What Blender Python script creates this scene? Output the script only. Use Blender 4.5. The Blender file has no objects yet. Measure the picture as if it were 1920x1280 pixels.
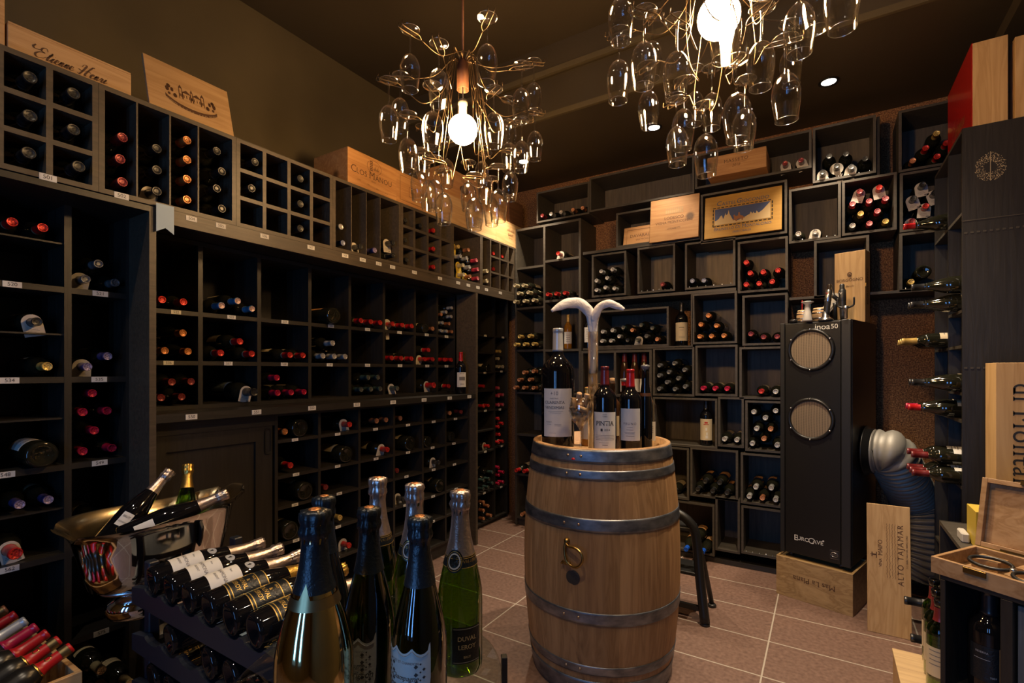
import bpy, bmesh, math, random
from mathutils import Matrix, Vector, Euler
random.seed(7)
S = bpy.context.scene
COL = S.collection
# ------------------------------------------------------------ camera
YAW = math.radians(32.2); FP = 931.0; HZ = 695.0; CH = 1.33
Fw = Vector((-math.sin(YAW), math.cos(YAW), 0)); Rt = Vector((math.cos(YAW), math.sin(YAW), 0)); UP = Vector((0, 0, 1))
cd = bpy.data.cameras.new('camera'); cam = bpy.data.objects.new('camera', cd); COL.objects.link(cam)
cam.location = (0, 0, CH); cam.rotation_euler = (math.pi/2, 0, YAW)
cd.sensor_width = 36; cd.lens = 36*FP/1920; cd.shift_y = (HZ-640)/1920; cd.clip_start = .05
S.camera = cam
# ------------------------------------------------------------ view, world
S.view_settings.view_transform = 'Standard'; S.view_settings.look = 'None'
S.view_settings.exposure = 0.0; S.view_settings.gamma = 1; S.view_settings.use_curve_mapping = False
S.cycles.use_denoising = True
S.cycles.max_bounces = 10; S.cycles.transparent_max_bounces = 24; S.cycles.glossy_bounces = 5; S.cycles.transmission_bounces = 8
S.cycles.sample_clamp_indirect = 4; S.cycles.caustics_reflective = False; S.cycles.caustics_refractive = False
w = bpy.data.worlds.new('world'); S.world = w; w.use_nodes = True
w.node_tree.nodes['Background'].inputs[0].default_value = (.30, .45, .75, 1)
w.node_tree.nodes['Background'].inputs[1].default_value = .25
# room numbers
XW, XE, YN, YS, ZC, ZL, YB = -2.82, .95, 3.97, -1.5, 3.44, 3.0, 2.85
L1 = (-1.326, 1.706, 2.374); L2 = (-.277, 1.640, 2.423)     # the two bulbs
def lamp(kind, name, loc, rot, energy, col, **k):
    d = bpy.data.lights.new(name, kind); d.energy = energy; d.color = col
    for a, b in k.items(): setattr(d, a, b)
    o = bpy.data.objects.new(name, d); COL.objects.link(o); o.location = loc; o.rotation_euler = rot
    return o
BULB = 340.0
WARM = (1, .60, .26)
# ceiling downlights (one recessed fitting each, built further down)
DOWN = [(-2.03, 3.40, ZL), (-.99, 3.40, ZL), (.02, 3.40, ZL), (-.45, .35, ZC), (.35, 1.0, ZC), (-1.6, .1, ZC), (-.22, 2.35, ZC)]  # main-ceiling ones are out of view; the last is added to light floor and lid
DPOW = [130, 45, 110, 90, 40, 55, 300]
for (x, y, z), p in zip(DOWN, DPOW):
    lamp('SPOT', 'downlight_beam', (x, y, z-.035), (0, 0, 0), p, (1, .80, .58), spot_size=math.radians(82), spot_blend=.65, shadow_soft_size=.03)
# daylight coming in through the two tall panes behind the camera
WIN = [(-1.05, -.62), (-.42, .0)]
for a, b in WIN:
    lamp('AREA', 'daylight', ((a+b)/2, YS-.08, 1.40), (math.pi/2, 0, 0), 15, (.18, .46, 1), shape='RECTANGLE', size=.15, size_y=1.7)

# ------------------------------------------------------------ pixel -> place on a real plane (1920x1280 frame)
def ray(u, v): return Fw + Rt*((u-960)/FP) + UP*((HZ-v)/FP)
def PX(u, v, X):
    d = ray(u, v); t = X/d.x; return Vector((X, d.y*t, CH+d.z*t))
def PY(u, v, Y):
    d = ray(u, v); t = Y/d.y; return Vector((d.x*t, Y, CH+d.z*t))
def PZ(u, v, Z):
    d = ray(u, v); t = (Z-CH)/d.z; return Vector((d.x*t, d.y*t, Z))
def PF(u, v, f):
    d = ray(u, v); return Vector((d.x*f, d.y*f, CH+d.z*f))

# ------------------------------------------------------------ materials
MT = {}
def mat(name, base=(.5, .5, .5), rough=.5, metal=0, **k):
    m = bpy.data.materials.new(name); m.use_nodes = True
    b = m.node_tree.nodes['Principled BSDF']
    b.inputs['Base Color'].default_value = (*base, 1); b.inputs['Roughness'].default_value = rough; b.inputs['Metallic'].default_value = metal
    for a, v in k.items(): b.inputs[a.replace('_', ' ')].default_value = v
    MT[name] = m; return m
def nd(m, t, **k):
    n = m.node_tree.nodes.new(t)
    for a, v in k.items(): setattr(n, a, v)
    return n
def ln(m, a, b): m.node_tree.links.new(a, b)
def tex_coord(m, scale, kind='Object'):
    tc = nd(m, 'ShaderNodeTexCoord'); mp = nd(m, 'ShaderNodeMapping'); mp.inputs['Scale'].default_value = scale
    ln(m, tc.outputs[kind], mp.inputs[0]); return mp.outputs[0]
def ramp(m, src, stops):
    r = nd(m, 'ShaderNodeValToRGB'); e = r.color_ramp.elements
    while len(e) < len(stops): e.new(.5)
    for x, (p, c) in zip(e, stops): x.position = p; x.color = (*c, 1)
    ln(m, src, r.inputs[0]); return r.outputs[0]
def bump(m, src, strength, dist=.002):
    b = nd(m, 'ShaderNodeBump'); b.inputs['Strength'].default_value = strength; b.inputs['Distance'].default_value = dist
    ln(m, src, b.inputs['Height']); ln(m, b.outputs[0], m.node_tree.nodes['Principled BSDF'].inputs['Normal'])
def noise(m, vec, scale, detail=4, dist=0):
    n = nd(m, 'ShaderNodeTexNoise'); n.inputs['Scale'].default_value = scale; n.inputs['Detail'].default_value = detail; n.inputs['Distortion'].default_value = dist
    ln(m, vec, n.inputs['Vector']); return n.outputs[0]
def wood(name, c1, c2, axis=0, scale=14, rough=.55, st=.25, knots=False, grain=12.0):
    m = mat(name, c1, rough); sc = [grain*1.0]*3; sc[axis] = .9
    v = tex_coord(m, sc); n = noise(m, v, scale/6, 6, 1.2)
    c = ramp(m, n, [(.3, c1), (.47, tuple(.5*(a+b) for a, b in zip(c1, c2))), (.55, c2), (.72, c1)])
    if knots:
        vo = nd(m, 'ShaderNodeTexVoronoi'); vo.inputs['Scale'].default_value = 5.5
        ln(m, tex_coord(m, (1, 1, 1)), vo.inputs['Vector'])
        k = ramp(m, vo.outputs['Distance'], [(.10, (1, 1, 1)), (.20, (0, 0, 0))])
        mx = nd(m, 'ShaderNodeMix', data_type='RGBA'); ln(m, k, mx.inputs[0]); ln(m, c, mx.inputs[6]); mx.inputs[7].default_value = (*[x*.3 for x in c2], 1)
        c = mx.outputs[2]
    ln(m, c, m.node_tree.nodes['Principled BSDF'].inputs['Base Color']); bump(m, n, st)
    return m
def painted(name, c, rough, axis=2, st=.35):
    m = mat(name, c, rough); sc = [22.0]*3; sc[axis] = 1.6
    n = noise(m, tex_coord(m, sc), 3.0, 5, .6)
    cc = ramp(m, n, [(.25, tuple(x*.7 for x in c)), (.75, tuple(x*1.35 for x in c))])
    ln(m, cc, m.node_tree.nodes['Principled BSDF'].inputs['Base Color']); bump(m, n, st)
    return m
painted('black_wood', (.017, .0145, .0115), .45, 1)
painted('black_wood_v', (.017, .0145, .0115), .45, 2)
painted('black_wood_x', (.017, .015, .012), .45, 0)
painted('shelf_face', (.062, .046, .029), .5, 1)
painted('crate_edge', (.046, .038, .027), .55, 0)
painted('crate_back', (.095, .074, .050), .6, 2, .8)
painted('bare_back', (.20, .145, .075), .6, 2, .8)
painted('grey_board', (.13, .12, .105), .7, 2)
m = mat('wall_paint', (.085, .066, .038), .7); n = noise(m, tex_coord(m, (1, 1, 1)), 1.6, 5)
ln(m, ramp(m, n, [(.3, (.060, .044, .018)), (.7, (.092, .068, .030))]), m.node_tree.nodes['Principled BSDF'].inputs['Base Color']); bump(m, noise(m, tex_coord(m, (1, 1, 1)), 90, 3), .08)
m = mat('ceiling_paint', (.060, .046, .028), .6); n = noise(m, tex_coord(m, (1, 1, 1)), 1.1, 5)
ln(m, ramp(m, n, [(.3, (.038, .027, .013)), (.7, (.060, .043, .021))]), m.node_tree.nodes['Principled BSDF'].inputs['Base Color'])
m = mat('cork', (.2, .1, .05), .85); n = noise(m, tex_coord(m, (1, 1, 1)), 130, 4)
ln(m, ramp(m, n, [(.34, (.07, .028, .011)), (.50, (.22, .098, .036)), (.70, (.42, .22, .095))]), m.node_tree.nodes['Principled BSDF'].inputs['Base Color']); bump(m, n, .9, .004)
# terracotta floor tiles in offset rows
m = mat('tiles', (.2, .12, .08), .5)
br = nd(m, 'ShaderNodeTexBrick'); br.offset = 0; br.inputs['Scale'].default_value = 1; br.inputs['Mortar Size'].default_value = .0035
br.inputs['Brick Width'].default_value = .63; br.inputs['Row Height'].default_value = .33; br.inputs['Mortar Smooth'].default_value = .1
tc = nd(m, 'ShaderNodeTexCoord'); mp = nd(m, 'ShaderNodeMapping'); mp.inputs['Location'].default_value = (.233, -.10, 0); ln(m, tc.outputs['Object'], mp.inputs[0]); ln(m, mp.outputs[0], br.inputs[0])
nn = noise(m, tex_coord(m, (1, 1, 1)), 55, 6); br.inputs['Mortar'].default_value = (.42, .37, .30, 1)
for i, (a, b) in enumerate([((.125, .070, .050), (.215, .130, .095)), ((.11, .062, .046), (.20, .120, .090))]):
    ln(m, ramp(m, nn, [(.3, a), (.7, b)]), br.inputs[1+i])
ln(m, br.outputs[0], m.node_tree.nodes['Principled BSDF'].inputs['Base Color']); bump(m, nn, .15)
wood('pine_y', (.50, .255, .085), (.38, .17, .05), 1, knots=True)
wood('pine_x', (.42, .225, .080), (.33, .155, .050), 0, knots=True)
wood('pine_z', (.60, .40, .20), (.46, .27, .12), 2, knots=True)
wood('pale_y', (.54, .34, .155), (.43, .25, .10), 1)
wood('pale_z', (.58, .375, .165), (.45, .27, .105), 2)
wood('pale_x', (.55, .38, .19), (.44, .30, .15), 0)
wood('yellow_wood', (.40, .215, .032), (.34, .175, .024), 0)
wood('old_crate', (.44, .29, .125), (.28, .17, .065), 0, st=.5)
wood('box_oak', (.40, .25, .12), (.27, .15, .06), 0, st=.4)
wood('dark_burl', (.16, .07, .025), (.10, .04, .015), 1)
# barrel staves: a tone of each stave's own, plus grain
m = wood('stave_oak', (.42, .245, .108), (.28, .152, .062), 2, st=.4)
pb = m.node_tree.nodes['Principled BSDF']; src = pb.inputs['Base Color'].links[0].from_socket
at = nd(m, 'ShaderNodeAttribute', attribute_name='tone'); mx = nd(m, 'ShaderNodeMix', data_type='RGBA', blend_type='MULTIPLY'); mx.inputs[0].default_value = 1
ln(m, src, mx.inputs[6]); ln(m, at.outputs['Color'], mx.inputs[7])
sn = noise(m, tex_coord(m, (1, 1, .35)), 9, 5, .5); sr = ramp(m, sn, [(.66, (1, 1, 1)), (.72, (.30, .26, .24))])
mx2 = nd(m, 'ShaderNodeMix', data_type='RGBA', blend_type='MULTIPLY'); mx2.inputs[0].default_value = .8; ln(m, mx.outputs[2], mx2.inputs[6]); ln(m, sr, mx2.inputs[7]); ln(m, mx2.outputs[2], pb.inputs['Base Color'])
m = mat('hoop', (.20, .215, .235), .42, .85); bump(m, noise(m, tex_coord(m, (1, 1, 1)), 60, 4), .3)
n = noise(m, tex_coord(m, (1, 1, 2)), 14, 6); ln(m, ramp(m, n, [(.35, (.10, .11, .13)), (.65, (.24, .25, .27))]), m.node_tree.nodes['Principled BSDF'].inputs['Base Color'])
mat('rivet', (.30, .22, .15), .4, .9); mat('brass', (.30, .20, .07), .32, 1); mat('gold_leaf', (.75, .50, .14), .25, 1)
mat('dark_glass', (.010, .010, .006), .06, 0, IOR=1.5, Coat_Weight=.3)
mat('black_glass', (.004, .004, .005), .05, 0, IOR=1.5)
mat('matte_glass', (.010, .009, .007), .30, 0)
mat('copper_glass', (.045, .018, .008), .12)
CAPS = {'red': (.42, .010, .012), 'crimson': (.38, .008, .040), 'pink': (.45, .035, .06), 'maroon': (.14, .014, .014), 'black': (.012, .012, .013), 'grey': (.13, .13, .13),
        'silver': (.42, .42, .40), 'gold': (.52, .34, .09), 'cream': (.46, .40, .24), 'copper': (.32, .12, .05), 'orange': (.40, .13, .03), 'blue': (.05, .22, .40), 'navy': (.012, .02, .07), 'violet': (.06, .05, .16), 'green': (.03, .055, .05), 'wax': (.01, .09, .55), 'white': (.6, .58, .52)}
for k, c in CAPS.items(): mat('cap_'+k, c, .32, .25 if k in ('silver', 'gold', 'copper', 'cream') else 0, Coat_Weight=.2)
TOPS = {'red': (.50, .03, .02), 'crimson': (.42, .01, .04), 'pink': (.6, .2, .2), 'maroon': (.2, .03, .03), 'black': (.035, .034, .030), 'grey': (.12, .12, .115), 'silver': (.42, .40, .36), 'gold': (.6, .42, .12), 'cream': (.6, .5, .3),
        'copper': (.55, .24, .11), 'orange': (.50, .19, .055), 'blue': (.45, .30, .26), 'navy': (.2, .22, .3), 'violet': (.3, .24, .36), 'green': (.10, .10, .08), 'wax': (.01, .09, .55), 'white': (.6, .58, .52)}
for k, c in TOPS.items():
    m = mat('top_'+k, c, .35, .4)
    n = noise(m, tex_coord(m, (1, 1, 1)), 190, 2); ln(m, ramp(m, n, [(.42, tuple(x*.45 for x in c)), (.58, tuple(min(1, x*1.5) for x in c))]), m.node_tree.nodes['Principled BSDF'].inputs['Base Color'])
mat('paper', (.62, .60, .54), .7); mat('paper_cream', (.55, .45, .28), .7); mat('paper_blue', (.32, .42, .50), .7); mat('paper_orange', (.45, .22, .07), .6); mat('ink', (.02, .018, .016), .6)
mat('paper_grey', (.30, .31, .33), .7); mat('ink_red', (.4, .03, .02), .6); mat('ink_grey', (.16, .15, .14), .6); mat('ink_brown', (.085, .035, .012), .7); mat('ink_gold', (.62, .42, .12), .35, .7); mat('tag_gold', (.55, .38, .03), .5)
mat('steel', (.55, .55, .55), .25, 1); mat('chrome', (.80, .78, .74), .06, 1); mat('brushed', (.62, .52, .36), .28, 1); mat('black_metal', (.012, .012, .012), .35, .2)
mat('black_plastic', (.016, .016, .016), .38); mat('rack_plastic', (.012, .015, .022), .42); mat('speaker_black', (.008, .0075, .0065), .34); mat('white_plastic', (.55, .53, .48), .4); mat('wire', (.20, .135, .075), .38, 1); mat('rust', (.14, .06, .03), .5, .6)
mat('cork_stopper', (.42, .25, .12), .8); mat('red_lacquer', (.42, .012, .008), .28, 0, Coat_Weight=.4); mat('gold_bottle', (.66, .54, .26), .07, 1); mat('gold_dull', (.33, .25, .12), .35, 1); m = mat('cloth', (.70, .66, .60), .85); bump(m, noise(m, tex_coord(m, (1, 1, 1)), 28, 4, 1.0), .9, .006); mat('foil_black', (.010, .014, .018), .3, .3)
mat('foil_pink', (.52, .43, .39), .28, .9); mat('foil_gold', (.60, .38, .09), .28, .9); mat('duct', (.27, .26, .23), .5, .3); mat('screen_blue', (.02, .06, .14), .4); mat('sky_blue', (.04, .06, .14), .6); mat('socket', (.17, .145, .11), .5); mat('sand', (.50, .36, .17), .7); mat('horse', (.26, .10, .03), .7)
mat('tag_paper', (.50, .45, .37), .7); mat('amber', (.30, .12, .01), .08); mat('plastic_box', (.55, .40, .05), .5)
for q_ in ('foil_pink', 'foil_gold', 'foil_black'): bump(MT[q_], noise(MT[q_], tex_coord(MT[q_], (1, 1, 1)), 130, 4, .8), .55, .002)
m = mat('stainless_liner', (.6, .5, .33), .22, 1)
def emis(name, c, s):
    m = mat(name, c, .5); b = m.node_tree.nodes['Principled BSDF']; b.inputs['Emission Color'].default_value = (*c, 1); b.inputs['Emission Strength'].default_value = s; return m
emis('bulb', WARM, BULB); emis('led', (1, .93, .82), 14)
def thin_glass(name, tint, edge=.9, base=.05, power=3.0, rough=0, refr=False):
    m = bpy.data.materials.new(name); m.use_nodes = True; m.node_tree.nodes.clear(); MT[name] = m
    o = nd(m, 'ShaderNodeOutputMaterial'); mx = nd(m, 'ShaderNodeMixShader'); t = nd(m, 'ShaderNodeBsdfTransparent'); g = nd(m, 'ShaderNodeBsdfGlossy')
    t.inputs[0].default_value = (*tint, 1); g.inputs['Roughness'].default_value = rough; g.inputs[0].default_value = (1, 1, 1, 1)
    if refr:
        gl = nd(m, 'ShaderNodeBsdfGlass'); gl.inputs['IOR'].default_value = 1.35; gl.inputs['Roughness'].default_value = .02; g2 = nd(m, 'ShaderNodeMixShader'); g2.inputs[0].default_value = .5
        ln(m, g.outputs[0], g2.inputs[1]); ln(m, gl.outputs[0], g2.inputs[2]); g = g2
    lw = nd(m, 'ShaderNodeLayerWeight'); lw.inputs[0].default_value = .5
    p = nd(m, 'ShaderNodeMath', operation='POWER'); p.inputs[1].default_value = power; ln(m, lw.outputs['Facing'], p.inputs[0])
    q = nd(m, 'ShaderNodeMath', operation='MULTIPLY_ADD'); q.inputs[1].default_value = edge; q.inputs[2].default_value = base; ln(m, p.outputs[0], q.inputs[0])
    ln(m, q.outputs[0], mx.inputs[0]); ln(m, t.outputs[0], mx.inputs[1]); ln(m, g.outputs[0], mx.inputs[2]); ln(m, mx.outputs[0], o.inputs[0]); return m
thin_glass('clear_glass', (.97, .97, .95), 1.0, .12, 2.0, refr=True)
thin_glass('glass_edge', (.9, .88, .8), .3, .55, 2.0, .15)
thin_glass('table_glass', (.86, .92, .90), .7, .06, 4)
thin_glass('green_glass', (.16, .32, .03), .7, .05, 3)
thin_glass('window_glass', (.9, .95, 1), .6, .04, 4)

# ------------------------------------------------------------ mesh builder
PM = {}
_txt = {}
def text_mesh(s, shear=0, bold=0, spacing=1.0, serif=True):
    k = (s, shear, bold, spacing, serif)
    if k not in _txt:
        c = bpy.data.curves.new('t', 'FONT'); c.body = s; c.align_x = 'CENTER'; c.align_y = 'CENTER'; c.shear = shear; c.offset = bold; c.space_character = spacing; c.resolution_u = 5
        o = bpy.data.objects.new('t', c); COL.objects.link(o); me = bpy.data.meshes.new_from_object(o)
        bpy.data.objects.remove(o); bpy.data.curves.remove(c); _txt[k] = me
        if serif:
            b = bmesh.new(); b.from_mesh(me); todo = []
            for e in b.edges:
                if not e.is_boundary: continue
                v0, v1 = e.verts; L_ = abs(v0.co.x-v1.co.x)
                if abs(v0.co.y-v1.co.y) < 1e-4 and .062 < L_ < .20 and e.link_faces:
                    up_ = 1 if e.link_faces[0].calc_center_median().y > v0.co.y else -1
                    todo.append((min(v0.co.x, v1.co.x), max(v0.co.x, v1.co.x), v0.co.y, up_))
            for a_, b_, y_, u_ in todo:
                q = [(a_-.055, y_), (b_+.055, y_), (b_+.055, y_+.028*u_), (b_, y_+.055*u_), (a_, y_+.055*u_), (a_-.055, y_+.028*u_)]
                if u_ < 0: q = q[::-1]
                b.faces.new([b.verts.new((x, y, 0)) for x, y in q])
            b.to_mesh(me); b.free()
    return _txt[k]
def frame(o, x, y):
    "matrix with local x, y, z axes at point o"
    x = Vector(x).normalized(); y = Vector(y); y = (y-x*y.dot(x)).normalized(); z = x.cross(y)
    M = Matrix((x, y, z)).transposed().to_4x4(); M.translation = Vector(o); return M
class MB:
    def __init__(s): s.b = bmesh.new(); s.sm = []
    def poly(s, pts, mi=0, smooth=False):
        f = s.b.faces.new([s.b.verts.new(p) for p in pts]); f.material_index = mi; f.smooth = smooth; return f
    def box(s, x0, x1, y0, y1, z0, z1, mi=0, M=None):
        x0, x1 = sorted((x0, x1)); y0, y1 = sorted((y0, y1)); z0, z1 = sorted((z0, z1))
        P = [Vector((x, y, z)) for z in (z0, z1) for y in (y0, y1) for x in (x0, x1)]
        if M: P = [M @ p for p in P]
        V = [s.b.verts.new(p) for p in P]
        for q in ((0, 2, 3, 1), (4, 5, 7, 6), (0, 1, 5, 4), (2, 6, 7, 3), (0, 4, 6, 2), (1, 3, 7, 5)):
            f = s.b.faces.new([V[i] for i in q]); f.material_index = mi
        return s
    def lathe(s, prof, seg=20, M=None, mi=0, a0=0, a1=None, sx=1, sy=1):
        full = a1 is None; a1 = a0+2*math.pi if full else a1; n = seg if full else seg+1
        rings = []
        for r, z in prof:
            if r < 1e-6:
                p = Vector((0, 0, z)); rings.append([s.b.verts.new(M @ p if M else p)])
            else:
                R = []
                for i in range(n):
                    a = a0+(a1-a0)*i/seg; p = Vector((r*math.cos(a)*sx, r*math.sin(a)*sy, z)); R.append(s.b.verts.new(M @ p if M else p))
                rings.append(R)
        for A, B in zip(rings, rings[1:]):
            for i in range(seg):
                j = (i+1) % n if full else i+1
                if len(A) == 1 and len(B) == 1: continue
                q = [A[0], B[j], B[i]] if len(A) == 1 else ([A[i], A[j], B[0]] if len(B) == 1 else [A[i], A[j], B[j], B[i]])
                f = s.b.faces.new(q); f.smooth = True; f.material_index = mi
        return s
    def tube(s, pts, r, seg=8, mi=0, cap=True):
        pts = [Vector(p) for p in pts]; rings = []; up = None
        for i, p in enumerate(pts):
            t = (pts[min(i+1, len(pts)-1)]-pts[max(i-1, 0)]).normalized()
            if up is None:
                up = Vector((0, 0, 1)) if abs(t.z) < .9 else Vector((1, 0, 0))
            x = t.cross(up).normalized(); y = x.cross(t).normalized(); up = y
            rr = r[i] if isinstance(r, (list, tuple)) else r
            rings.append([s.b.verts.new(p+x*rr*math.cos(2*math.pi*k/seg)+y*rr*math.sin(2*math.pi*k/seg)) for k in range(seg)])
        for A, B in zip(rings, rings[1:]):
            for k in range(seg):
                f = s.b.faces.new([A[k], A[(k+1) % seg], B[(k+1) % seg], B[k]]); f.smooth = True; f.material_index = mi
        if cap:
            for R in (rings[0][::-1], rings[-1]):
                f = s.b.faces.new(R); f.material_index = mi
        return s
    def prism(s, pts2, M, z0, z1, mi=0, mi_side=None):
        A = [s.b.verts.new(M @ Vector((x, y, z0))) for x, y in pts2]; B = [s.b.verts.new(M @ Vector((x, y, z1))) for x, y in pts2]; n = len(A)
        for f in (s.b.faces.new(A[::-1]), s.b.faces.new(B)): f.material_index = mi
        for i in range(n):
            f = s.b.faces.new([A[i], A[(i+1) % n], B[(i+1) % n], B[i]]); f.material_index = mi if mi_side is None else mi_side
        return s
    def text(s, t, size, M, mi=0, shear=0, bold=0, spacing=1.0, wrap=None, sx=1.0, serif=True):
        me = text_mesh(t, shear, bold, spacing, serif); n0 = len(s.b.verts); nf = len(s.b.faces)
        s.b.from_mesh(me); s.b.verts.ensure_lookup_table(); s.b.faces.ensure_lookup_table()
        for v in s.b.verts[n0:]:
            x, y = v.co.x*size*sx, v.co.y*size
            if wrap:                                    # wrapped round a cylinder of radius wrap, local axis z, middle facing +x
                a = x/wrap; v.co = M @ Vector((wrap*math.cos(a), wrap*math.sin(a), y))
            else: v.co = M @ Vector((x, y, 0))
        for f in s.b.faces[nf:]: f.material_index = mi
        return s
    def bev(s, w=.002, seg=1):
        bmesh.ops.bevel(s.b, geom=list(s.b.edges), offset=w, segments=seg, affect='EDGES'); return s
    def mesh(s, name, mats):
        bmesh.ops.recalc_face_normals(s.b, faces=s.b.faces)
        me = bpy.data.meshes.new(name); s.b.to_mesh(me); s.b.free()
        for m in mats: me.materials.append(MT[m])
        return me
    def obj(s, name, mats, parent=None, local=False):
        if isinstance(mats, str): mats = [mats]
        if parent and not local: s.b.transform(PM[parent.name].inverted())
        o = bpy.data.objects.new(name, s.mesh(name, mats)); COL.objects.link(o)
        if parent: o.parent = parent; PM[o.name] = PM[parent.name]
        else: PM[o.name] = Matrix()
        return o
USED = {}
def tag(o, label, cat, group=None, kind=None):
    if kind: o['kind'] = kind
    if label:
        o['label'] = label; o['category'] = cat
        if label.lower() in USED: print('DUPLABEL', label)
        if not 4 <= len(label.split()) <= 16: print('LEN', len(label.split()), label)
        USED[label.lower()] = 1
    if group: o['group'] = group
    return o
def thing(name, loc, label, cat, group=None, rz=0):
    o = bpy.data.objects.new(name, None); COL.objects.link(o); o.empty_display_size = .05
    M = Matrix.Translation(Vector(loc)) @ Matrix.Rotation(rz, 4, 'Z'); o.matrix_basis = M; PM[o.name] = M
    return tag(o, label, cat, group)
def struct(o): o['kind'] = 'structure'; return o
def cat_rom(P, n=8):
    P = [Vector(p) for p in P]; Q = [P[0]*2-P[1]]+P+[P[-1]*2-P[-2]]; out = []
    for i in range(1, len(Q)-2):
        a, b, c, d = Q[i-1:i+3]
        for k in range(n):
            t = k/n; out.append(.5*((2*b)+(c-a)*t+(2*a-5*b+4*c-d)*t*t+(3*b-a-3*c+d)*t**3))
    return out+[P[-1]]

# ============================================================ the setting
mb = MB(); mb.box(XW, XE, YS, YN, -.1, 0); struct(mb.obj('floor', 'tiles'))
mb = MB(); mb.box(XW-.1, XW, YS-.1, YN+.1, -.1, ZC+.1); struct(mb.obj('wall_left', 'wall_paint'))
mb = MB(); mb.box(XE, XE+.1, YS-.1, YN+.1, -.1, ZC+.1); struct(mb.obj('wall_right', 'wall_paint'))
mb = MB(); mb.box(XW, XE, YN, YN+.1, -.1, ZC+.1); struct(mb.obj('wall_back', 'cork'))
mb = MB()
xs = [XW, WIN[0][0], WIN[0][1], WIN[1][0], WIN[1][1], XE]
mb.box(xs[0], xs[1], YS-.1, YS, 0, ZC); mb.box(xs[2], xs[3], YS-.1, YS, 0, ZC); mb.box(xs[4], xs[5], YS-.1, YS, 0, ZC)
for a, b in WIN: mb.box(a, b, YS-.1, YS, 0, .4); mb.box(a, b, YS-.1, YS, 2.5, ZC)
struct(mb.obj('wall_front', 'wall_paint'))
for i, (a, b) in enumerate(WIN):
    mb = MB()
    for q in ((a, a+.03, .4, 2.5), (b-.03, b, .4, 2.5), (a, b, .4, .43), (a, b, 2.47, 2.5)): mb.box(q[0], q[1], YS-.07, YS-.01, q[2], q[3])
    wf = struct(mb.obj('window_%d' % (i+1), 'black_wood'))
    mb = MB(); mb.box(a+.03, b-.03, YS-.045, YS-.04, .43, 2.47); mb.obj('pane', 'window_glass', wf)
mb = MB(); mb.box(XW, XE, YS, YB, ZC, ZC+.1); struct(mb.obj('ceiling', 'ceiling_paint'))
mb = MB(); mb.box(XW, XE, YB+.06, YN, ZL, ZC+.1); mb.box(XW, XE, YB, YB+.06, 3.27, ZC+.1); struct(mb.obj('ceiling_lowered', 'ceiling_paint'))
mb = MB(); mb.box(XW, XE, YB-.022, YB, 3.24, 3.275); mb.box(XW, XE, YB+.04, YB+.06, ZL-.004, ZL+.03); struct(mb.obj('trim_1', 'wall_paint'))
mb = MB(); mb.box(.72, XE, YB+.06, YN, 2.93, ZL); struct(mb.obj('trim_2', 'ceiling_paint'))

# ============================================================ shelving
def fx(F):
    k, c = F
    return {'L': lambda s, d, z: (c-d, s, z), 'B': lambda s, d, z: (s, c+d, z), 'R': lambda s, d, z: (c+d, s, z)}[k]
AX = {'L': ((0, 1, 0), (1, 0, 0)), 'B': ((1, 0, 0), (0, -1, 0)), 'R': ((0, -1, 0), (-1, 0, 0))}   # right as seen, outward normal
def ub(mb, F, s0, s1, d0, d1, z0, z1, mi=0):
    f = fx(F); a = f(s0, d0, z0); b = f(s1, d1, z1); mb.box(a[0], b[0], a[1], b[1], a[2], b[2], mi); return mb
CELLS = []
def grid(name, label, cat, F, depth, s0, s1, z0, z1, divs=(), rows=(), th=.018, thin=False, group=None, lip=0, mats='black_wood', mv='black_wood_v', back=True, thins=None, sideparts=True, base=0):
    e = thing(name, fx(F)((s0+s1)/2, depth/2, z0), label, cat, group)
    def part(n, a, b, c, d, m, d0=0): mb = MB(); ub(mb, F, a, b, d0, depth, c, d); return mb.obj(n, m, e)
    part('side_panel', s0, s0+th, z0, z1, mv); part('side_panel', s1-th, s1, z0, z1, mv)
    part('top_panel', s0+th, s1-th, z1-th, z1, mats); part('bottom_panel', s0+th, s1-th, z0+base, z0+base+th, mats)
    if back: mb = MB(); ub(mb, F, s0+th, s1-th, depth-.008, depth, z0+th+base, z1-th); mb.obj('back_panel', 'black_wood_v' if mats != 'crate_edge' else 'crate_back', e)
    if base: mb = MB(); ub(mb, F, s0+th, s1-th, .02, .04, z0, z0+base); mb.obj('plinth', mats, e)
    dt = .006 if thin else th
    ed = [s0+th]
    for d in divs:
        part('divider', d-dt/2, d+dt/2, z0+base+th, z1-th, mv); ed += [d-dt/2, d+dt/2]
    ed.append(s1-th); shelves = {}
    for i in range(len(ed)//2):
        rr = rows[i] if rows and isinstance(rows[0], (list, tuple)) else rows
        lv_ = [z0+base+th]+[z+th/2 for z in sorted(rr)]+[z1-th]
        for a_, b_ in zip(lv_, lv_[1:]): CELLS.append((F, ed[2*i], ed[2*i+1], a_, b_, depth-.009))
        for z in rr: shelves[(i, z)] = part('shelf', ed[2*i], ed[2*i+1], z-th/2, z+th/2, mats, .0005)
        for z in (thins or {}).get(i, ()):
            sh = part('shelf', ed[2*i], ed[2*i+1], z-.003, z+.003, mats, .01)
    return e, shelves
def plate(parent, F, s, z, txt, w=.042, h=.019):
    r, n = AX[F[0]]; M = frame(Vector(fx(F)(s, -.0008, z)), r, (0, 0, 1)); mb = MB()
    mb.prism([(-w/2, -h/2), (w/2, -h/2), (w/2, h/2), (-w/2, h/2)], M, -.0008, .0006)
    mb.text(txt, h*.85, M @ Matrix.Translation((0, 0, .0012)), 1, serif=False); return mb.obj('number_plate', ['paper', 'ink'], parent)
XF = -2.25; XG = -2.435; XL_ = -2.31
yl = lambda u, X=XF: PX(u, 0, X).y
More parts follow.
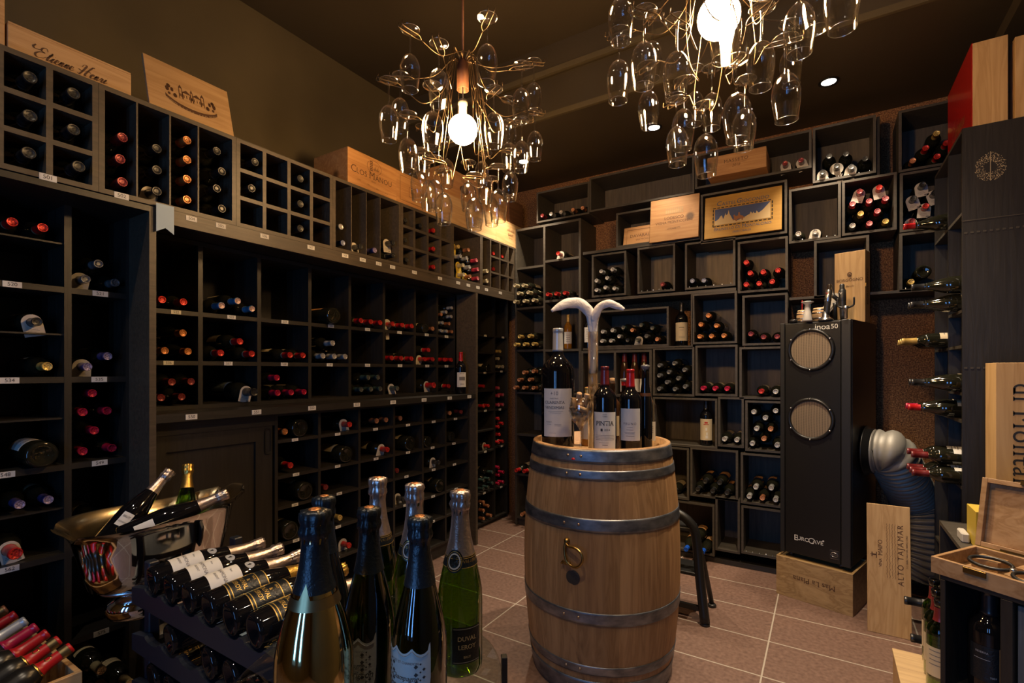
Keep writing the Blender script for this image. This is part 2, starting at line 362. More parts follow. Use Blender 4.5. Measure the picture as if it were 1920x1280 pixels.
FL = ('L', XF); FG = ('L', XG); FLo = ('L', XL_); FN = ('L', -2.45); FB = ('B', 3.65); FR = ('R', .524)
# upper row of cubby cabinets
Z0, Z1 = 1.985, 2.385
UP_ = {}
R3 = (2.118, 2.245)
dsc = ['deep black cubby cabinet at the camera end of the top row, six square cells', 'black top-row cabinet with thin dividers and orange-tipped bottles, below the crest board',
       'black top-row cabinet of twelve mostly empty square cells', 'black top-row cabinet with four tall slots under the oval-stamped crate',
       'black top-row cabinet of small square cells with three red capsules', 'black top-row cabinet crowded with gold-tagged bottles', 'black top-row corner cabinet of small square cells with tall slot']
ul = [(-8, 185), (185, 443), (443, 624), (624, 752), (752, 848), (848, 903), (903, 965)]
dv = [(93,), (257, 319, 372), (496, 542, 584), (659, 687, 713), (777, 802, 826), (), (920, 937.5, 953)]
for i, ((a, b), d) in enumerate(zip(ul, dv)):
    thin = i in (1, 3); rows = R3 if i in (0, 2, 4) else (((), R3, R3, R3) if i == 6 else ())
    UP_[i] = grid('cubby_cabinet', dsc[i], 'cabinet', FL, .35, yl(a)+.0006, yl(b)-.0006, Z0, Z1, [yl(x) for x in d], rows, .018 if i < 6 else .014, thin, 'black cabinets of the top row', mats='shelf_face', mv='shelf_face')[0]
for u, i, t in ((90, 0, '501'), (228, 1, '502')): plate(UP_[i], FL, yl(u), Z0+.006, t, .046, .022)
# header board and soffit over the recess
hb = thing('header_board', (XF, 2, 1.93), 'long dark wooden header board under the top cabinets, dotted with number plates', 'board')
mb = MB(); ub(mb, FL, yl(291), yl(965), 0, .02, 1.925, 1.984); hf = mb.obj('fascia', 'shelf_face', hb)
mb = MB(); ub(mb, FL, yl(291), 3.05, .02, .18, 1.9255, 1.945); mb.obj('soffit', 'black_wood', hb)
for u, t in ((305, '503'), (359, '504'), (414, '505'), (496, '506'), (583, '507'), (647, '508'), (680, '509'), (710, '510'), (736, '511'), (777, '512'), (825, '513'), (859, '514'), (878, '515'), (896, '516'), (912, '517'), (938, '518')):
    plate(hf, FL, yl(u), 1.968, t, .042, .02)
# tall bookcase
YP = yl(286.5)
TA, SA = grid('wine_shelf', 'tall black wine bookcase beside the sliding door, two bays wide', 'shelf', FG, .36, yl(-60, XG), YP, 0, 1.98, [yl(127.5, XG)], (.29, .63, .965, 1.296, 1.636), .022, thins={0: (1.811, 1.467, 1.15, .81)}, base=.06)
mb = MB(); ub(mb, FL, YP-.012, YP+.012, 0, .184, 0, 1.98); mb.obj('side_panel', 'shelf_face', TA)
mb = MB(); ub(mb, FL, yl(-8), YP-.012, 0, .184, 1.958, 1.98); mb.obj('top_panel', 'black_wood', TA)
for u, v, k, t in ((23, 530, (0, 1.636), '520'), (188, 548, (1, 1.636), '521'), (18, 713, (0, 1.296), '534'), (186, 711, (1, 1.296), '535'), (10, 890, (0, .965), '548'), (187, 870, (1, .965), '549'), (18, 1073, (0, .63), '562'), (190, 1190, (1, .29), '575')):
    plate(SA[k], FG, yl(u, XG), k[1], t, .05, .021)
# recess shelving
YQ = 3.055; ZT = 1.155
TC, SC = grid('wine_shelf', 'wide black wine shelf in the recess, standing on the long counter', 'shelf', FG, .36, YP+.013, YQ, ZT, 1.924, [yl(x, XG) for x in (376, 486, 581, 656, 720, 778, 820, 854)], (1.365, 1.59), .02)
nums = [(330, 520+2), (434, 523), (534, 524), (620.5, 525), (689, 526), (749, 527), (800, 528), (837, 529)]
for i, (u, t) in enumerate(nums): plate(SC[(i, 1.59)], FG, yl(u, XG), 1.59, str(t), .04, .018); 
for i, (u, t) in enumerate([(316, 536), (428, 537), (533, 538), (618, 539), (689, 540), (750, 541), (801, 542), (837, 543)]): plate(SC[(i, 1.365)], FG, yl(u, XG), 1.365, str(t), .04, .018)
ct = thing('counter', (XF, 2, ZT), 'long narrow black counter top between the recess shelf and the lower cells', 'counter')
mb = MB(); ub(mb, FL, YP+.0125, YQ-.001, 0, .56, 1.12, ZT-.001); ctp = mb.obj('counter_top', 'black_wood', ct)
for u, t in ((359, '550'), (481, '551'), (585, '552'), (669, '553'), (737, '554'), (795, '555'), (843, '556'), (880, '557')): plate(ctp, FL, yl(u), 1.137, t, .045, .022)
# lower grid with the sliding door cabinet
YD = yl(515, XL_)
TF, SF = grid('wine_shelf', 'low black wine shelf under the counter, six bays of small cells', 'shelf', FLo, .49, YD+.001, YQ, 0, 1.119, [yl(x, XL_) for x in (599, 674, 739, 793, 836)], (.28, .455, .64, .795, .975), .016, base=.09)
k = 571
for i, us in enumerate([(553, 555, 553, 555, 553), (633, 633, 636, 634, 632), (704, 705, 706, 708, 705), (765, 765, 762, 760, 765), (813, 811, 813, 812, 812), (854, 851, 852, 855, 853)]):
    for z, u in zip((.975, .795, .64, .455, .28), us): plate(SF[(i, z)], FLo, yl(u, XL_), z, str(k+i+int(round((.975-z)*40))), .036, .015)
cb = thing('cabinet', (XL_-.2, (YP+YD)/2, 0), 'plain black cabinet with a sliding door below the long counter', 'cabinet')
mb = MB(); ub(mb, FLo, YP+.013, YD, .03, .49, 0, 1.119); mb.obj('body', 'black_wood_v', cb)
mb = MB(); ub(mb, FLo, YP+.013, YD, 0, .03, 1.06, 1.119); mb.obj('top_rail', 'black_wood', cb)
mb = MB(); ub(mb, FLo, YP+.013, YD, 0, .03, 0, .1); mb.obj('bottom_rail', 'black_wood', cb)
mb = MB(); a, b = YP+.013, YD-.01
for q in ((a, a+.06, .1, 1.06), (b-.085, b, .1, 1.06), (a+.06, b-.085, .99, 1.06), (a+.06, b-.085, .1, .18)): ub(mb, FLo, q[0], q[1], .004, .028, q[2], q[3])
ub(mb, FLo, a+.06, b-.085, .016, .026, .18, .99); dr = mb.obj('sliding_door', 'black_wood_v', cb)
mb = MB(); hy = yl(502.5, XL_); M = frame((XL_-.003, hy, .985), (0, 1, 0), (0, 0, 1))
def rrect(w, h, r, n=5):
    P = []
    for cx, cy, a0 in ((w/2-r, h/2-r, 0), (-w/2+r, h/2-r, 90), (-w/2+r, -h/2+r, 180), (w/2-r, -h/2+r, 270)):
        for k in range(n+1): a = math.radians(a0+90*k/n); P.append((cx+r*math.cos(a), cy+r*math.sin(a)))
    return P
O = rrect(.036, .125, .014); I = rrect(.024, .11, .010)
for i in range(len(O)):
    j = (i+1) % len(O); mb.poly([M @ Vector((*O[i], .004)), M @ Vector((*O[j], .004)), M @ Vector((*I[j], .002)), M @ Vector((*I[i], .002))])
mb.prism(I, M, -.002, 0, 1); mb.obj('handle', ['black_metal', 'black_plastic'], dr)
# end post
mb = MB(); ub(mb, FL, YQ+.001, YQ+.026, 0, .56, 0, 1.924)
po = mb.obj('post_panel', 'shelf_face'); tag(po, 'tall black upright panel closing the recess beside the corner shelf', 'panel')
TH, SH = grid('wine_shelf', 'narrow black corner wine shelf of two bays beside the upright panel', 'shelf', FN, .35, YQ+.03, 3.82, 0, 1.984, [yl(928, -2.45)],
     ((1.63, 1.483, 1.314, 1.158, .99, .82, .64, .29), (1.63, 1.325, .985, .655, .29)), .014, base=.03)
for u, i, z in ((910, 0, 1.63), (909, 0, 1.314), (910, 0, .99), (910, 0, .64), (908, 0, .29), (943, 1, 1.63), (940, 1, 1.325), (937, 1, .985), (941, 1, .655), (940, 1, .29)):
    plate(SH[(i, z)], FN, yl(u, -2.45), z, str(530+int(z*20)), .035, .016)

# ---- back wall: regular rack at the corner, then old crates
xb = lambda u: PY(u, 0, 3.65).x
zb = lambda u, v: PY(u, v, 3.65).z
X0b, X1b, X2b = xb(966), xb(1020.5), xb(1089)
TK, SK = grid('wine_rack', 'tall black two-bay wine rack on the back wall beside the corner', 'shelf', FB, .31, X0b, X2b, 0, 2.55, [X1b],
     ((2.209, 1.864, 1.503, 1.141, .782, .44), (2.24, 1.908, 1.499, 1.141, .782, .44)), .018, mats='crate_edge', mv='crate_edge', base=.06)
def side_tag(parent, u, v):
    "little number plate stuck on the left cheek just inside a bay"
    p = PY(u, v, 3.70); M = frame(p+Vector((0, 0, 0)), (1, 0, 0), (0, 0, 1)); 
TK2, SK2 = grid('wine_rack', 'black wine rack on the back wall hidden behind the barrel bottles', 'shelf', FB, .31, X2b+.002, xb(1222), 0, 1.488, [xb(1153)], (1.141, .782, .44), .018, mats='crate_edge', mv='crate_edge', base=.06)
CR = {}
def crate(key, uL, uR, vT, vB, label, xR=None, dz=0, depth=.31, th=.014, um=None):
    um = uL if um is None else um
    s0 = xb(uL)+.001; s1 = (xb(uR) if xR is None else xR)-.001; z1 = zb(um, vT)-.001; z0 = zb(um, vB)+.001
    e = thing('wall_crate', ((s0+s1)/2, 3.8, z0), label, 'crate', 'old black wooden crates stacked as shelving on the back wall'); F = FB
    def part(n, a, b, c, d, m, d0=0, d1=depth): mb = MB(); ub(mb, F, a, b, d0, d1, c, d); return mb.obj(n, m, e)
    part('side_panel', s0, s0+th, z0, z1, 'crate_edge'); part('side_panel', s1-th, s1, z0, z1, 'crate_edge')
    part('top_panel', s0+th, s1-th, z1-th, z1, 'crate_edge'); part('bottom_panel', s0+th, s1-th, z0, z0+th, 'crate_edge')
    part('back_panel', s0+th, s1-th, z0+th, z1-th, 'bare_back' if key in ('K12', 'K13', 'K14') else 'crate_back', depth-.01)
    CR[key] = (e, s0, s1, z0, z1, th); return e
C = crate
C('K1', 1006, 1105, 361, 418.6, 'long low black crate at the top of the back wall, nearest the corner'.replace('nearest', 'next to'))
C('K2', 1105, 1302, 333.5, 398, 'long empty black crate under the ceiling, above the knotty pine board')
C('K3', 1303, 1522, 290.4, 355, 'long black crate under the ceiling holding the flat orange box')
C('K4', 1523.5, 1643, 240.7, 344, 'black crate under the ceiling with dark bottles and three paper tags')
C('K5', 1684.5, 1780, 208, 324, 'black crate under the ceiling at the far end, red-capped bottles', xR=.84)
C('K6', 1155, 1312, 400, 465, 'low black crate holding the small pine board')
C('K7', 1313.5, 1476, 365, 458, 'black crate framing the yellow painted panel')
C('K8', 1479, 1577, 355.5, 457, 'black crate with two silver-capped bottles, one tagged')
C('K9', 1578.5, 1682, 339, 442.5, 'black crate packed with pink-capped bottles')
C('K10', 1686.8, 1780, 325, 436, 'black crate crowded with tagged bottles beside the side stack', xR=.80)
C('K11', 1109.4, 1174, 478, 558, 'small upright black crate holding seven silver-tipped bottles')
C('K12', 1195, 1266, 465, 551, 'small upright crate with bare wood back and one dark red capsule')
C('K13', 1284, 1379, 456, 543.5, 'black crate with two navy-capped bottles at the bottom')
C('K14', 1383, 1477.5, 453.6, 550, 'black crate with seven bright red capsules')
C('K15', 1526, 1630, 452, 560, 'black crate standing behind the pale branded wine box')
C('K16', 1686, 1780, 437.5, 547.5, 'empty-looking black crate above the cork wall, gold foil bottle in it', xR=.80)
C('K17', 1118, 1254, 583, 652, 'wide black crate full of dark bottles behind the folded cloth')
C('K19', 1297.5, 1382, 551, 645.5, 'black crate with a pyramid of six orange-capped bottles')
C('K20', 1391.5, 1477, 554, 648, 'black crate with three dark red capsules beside the cooling unit')
C('K21', 1224, 1302, 652, 741.5, 'black crate heaped with ten grey-capped bottles')
C('K22', 1303.5, 1383, 647.5, 741.6, 'black crate with a row of three magenta capsules')
C('K23', 1386, 1472, 650.5, 747.5, 'black crate with one red and one silver capsule by the cooling unit')
C('K24', 1224, 1345, 743.5, 833, 'wide black crate with one upright illustrated bottle')
C('K25', 1346, 1395, 743.5, 836.6, 'narrow black crate with two silver-capped bottles')
C('K26', 1397, 1472, 750, 845, 'black crate with three layers of dull silver capsules')
C('K27', 1224, 1292, 834.5, 929, 'black crate partly hidden behind the barrel rim')
C('K28', 1294, 1384, 837.5, 929, 'black crate with five dark bottles in two layers')
C('K29', 1388.5, 1472, 848, 943, 'black crate with five silver-capped bottles in two layers')
C('K30', 1224, 1340, 931, 1022, 'low black crate holding the blue-waxed bottles')
C('K31', 1341, 1387.5, 931, 1031, 'narrow empty black crate at the foot of the back wall')
C('K32', 1389.5, 1472, 946.5, 1037, 'low empty black crate beside the cooling unit foot')
def board(name, label, u0, u1, u, v, th=.022, d=.31, y=3.65):
    s0, s1 = xb(u0), xb(u1); z = zb(u, v); mb = MB(); mb.box(s0, s1, y, y+d, z-th, z-.001); return tag(mb.obj(name, 'crate_edge'), label, 'shelf')
board('shelf_board', 'long black shelf board under the pine boards on the back wall', 1093, 1312, 1093, 472.5)
board('shelf_board', 'thick rough shelf board above the folded white cloth', 1093, 1380, 1093, 562, .022)
board('shelf_board', 'black shelf board under the wide bottle crate and the upright port', 1093, 1296, 1093, 652.5, .017)
mb = MB(); mb.box(xb(1295.5), xb(1295.5)+.012, 3.65, 3.96, 1.492, zb(1093, 562)-.024); tag(mb.obj('upright_board', 'crate_edge'), 'short black upright board beside the orange-capped pyramid', 'board')
mb = MB(); mb.box(xb(1480), .80, 3.65, 3.96, zb(1480, 562.5), zb(1480, 562.5)+.016); tag(mb.obj('shelf_board', 'crate_edge'), 'black shelf board above the bare cork wall', 'shelf')
mb = MB(); mb.box(xb(1224), -.20, 3.668, 3.96, 0, zb(1224, 1024)-.003); tag(mb.obj('plinth_board', 'black_wood_x'), 'black plinth under the crates of the back wall', 'plinth')
mb = MB(); mb.box(xb(1645), xb(1645)+.014, 3.68, 3.96, 2.50, 2.85); tag(mb.obj('upright_board', 'black_wood_v'), 'tall black upright board above the pink-capped crate, short of the ceiling', 'board')
for k, du in (('K8', 0), ('K13', 0), ('K12', 0), ('K4', 0), ('K16', 0), ('K32', 0)):
    e, s0, s1, z0, z1, th = CR[k]
    for i in range(6):
        mb = MB(); x = s0+.03+(s1-s0-.06)*i/5; mb.lathe([(0, .008), (.004, .007), (.004, 0)], 6, Matrix.Translation((x, 3.656, z0+th))); mb.obj('peg', 'steel', e)
# ---- right hand stack of crates (open towards the room)
TR, SR = grid('wine_rack', 'tall black crate stack along the side wall, painted panel towards the camera', 'shelf', FR, .34, 2.97, 3.64, 0, 2.42, [3.275], ((.40, .80, 1.10, 1.225, 1.44, 1.60, 2.04), (.40, .80, 1.10, 1.44, 1.70, 2.04)), .014, mats='crate_edge', mv='black_wood_v')
mb = MB(); ex, ez = PY(1857, 312, 2.97).x, PY(1857, 312, 2.97).z; rs = random.Random(3)
for k in range(420):
    a = rs.uniform(0, 6.283); r = rs.uniform(.15, 1)**.5; x = ex+.052*r*math.cos(a); z = ez+.062*r*math.sin(a); s_ = rs.uniform(.0008, .0020)
    if abs(x-ex) < .002: continue
    mb.poly([(x-s_, 2.9688, z-s_), (x+s_, 2.9688, z-s_), (x, 2.9688, z+s_)])
mb.box(ex-.0008, ex+.0008, 2.9684, 2.969, ez-.062, ez+.066); mb.obj('emblem', 'paper_cream', TR)
mb = MB()
for zz, n in ((1.345, 16), (1.95, 16)):
    for i in range(n): mb.box(.53+i*.021, .541+i*.021, 2.9675, 2.9695, zz-.006, zz+.002)
    mb.obj('dovetail', 'crate_edge', TR); mb = MB()
mb.box(.525, .862, 2.967, 2.9695, 2.00, 2.004); mb.obj('seam', 'crate_edge', TR)

# ============================================================ bottles
BO = [(0, .006), (.020, .004), (.030, 0), (.0355, .002), (.0375, .010), (.0375, .188), (.0368, .198), (.033, .210), (.026, .220), (.0195, .228), (.0162, .238), (.0148, .252), (.0138, .292), (.0148, .2925), (.0148, .299), (.0125, .300), (0, .300)]
BU = [(0, .008), (.022, .005), (.033, 0), (.039, .003), (.041, .012), (.041, .140), (.0395, .160), (.035, .182), (.028, .204), (.021, .226), (.0165, .248), (.0145, .27), (.0138, .29), (.0150, .2905), (.0150, .298), (.0125, .299), (0, .299)]
KIND = {'b': (BO, .0375, .300), 'u': (BU, .041, .299)}
_bm = {}
def bottle_meshes(kind, cap, lab, glass, seg):
    prof, r, h = KIND[kind]; k = ('g', kind, glass, seg)
    if k not in _bm: _bm[k] = MB().lathe(prof, seg).mesh('wine_bottle', [glass])
    kc = ('c', kind, cap, seg)
    if kc not in _bm:
        mb = MB(); z0 = h-.062; rr = .0166 if kind == 'b' else .0170
        mb.lathe([(rr-.0006, z0), (rr, z0+.002), (.0158, z0+.02), (.0150, h-.012), (.0158, h-.0115), (.0160, h-.001), (.0148, h+.0012)], seg)
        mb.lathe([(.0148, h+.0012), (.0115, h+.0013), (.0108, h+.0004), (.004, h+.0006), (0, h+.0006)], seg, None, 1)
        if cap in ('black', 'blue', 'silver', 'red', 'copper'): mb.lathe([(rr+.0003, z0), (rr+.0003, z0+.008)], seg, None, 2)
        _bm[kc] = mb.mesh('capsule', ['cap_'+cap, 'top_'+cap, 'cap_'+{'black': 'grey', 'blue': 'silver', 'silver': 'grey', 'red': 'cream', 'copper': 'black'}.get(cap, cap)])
    kl = ('l', kind, lab)
    if lab and kl not in _bm:
        mb = MB(); rl = r+.0006; z0, z1 = (.060, .150) if kind == 'b' else (.045, .120)
        mb.lathe([(rl, z0), (rl, z1)], 10, None, 0, -1.05, 1.05)
        for zz, w_ in ((.80, .35), (.66, .6), (.55, .45), (.3, .55), (.2, .4)): mb.lathe([(rl+.0003, z0+(z1-z0)*zz-.002), (rl+.0003, z0+(z1-z0)*zz+.002)], 4, None, 1, -w_, w_)
        _bm[kl] = mb.mesh('label', [lab, 'ink_grey'])
    return _bm[k], _bm[kc], _bm.get(kl)
def bottle(M, kind='b', cap='black', lab='paper_cream', glass='dark_glass', scale=1.0, seg=16, name='wine_bottle'):
    a, b, c = bottle_meshes(kind, cap, lab, glass, seg)
    o = bpy.data.objects.new(name, a); COL.objects.link(o); o.matrix_basis = M @ Matrix.Scale(scale, 4); PM[o.name] = o.matrix_basis.copy()
    ch = [bpy.data.objects.new('capsule', b)]
    if lab: ch.append(bpy.data.objects.new('label', c))
    for q in ch: COL.objects.link(q); q.parent = o
    return o
def axis_mat(base, ax, roll=0):
    ax = Vector(ax).normalized(); t = Vector((0, 0, 1)) if abs(ax.z) < .9 else Vector((1, 0, 0))
    x = (t-ax*t.dot(ax)).normalized(); y = ax.cross(x); M = Matrix((x, y, ax)).transposed().to_4x4(); M.translation = Vector(base)
    return M @ Matrix.Rotation(roll, 4, 'Z')
# hanging price tags with a round neck hole
def tag_mesh(kind):
    k = ('tag', kind)
    if k in _bm: return _bm[k]
    mb = MB(); n = 14; w_, h_ = .030, .052
    out = [(w_*math.cos(math.pi*i/n), w_*math.sin(math.pi*i/n)) for i in range(n+1)]+[(-w_, -h_), (w_, -h_)]
    if kind == 'round': out = [(.036*math.cos(math.radians(-65)+math.radians(310)*i/20), .036*math.sin(math.radians(-65)+math.radians(310)*i/20)) for i in range(21)]+[(-.015, -.10), (.015, -.10)]
    R = .017; inn = []
    for x, y in out: l = math.hypot(x, y); inn.append((x/l*R, y/l*R))
    m = len(out)
    for z, fl in ((0, 1), (.0008, 0)):
        for i in range(m):
            j = (i+1) % m; q = [(*out[i], z), (*out[j], z), (*inn[j], z), (*inn[i], z)]; mb.poly(q[::-1] if fl else q)
    for i in range(m): j = (i+1) % m; mb.poly([(*out[i], 0), (*out[j], 0), (*out[j], .0008), (*out[i], .0008)])
    for y, x0, x1 in ((-.026, -.016, .012), (-.032, -.018, .016), (-.038, -.012, .004)): mb.box(x0, x1, y-.0007, y+.0007, .0008, .0011, 1)
    mb.box(.010, .022, -.048, -.041, .0008, .0011, 1)
    me = mb.mesh('price_tag', ['tag_paper' if kind != 'gold' else 'tag_gold', 'ink_grey']); _bm[k] = me; return me
def price_tag(tip, ax, out, label, kind='arch', lean=0, off=.062, name='price_tag'):
    ax = Vector(ax).normalized(); y = UP; x = y.cross(ax).normalized()
    M = frame(Vector(tip)-ax*off, x, y) @ Matrix.Rotation(lean, 4, 'Z')
    o = bpy.data.objects.new(name, tag_mesh(kind)); COL.objects.link(o); o.matrix_basis = M; tag(o, label, 'tag', 'paper price tags on bottle necks'); return o
ORD = ['first', 'second', 'third', 'fourth', 'fifth', 'sixth', 'seventh', 'eighth', 'ninth', 'tenth', 'eleventh', 'twelfth', 'thirteenth', 'fourteenth']
CW = {'red': 'red-capped', 'crimson': 'crimson-capped', 'pink': 'pink-capped', 'maroon': 'maroon-capped', 'black': 'black-capped', 'grey': 'grey-capped', 'silver': 'silver-capped', 'gold': 'gold-capped', 'cream': 'cream-capped',
      'copper': 'copper-capped', 'orange': 'orange-capped', 'blue': 'pale-blue-capped', 'navy': 'navy-capped', 'violet': 'violet-capped', 'green': 'dark-green-capped', 'wax': 'blue-waxed', 'white': 'white-capped'}
AXV = {'L': Vector((1, 0, 0)), 'B': Vector((0, -1, 0)), 'R': Vector((-1, 0, 0))}
rb = random.Random(11)
def pile(F, floor, off, items, where, kind='b', lab='paper_cream', side=None, lo=None, hi=None, glass='dark_glass', scale=1.0, R_=None):
    """bottles lying in one bay. F: the bay's front; off: how far the tips stand back from it (minus: poke out);
    items: (u, v, cap, flags). flags: t tag, r round tag, g gold tag, o bottom of bottle faces out, m magnum"""
    side = F[0]; c = F[1]; P = []; D = {('L', XF): .341, ('L', XG): .351, ('L', XL_): .48, ('L', -2.45): .341, ('B', 3.65): .298, ('R', .524): .33}[F]
    L_ = max(KIND[kind][2]*scale*(1.28 if len(i) > 3 and 'm' in i[3] else 1) for i in items)
    off = min(off, D-L_-.008)
    for it in items:
        u, v, cap = it[:3]; fl = it[3] if len(it) > 3 else ''
        sc = scale*(1.28 if 'm' in fl else 1.0); r = KIND[kind][1]*sc+.0012
        if side == 'L': p = PX(u, v, c-off); s = p.y
        elif side == 'B': p = PY(u, v, c+off); s = p.x
        else: p = PX(u, v, c+off); s = p.y
        P.append([s, p.z, r, cap, fl, sc])
    sm = sum(a[0] for a in P)/len(P)
    for cF, c0, c1, q0, q1, dd in CELLS:
        if cF == F and c0-.02 < sm < c1+.02 and q0-.02 <= floor < q1-.02 and not (sm < c0 and any(x[0] == F and x[1] <= sm <= x[2] for x in CELLS)) and not (sm > c1 and any(x[0] == F and x[1] <= sm <= x[2] for x in CELLS)):
            lo = c0+.001 if lo is None else max(lo, c0+.001); hi = c1-.001 if hi is None else min(hi, c1-.001)
            floor = max(floor, q0+.0005)
            if floor < q0+.03: floor = q0+.0005
            tw = 2*max(a[2] for a in P)
            if hi-lo < tw:
                k_ = (hi-lo)/tw*.995
                for a in P: a[2] *= k_; a[5] *= k_
            break
    for _ in range(300):
        for a in P:
            a[1] = max(a[1], floor+a[2])
            if a[1] < floor+a[2]+.016: a[1] = floor+a[2]
            if lo is not None: a[0] = max(a[0], lo+a[2])
            if hi is not None: a[0] = min(a[0], hi-a[2])
        for i in range(len(P)):
            for j in range(i):
                a, b = P[i], P[j]; dx, dz = a[0]-b[0], a[1]-b[1]; d = math.hypot(dx, dz) or 1e-6; m = a[2]+b[2]-d
                if m > 0:
                    ux, uz = dx/d, dz/d; a[0] += ux*m*.5; a[1] += uz*m*.5; b[0] -= ux*m*.5; b[1] -= uz*m*.5
    # support: let each rest on the floor or on neighbours
    P.sort(key=lambda a: a[1])
    for i, a in enumerate(P):
        best = floor+a[2]
        for b in P[:i]:
            dx = abs(a[0]-b[0]); rr = a[2]+b[2]
            if dx < rr: best = max(best, b[1]+math.sqrt(rr*rr-dx*dx))
        if a[1]-best > .012 or a[1] < best: a[1] = best
    lay = {}
    lv = []
    for a in P:
        for L in lv:
            if abs(L[0][1]-a[1]) < .033: L.append(a); break
        else: lv.append([a])
    lv.sort(key=lambda L: L[0][1]); ax = AXV[side]; f = fx(F); out = []
    for li, L in enumerate(lv):
        L.sort(key=lambda a: a[0] if side == 'B' else -a[0])
        for k, a in enumerate(L):
            s, z, r, cap, fl, sc = a; h = KIND[kind][2]*sc
            tip = Vector(f(s, off, z)); base_out = 'o' in fl
            A = -ax if base_out else ax
            base = tip-ax*h if not base_out else tip
            o = bottle(axis_mat(base, A, rb.uniform(-.6, .6)), kind, cap, lab, glass, sc, name='magnum_bottle' if 'm' in fl else 'wine_bottle')
            if len(P) == 1: pos = 'lone '
            else: pos = ''
            bits = []
            if len(lv) > 1: bits.append(('bottom layer', 'second layer', 'third layer', 'fourth layer', 'fifth layer', 'sixth layer')[li])
            if len(L) > 1: bits.append(ORD[k]+' from corner')
            noun = 'bottle showing its round base' if base_out else CW[cap]+' bottle'
            lb = (pos+noun+', '+', '.join(bits+[where])).replace(' ,', ',')
            tag(o, lb[0].upper()+lb[1:], 'bottle', 'bottles lying '+where)
            out.append((o, tip, a))
            if any(q in fl for q in 'trg'):
                kd = 'round' if 'r' in fl else ('gold' if 'g' in fl else 'arch'); p0 = ', '.join(bits) 
                tl = ('gold' if kd == 'gold' else 'round-headed' if kd == 'round' else 'pale')+' tag on '+CW[cap]+' neck, '+', '.join(bits+[where])
                price_tag(tip, ax, None, tl, kd, rb.uniform(-.35, .35), off=.058*sc)
    return out
n = lambda: None
# upper row (tips just inside the front)
FU = FL; zf = Z0+.018; z2 = R3[0]+.009; z3 = R3[1]+.009
w = 'top-row cabinet of six cells'
for u, v, fl_, nm in ((60, 144, z3, 'upper inner cell'), (130, 172, z3, 'upper outer cell'), (60.5, 217, z2, 'middle inner cell'), (135, 247, z2, 'middle outer cell'), (54, 292, zf, 'lower inner cell'), (148, 316, zf, 'lower outer cell')):
    pile(FU, fl_, -.02, [(u, v, 'black')], nm.replace('inner', 'camera-side').replace('outer', 'corner-side')+' of the six-cell top cabinet', scale=1.2)
w = 'slot of the crest-topped cabinet'
pile(FU, zf, .03, [(235, 245, 'maroon'), (225, 287, 'maroon'), (237, 336, 'maroon')], 'first '+w, scale=1.1)
pile(FU, zf, .03, [(300, 274, 'black'), (295.6, 310, 'black'), (317, 350, 'black', 't')], 'second '+w, scale=1.1)
pile(FU, zf, .0, [(358, 270, 'orange'), (370, 306, 'orange'), (359, 336, 'orange'), (374, 372, 'orange')], 'third '+w, scale=1.05)
pile(FU, zf, .03, [(406.5, 268, 'black'), (416, 310, 'black'), (406.5, 345, 'black'), (416.5, 385, 'black')], 'fourth '+w, scale=1.1)
w = ' of the twelve-cell top cabinet'
for u, v, fl_, nm in ((479, 304, z3, 'upper cell, first column'), (561, 333, z3, 'upper cell, third column'), (462.5, 348, z2, 'middle cell, first column'), (561, 380, z2, 'middle cell, third column'), (559, 426, zf, 'lower cell, third column')):
    pile(FU, fl_, .0, [(u, v, 'black')], nm+w, scale=1.15)
w = ' slot under the oval-stamped crate'
pile(FU, zf, .02, [(639.5, 425, 'silver'), (652, 453, 'navy')], 'first'+w, lo=yl(631), hi=yl(658))
pile(FU, zf, .0, [(684, 462, 'black', 't')], 'second'+w); pile(FU, zf, .0, [(712, 467, 'violet')], 'third'+w)
pile(FU, zf, .0, [(738, 449, 'black', 't'), (742, 472, 'black')], 'fourth'+w, lo=yl(714), hi=yl(746))
w = ' of the three-red-capsule top cabinet'
for u, v, fl_, nm, c in ((760.4, 411, z3, 'upper cell, first column', 'black'), (789, 421, z3, 'upper cell, second column', 'black'), (814, 430, z3, 'upper cell, third column', 'red'), (759, 445, z2, 'middle cell, first column', 'black'),
                         (813, 464, z2, 'middle cell, third column', 'red'), (765, 484, zf, 'lower cell, first column', 'black'), (814, 497, zf, 'lower cell, third column', 'red')):
    pile(FU, fl_, .02, [(u, v, c)], nm+w)
pile(FU, zf, -.005, [(860, 439, 'gold', 'g'), (879, 451.6, 'copper'), (864, 461, 'silver'), (876, 472, 'silver'), (894, 473, 'pink'), (869, 485, 'cream', 'g'), (881, 494, 'silver'), (898, 496, 'pink'), (870, 507, 'cream', 'g'), (882, 512.5, 'copper', 'g'), (901, 517, 'pink')],
     'the gold-tagged top cabinet', lo=yl(849), hi=yl(903), scale=.88)
pile(FU, zf, .0, [(914, 504, 'cream'), (914, 522, 'cream')], 'tall slot of the corner top cabinet', lo=yl(904), hi=yl(920))
pile(FU, z3, .03, [(926, 470, 'red')], 'upper cell, first column of the corner top cabinet', scale=.9); pile(FU, z3, .03, [(943, 476, 'red')], 'upper cell, second column of the corner top cabinet', scale=.9); pile(FU, z2, .03, [(928, 499, 'red')], 'middle cell of the corner top cabinet', scale=.9)
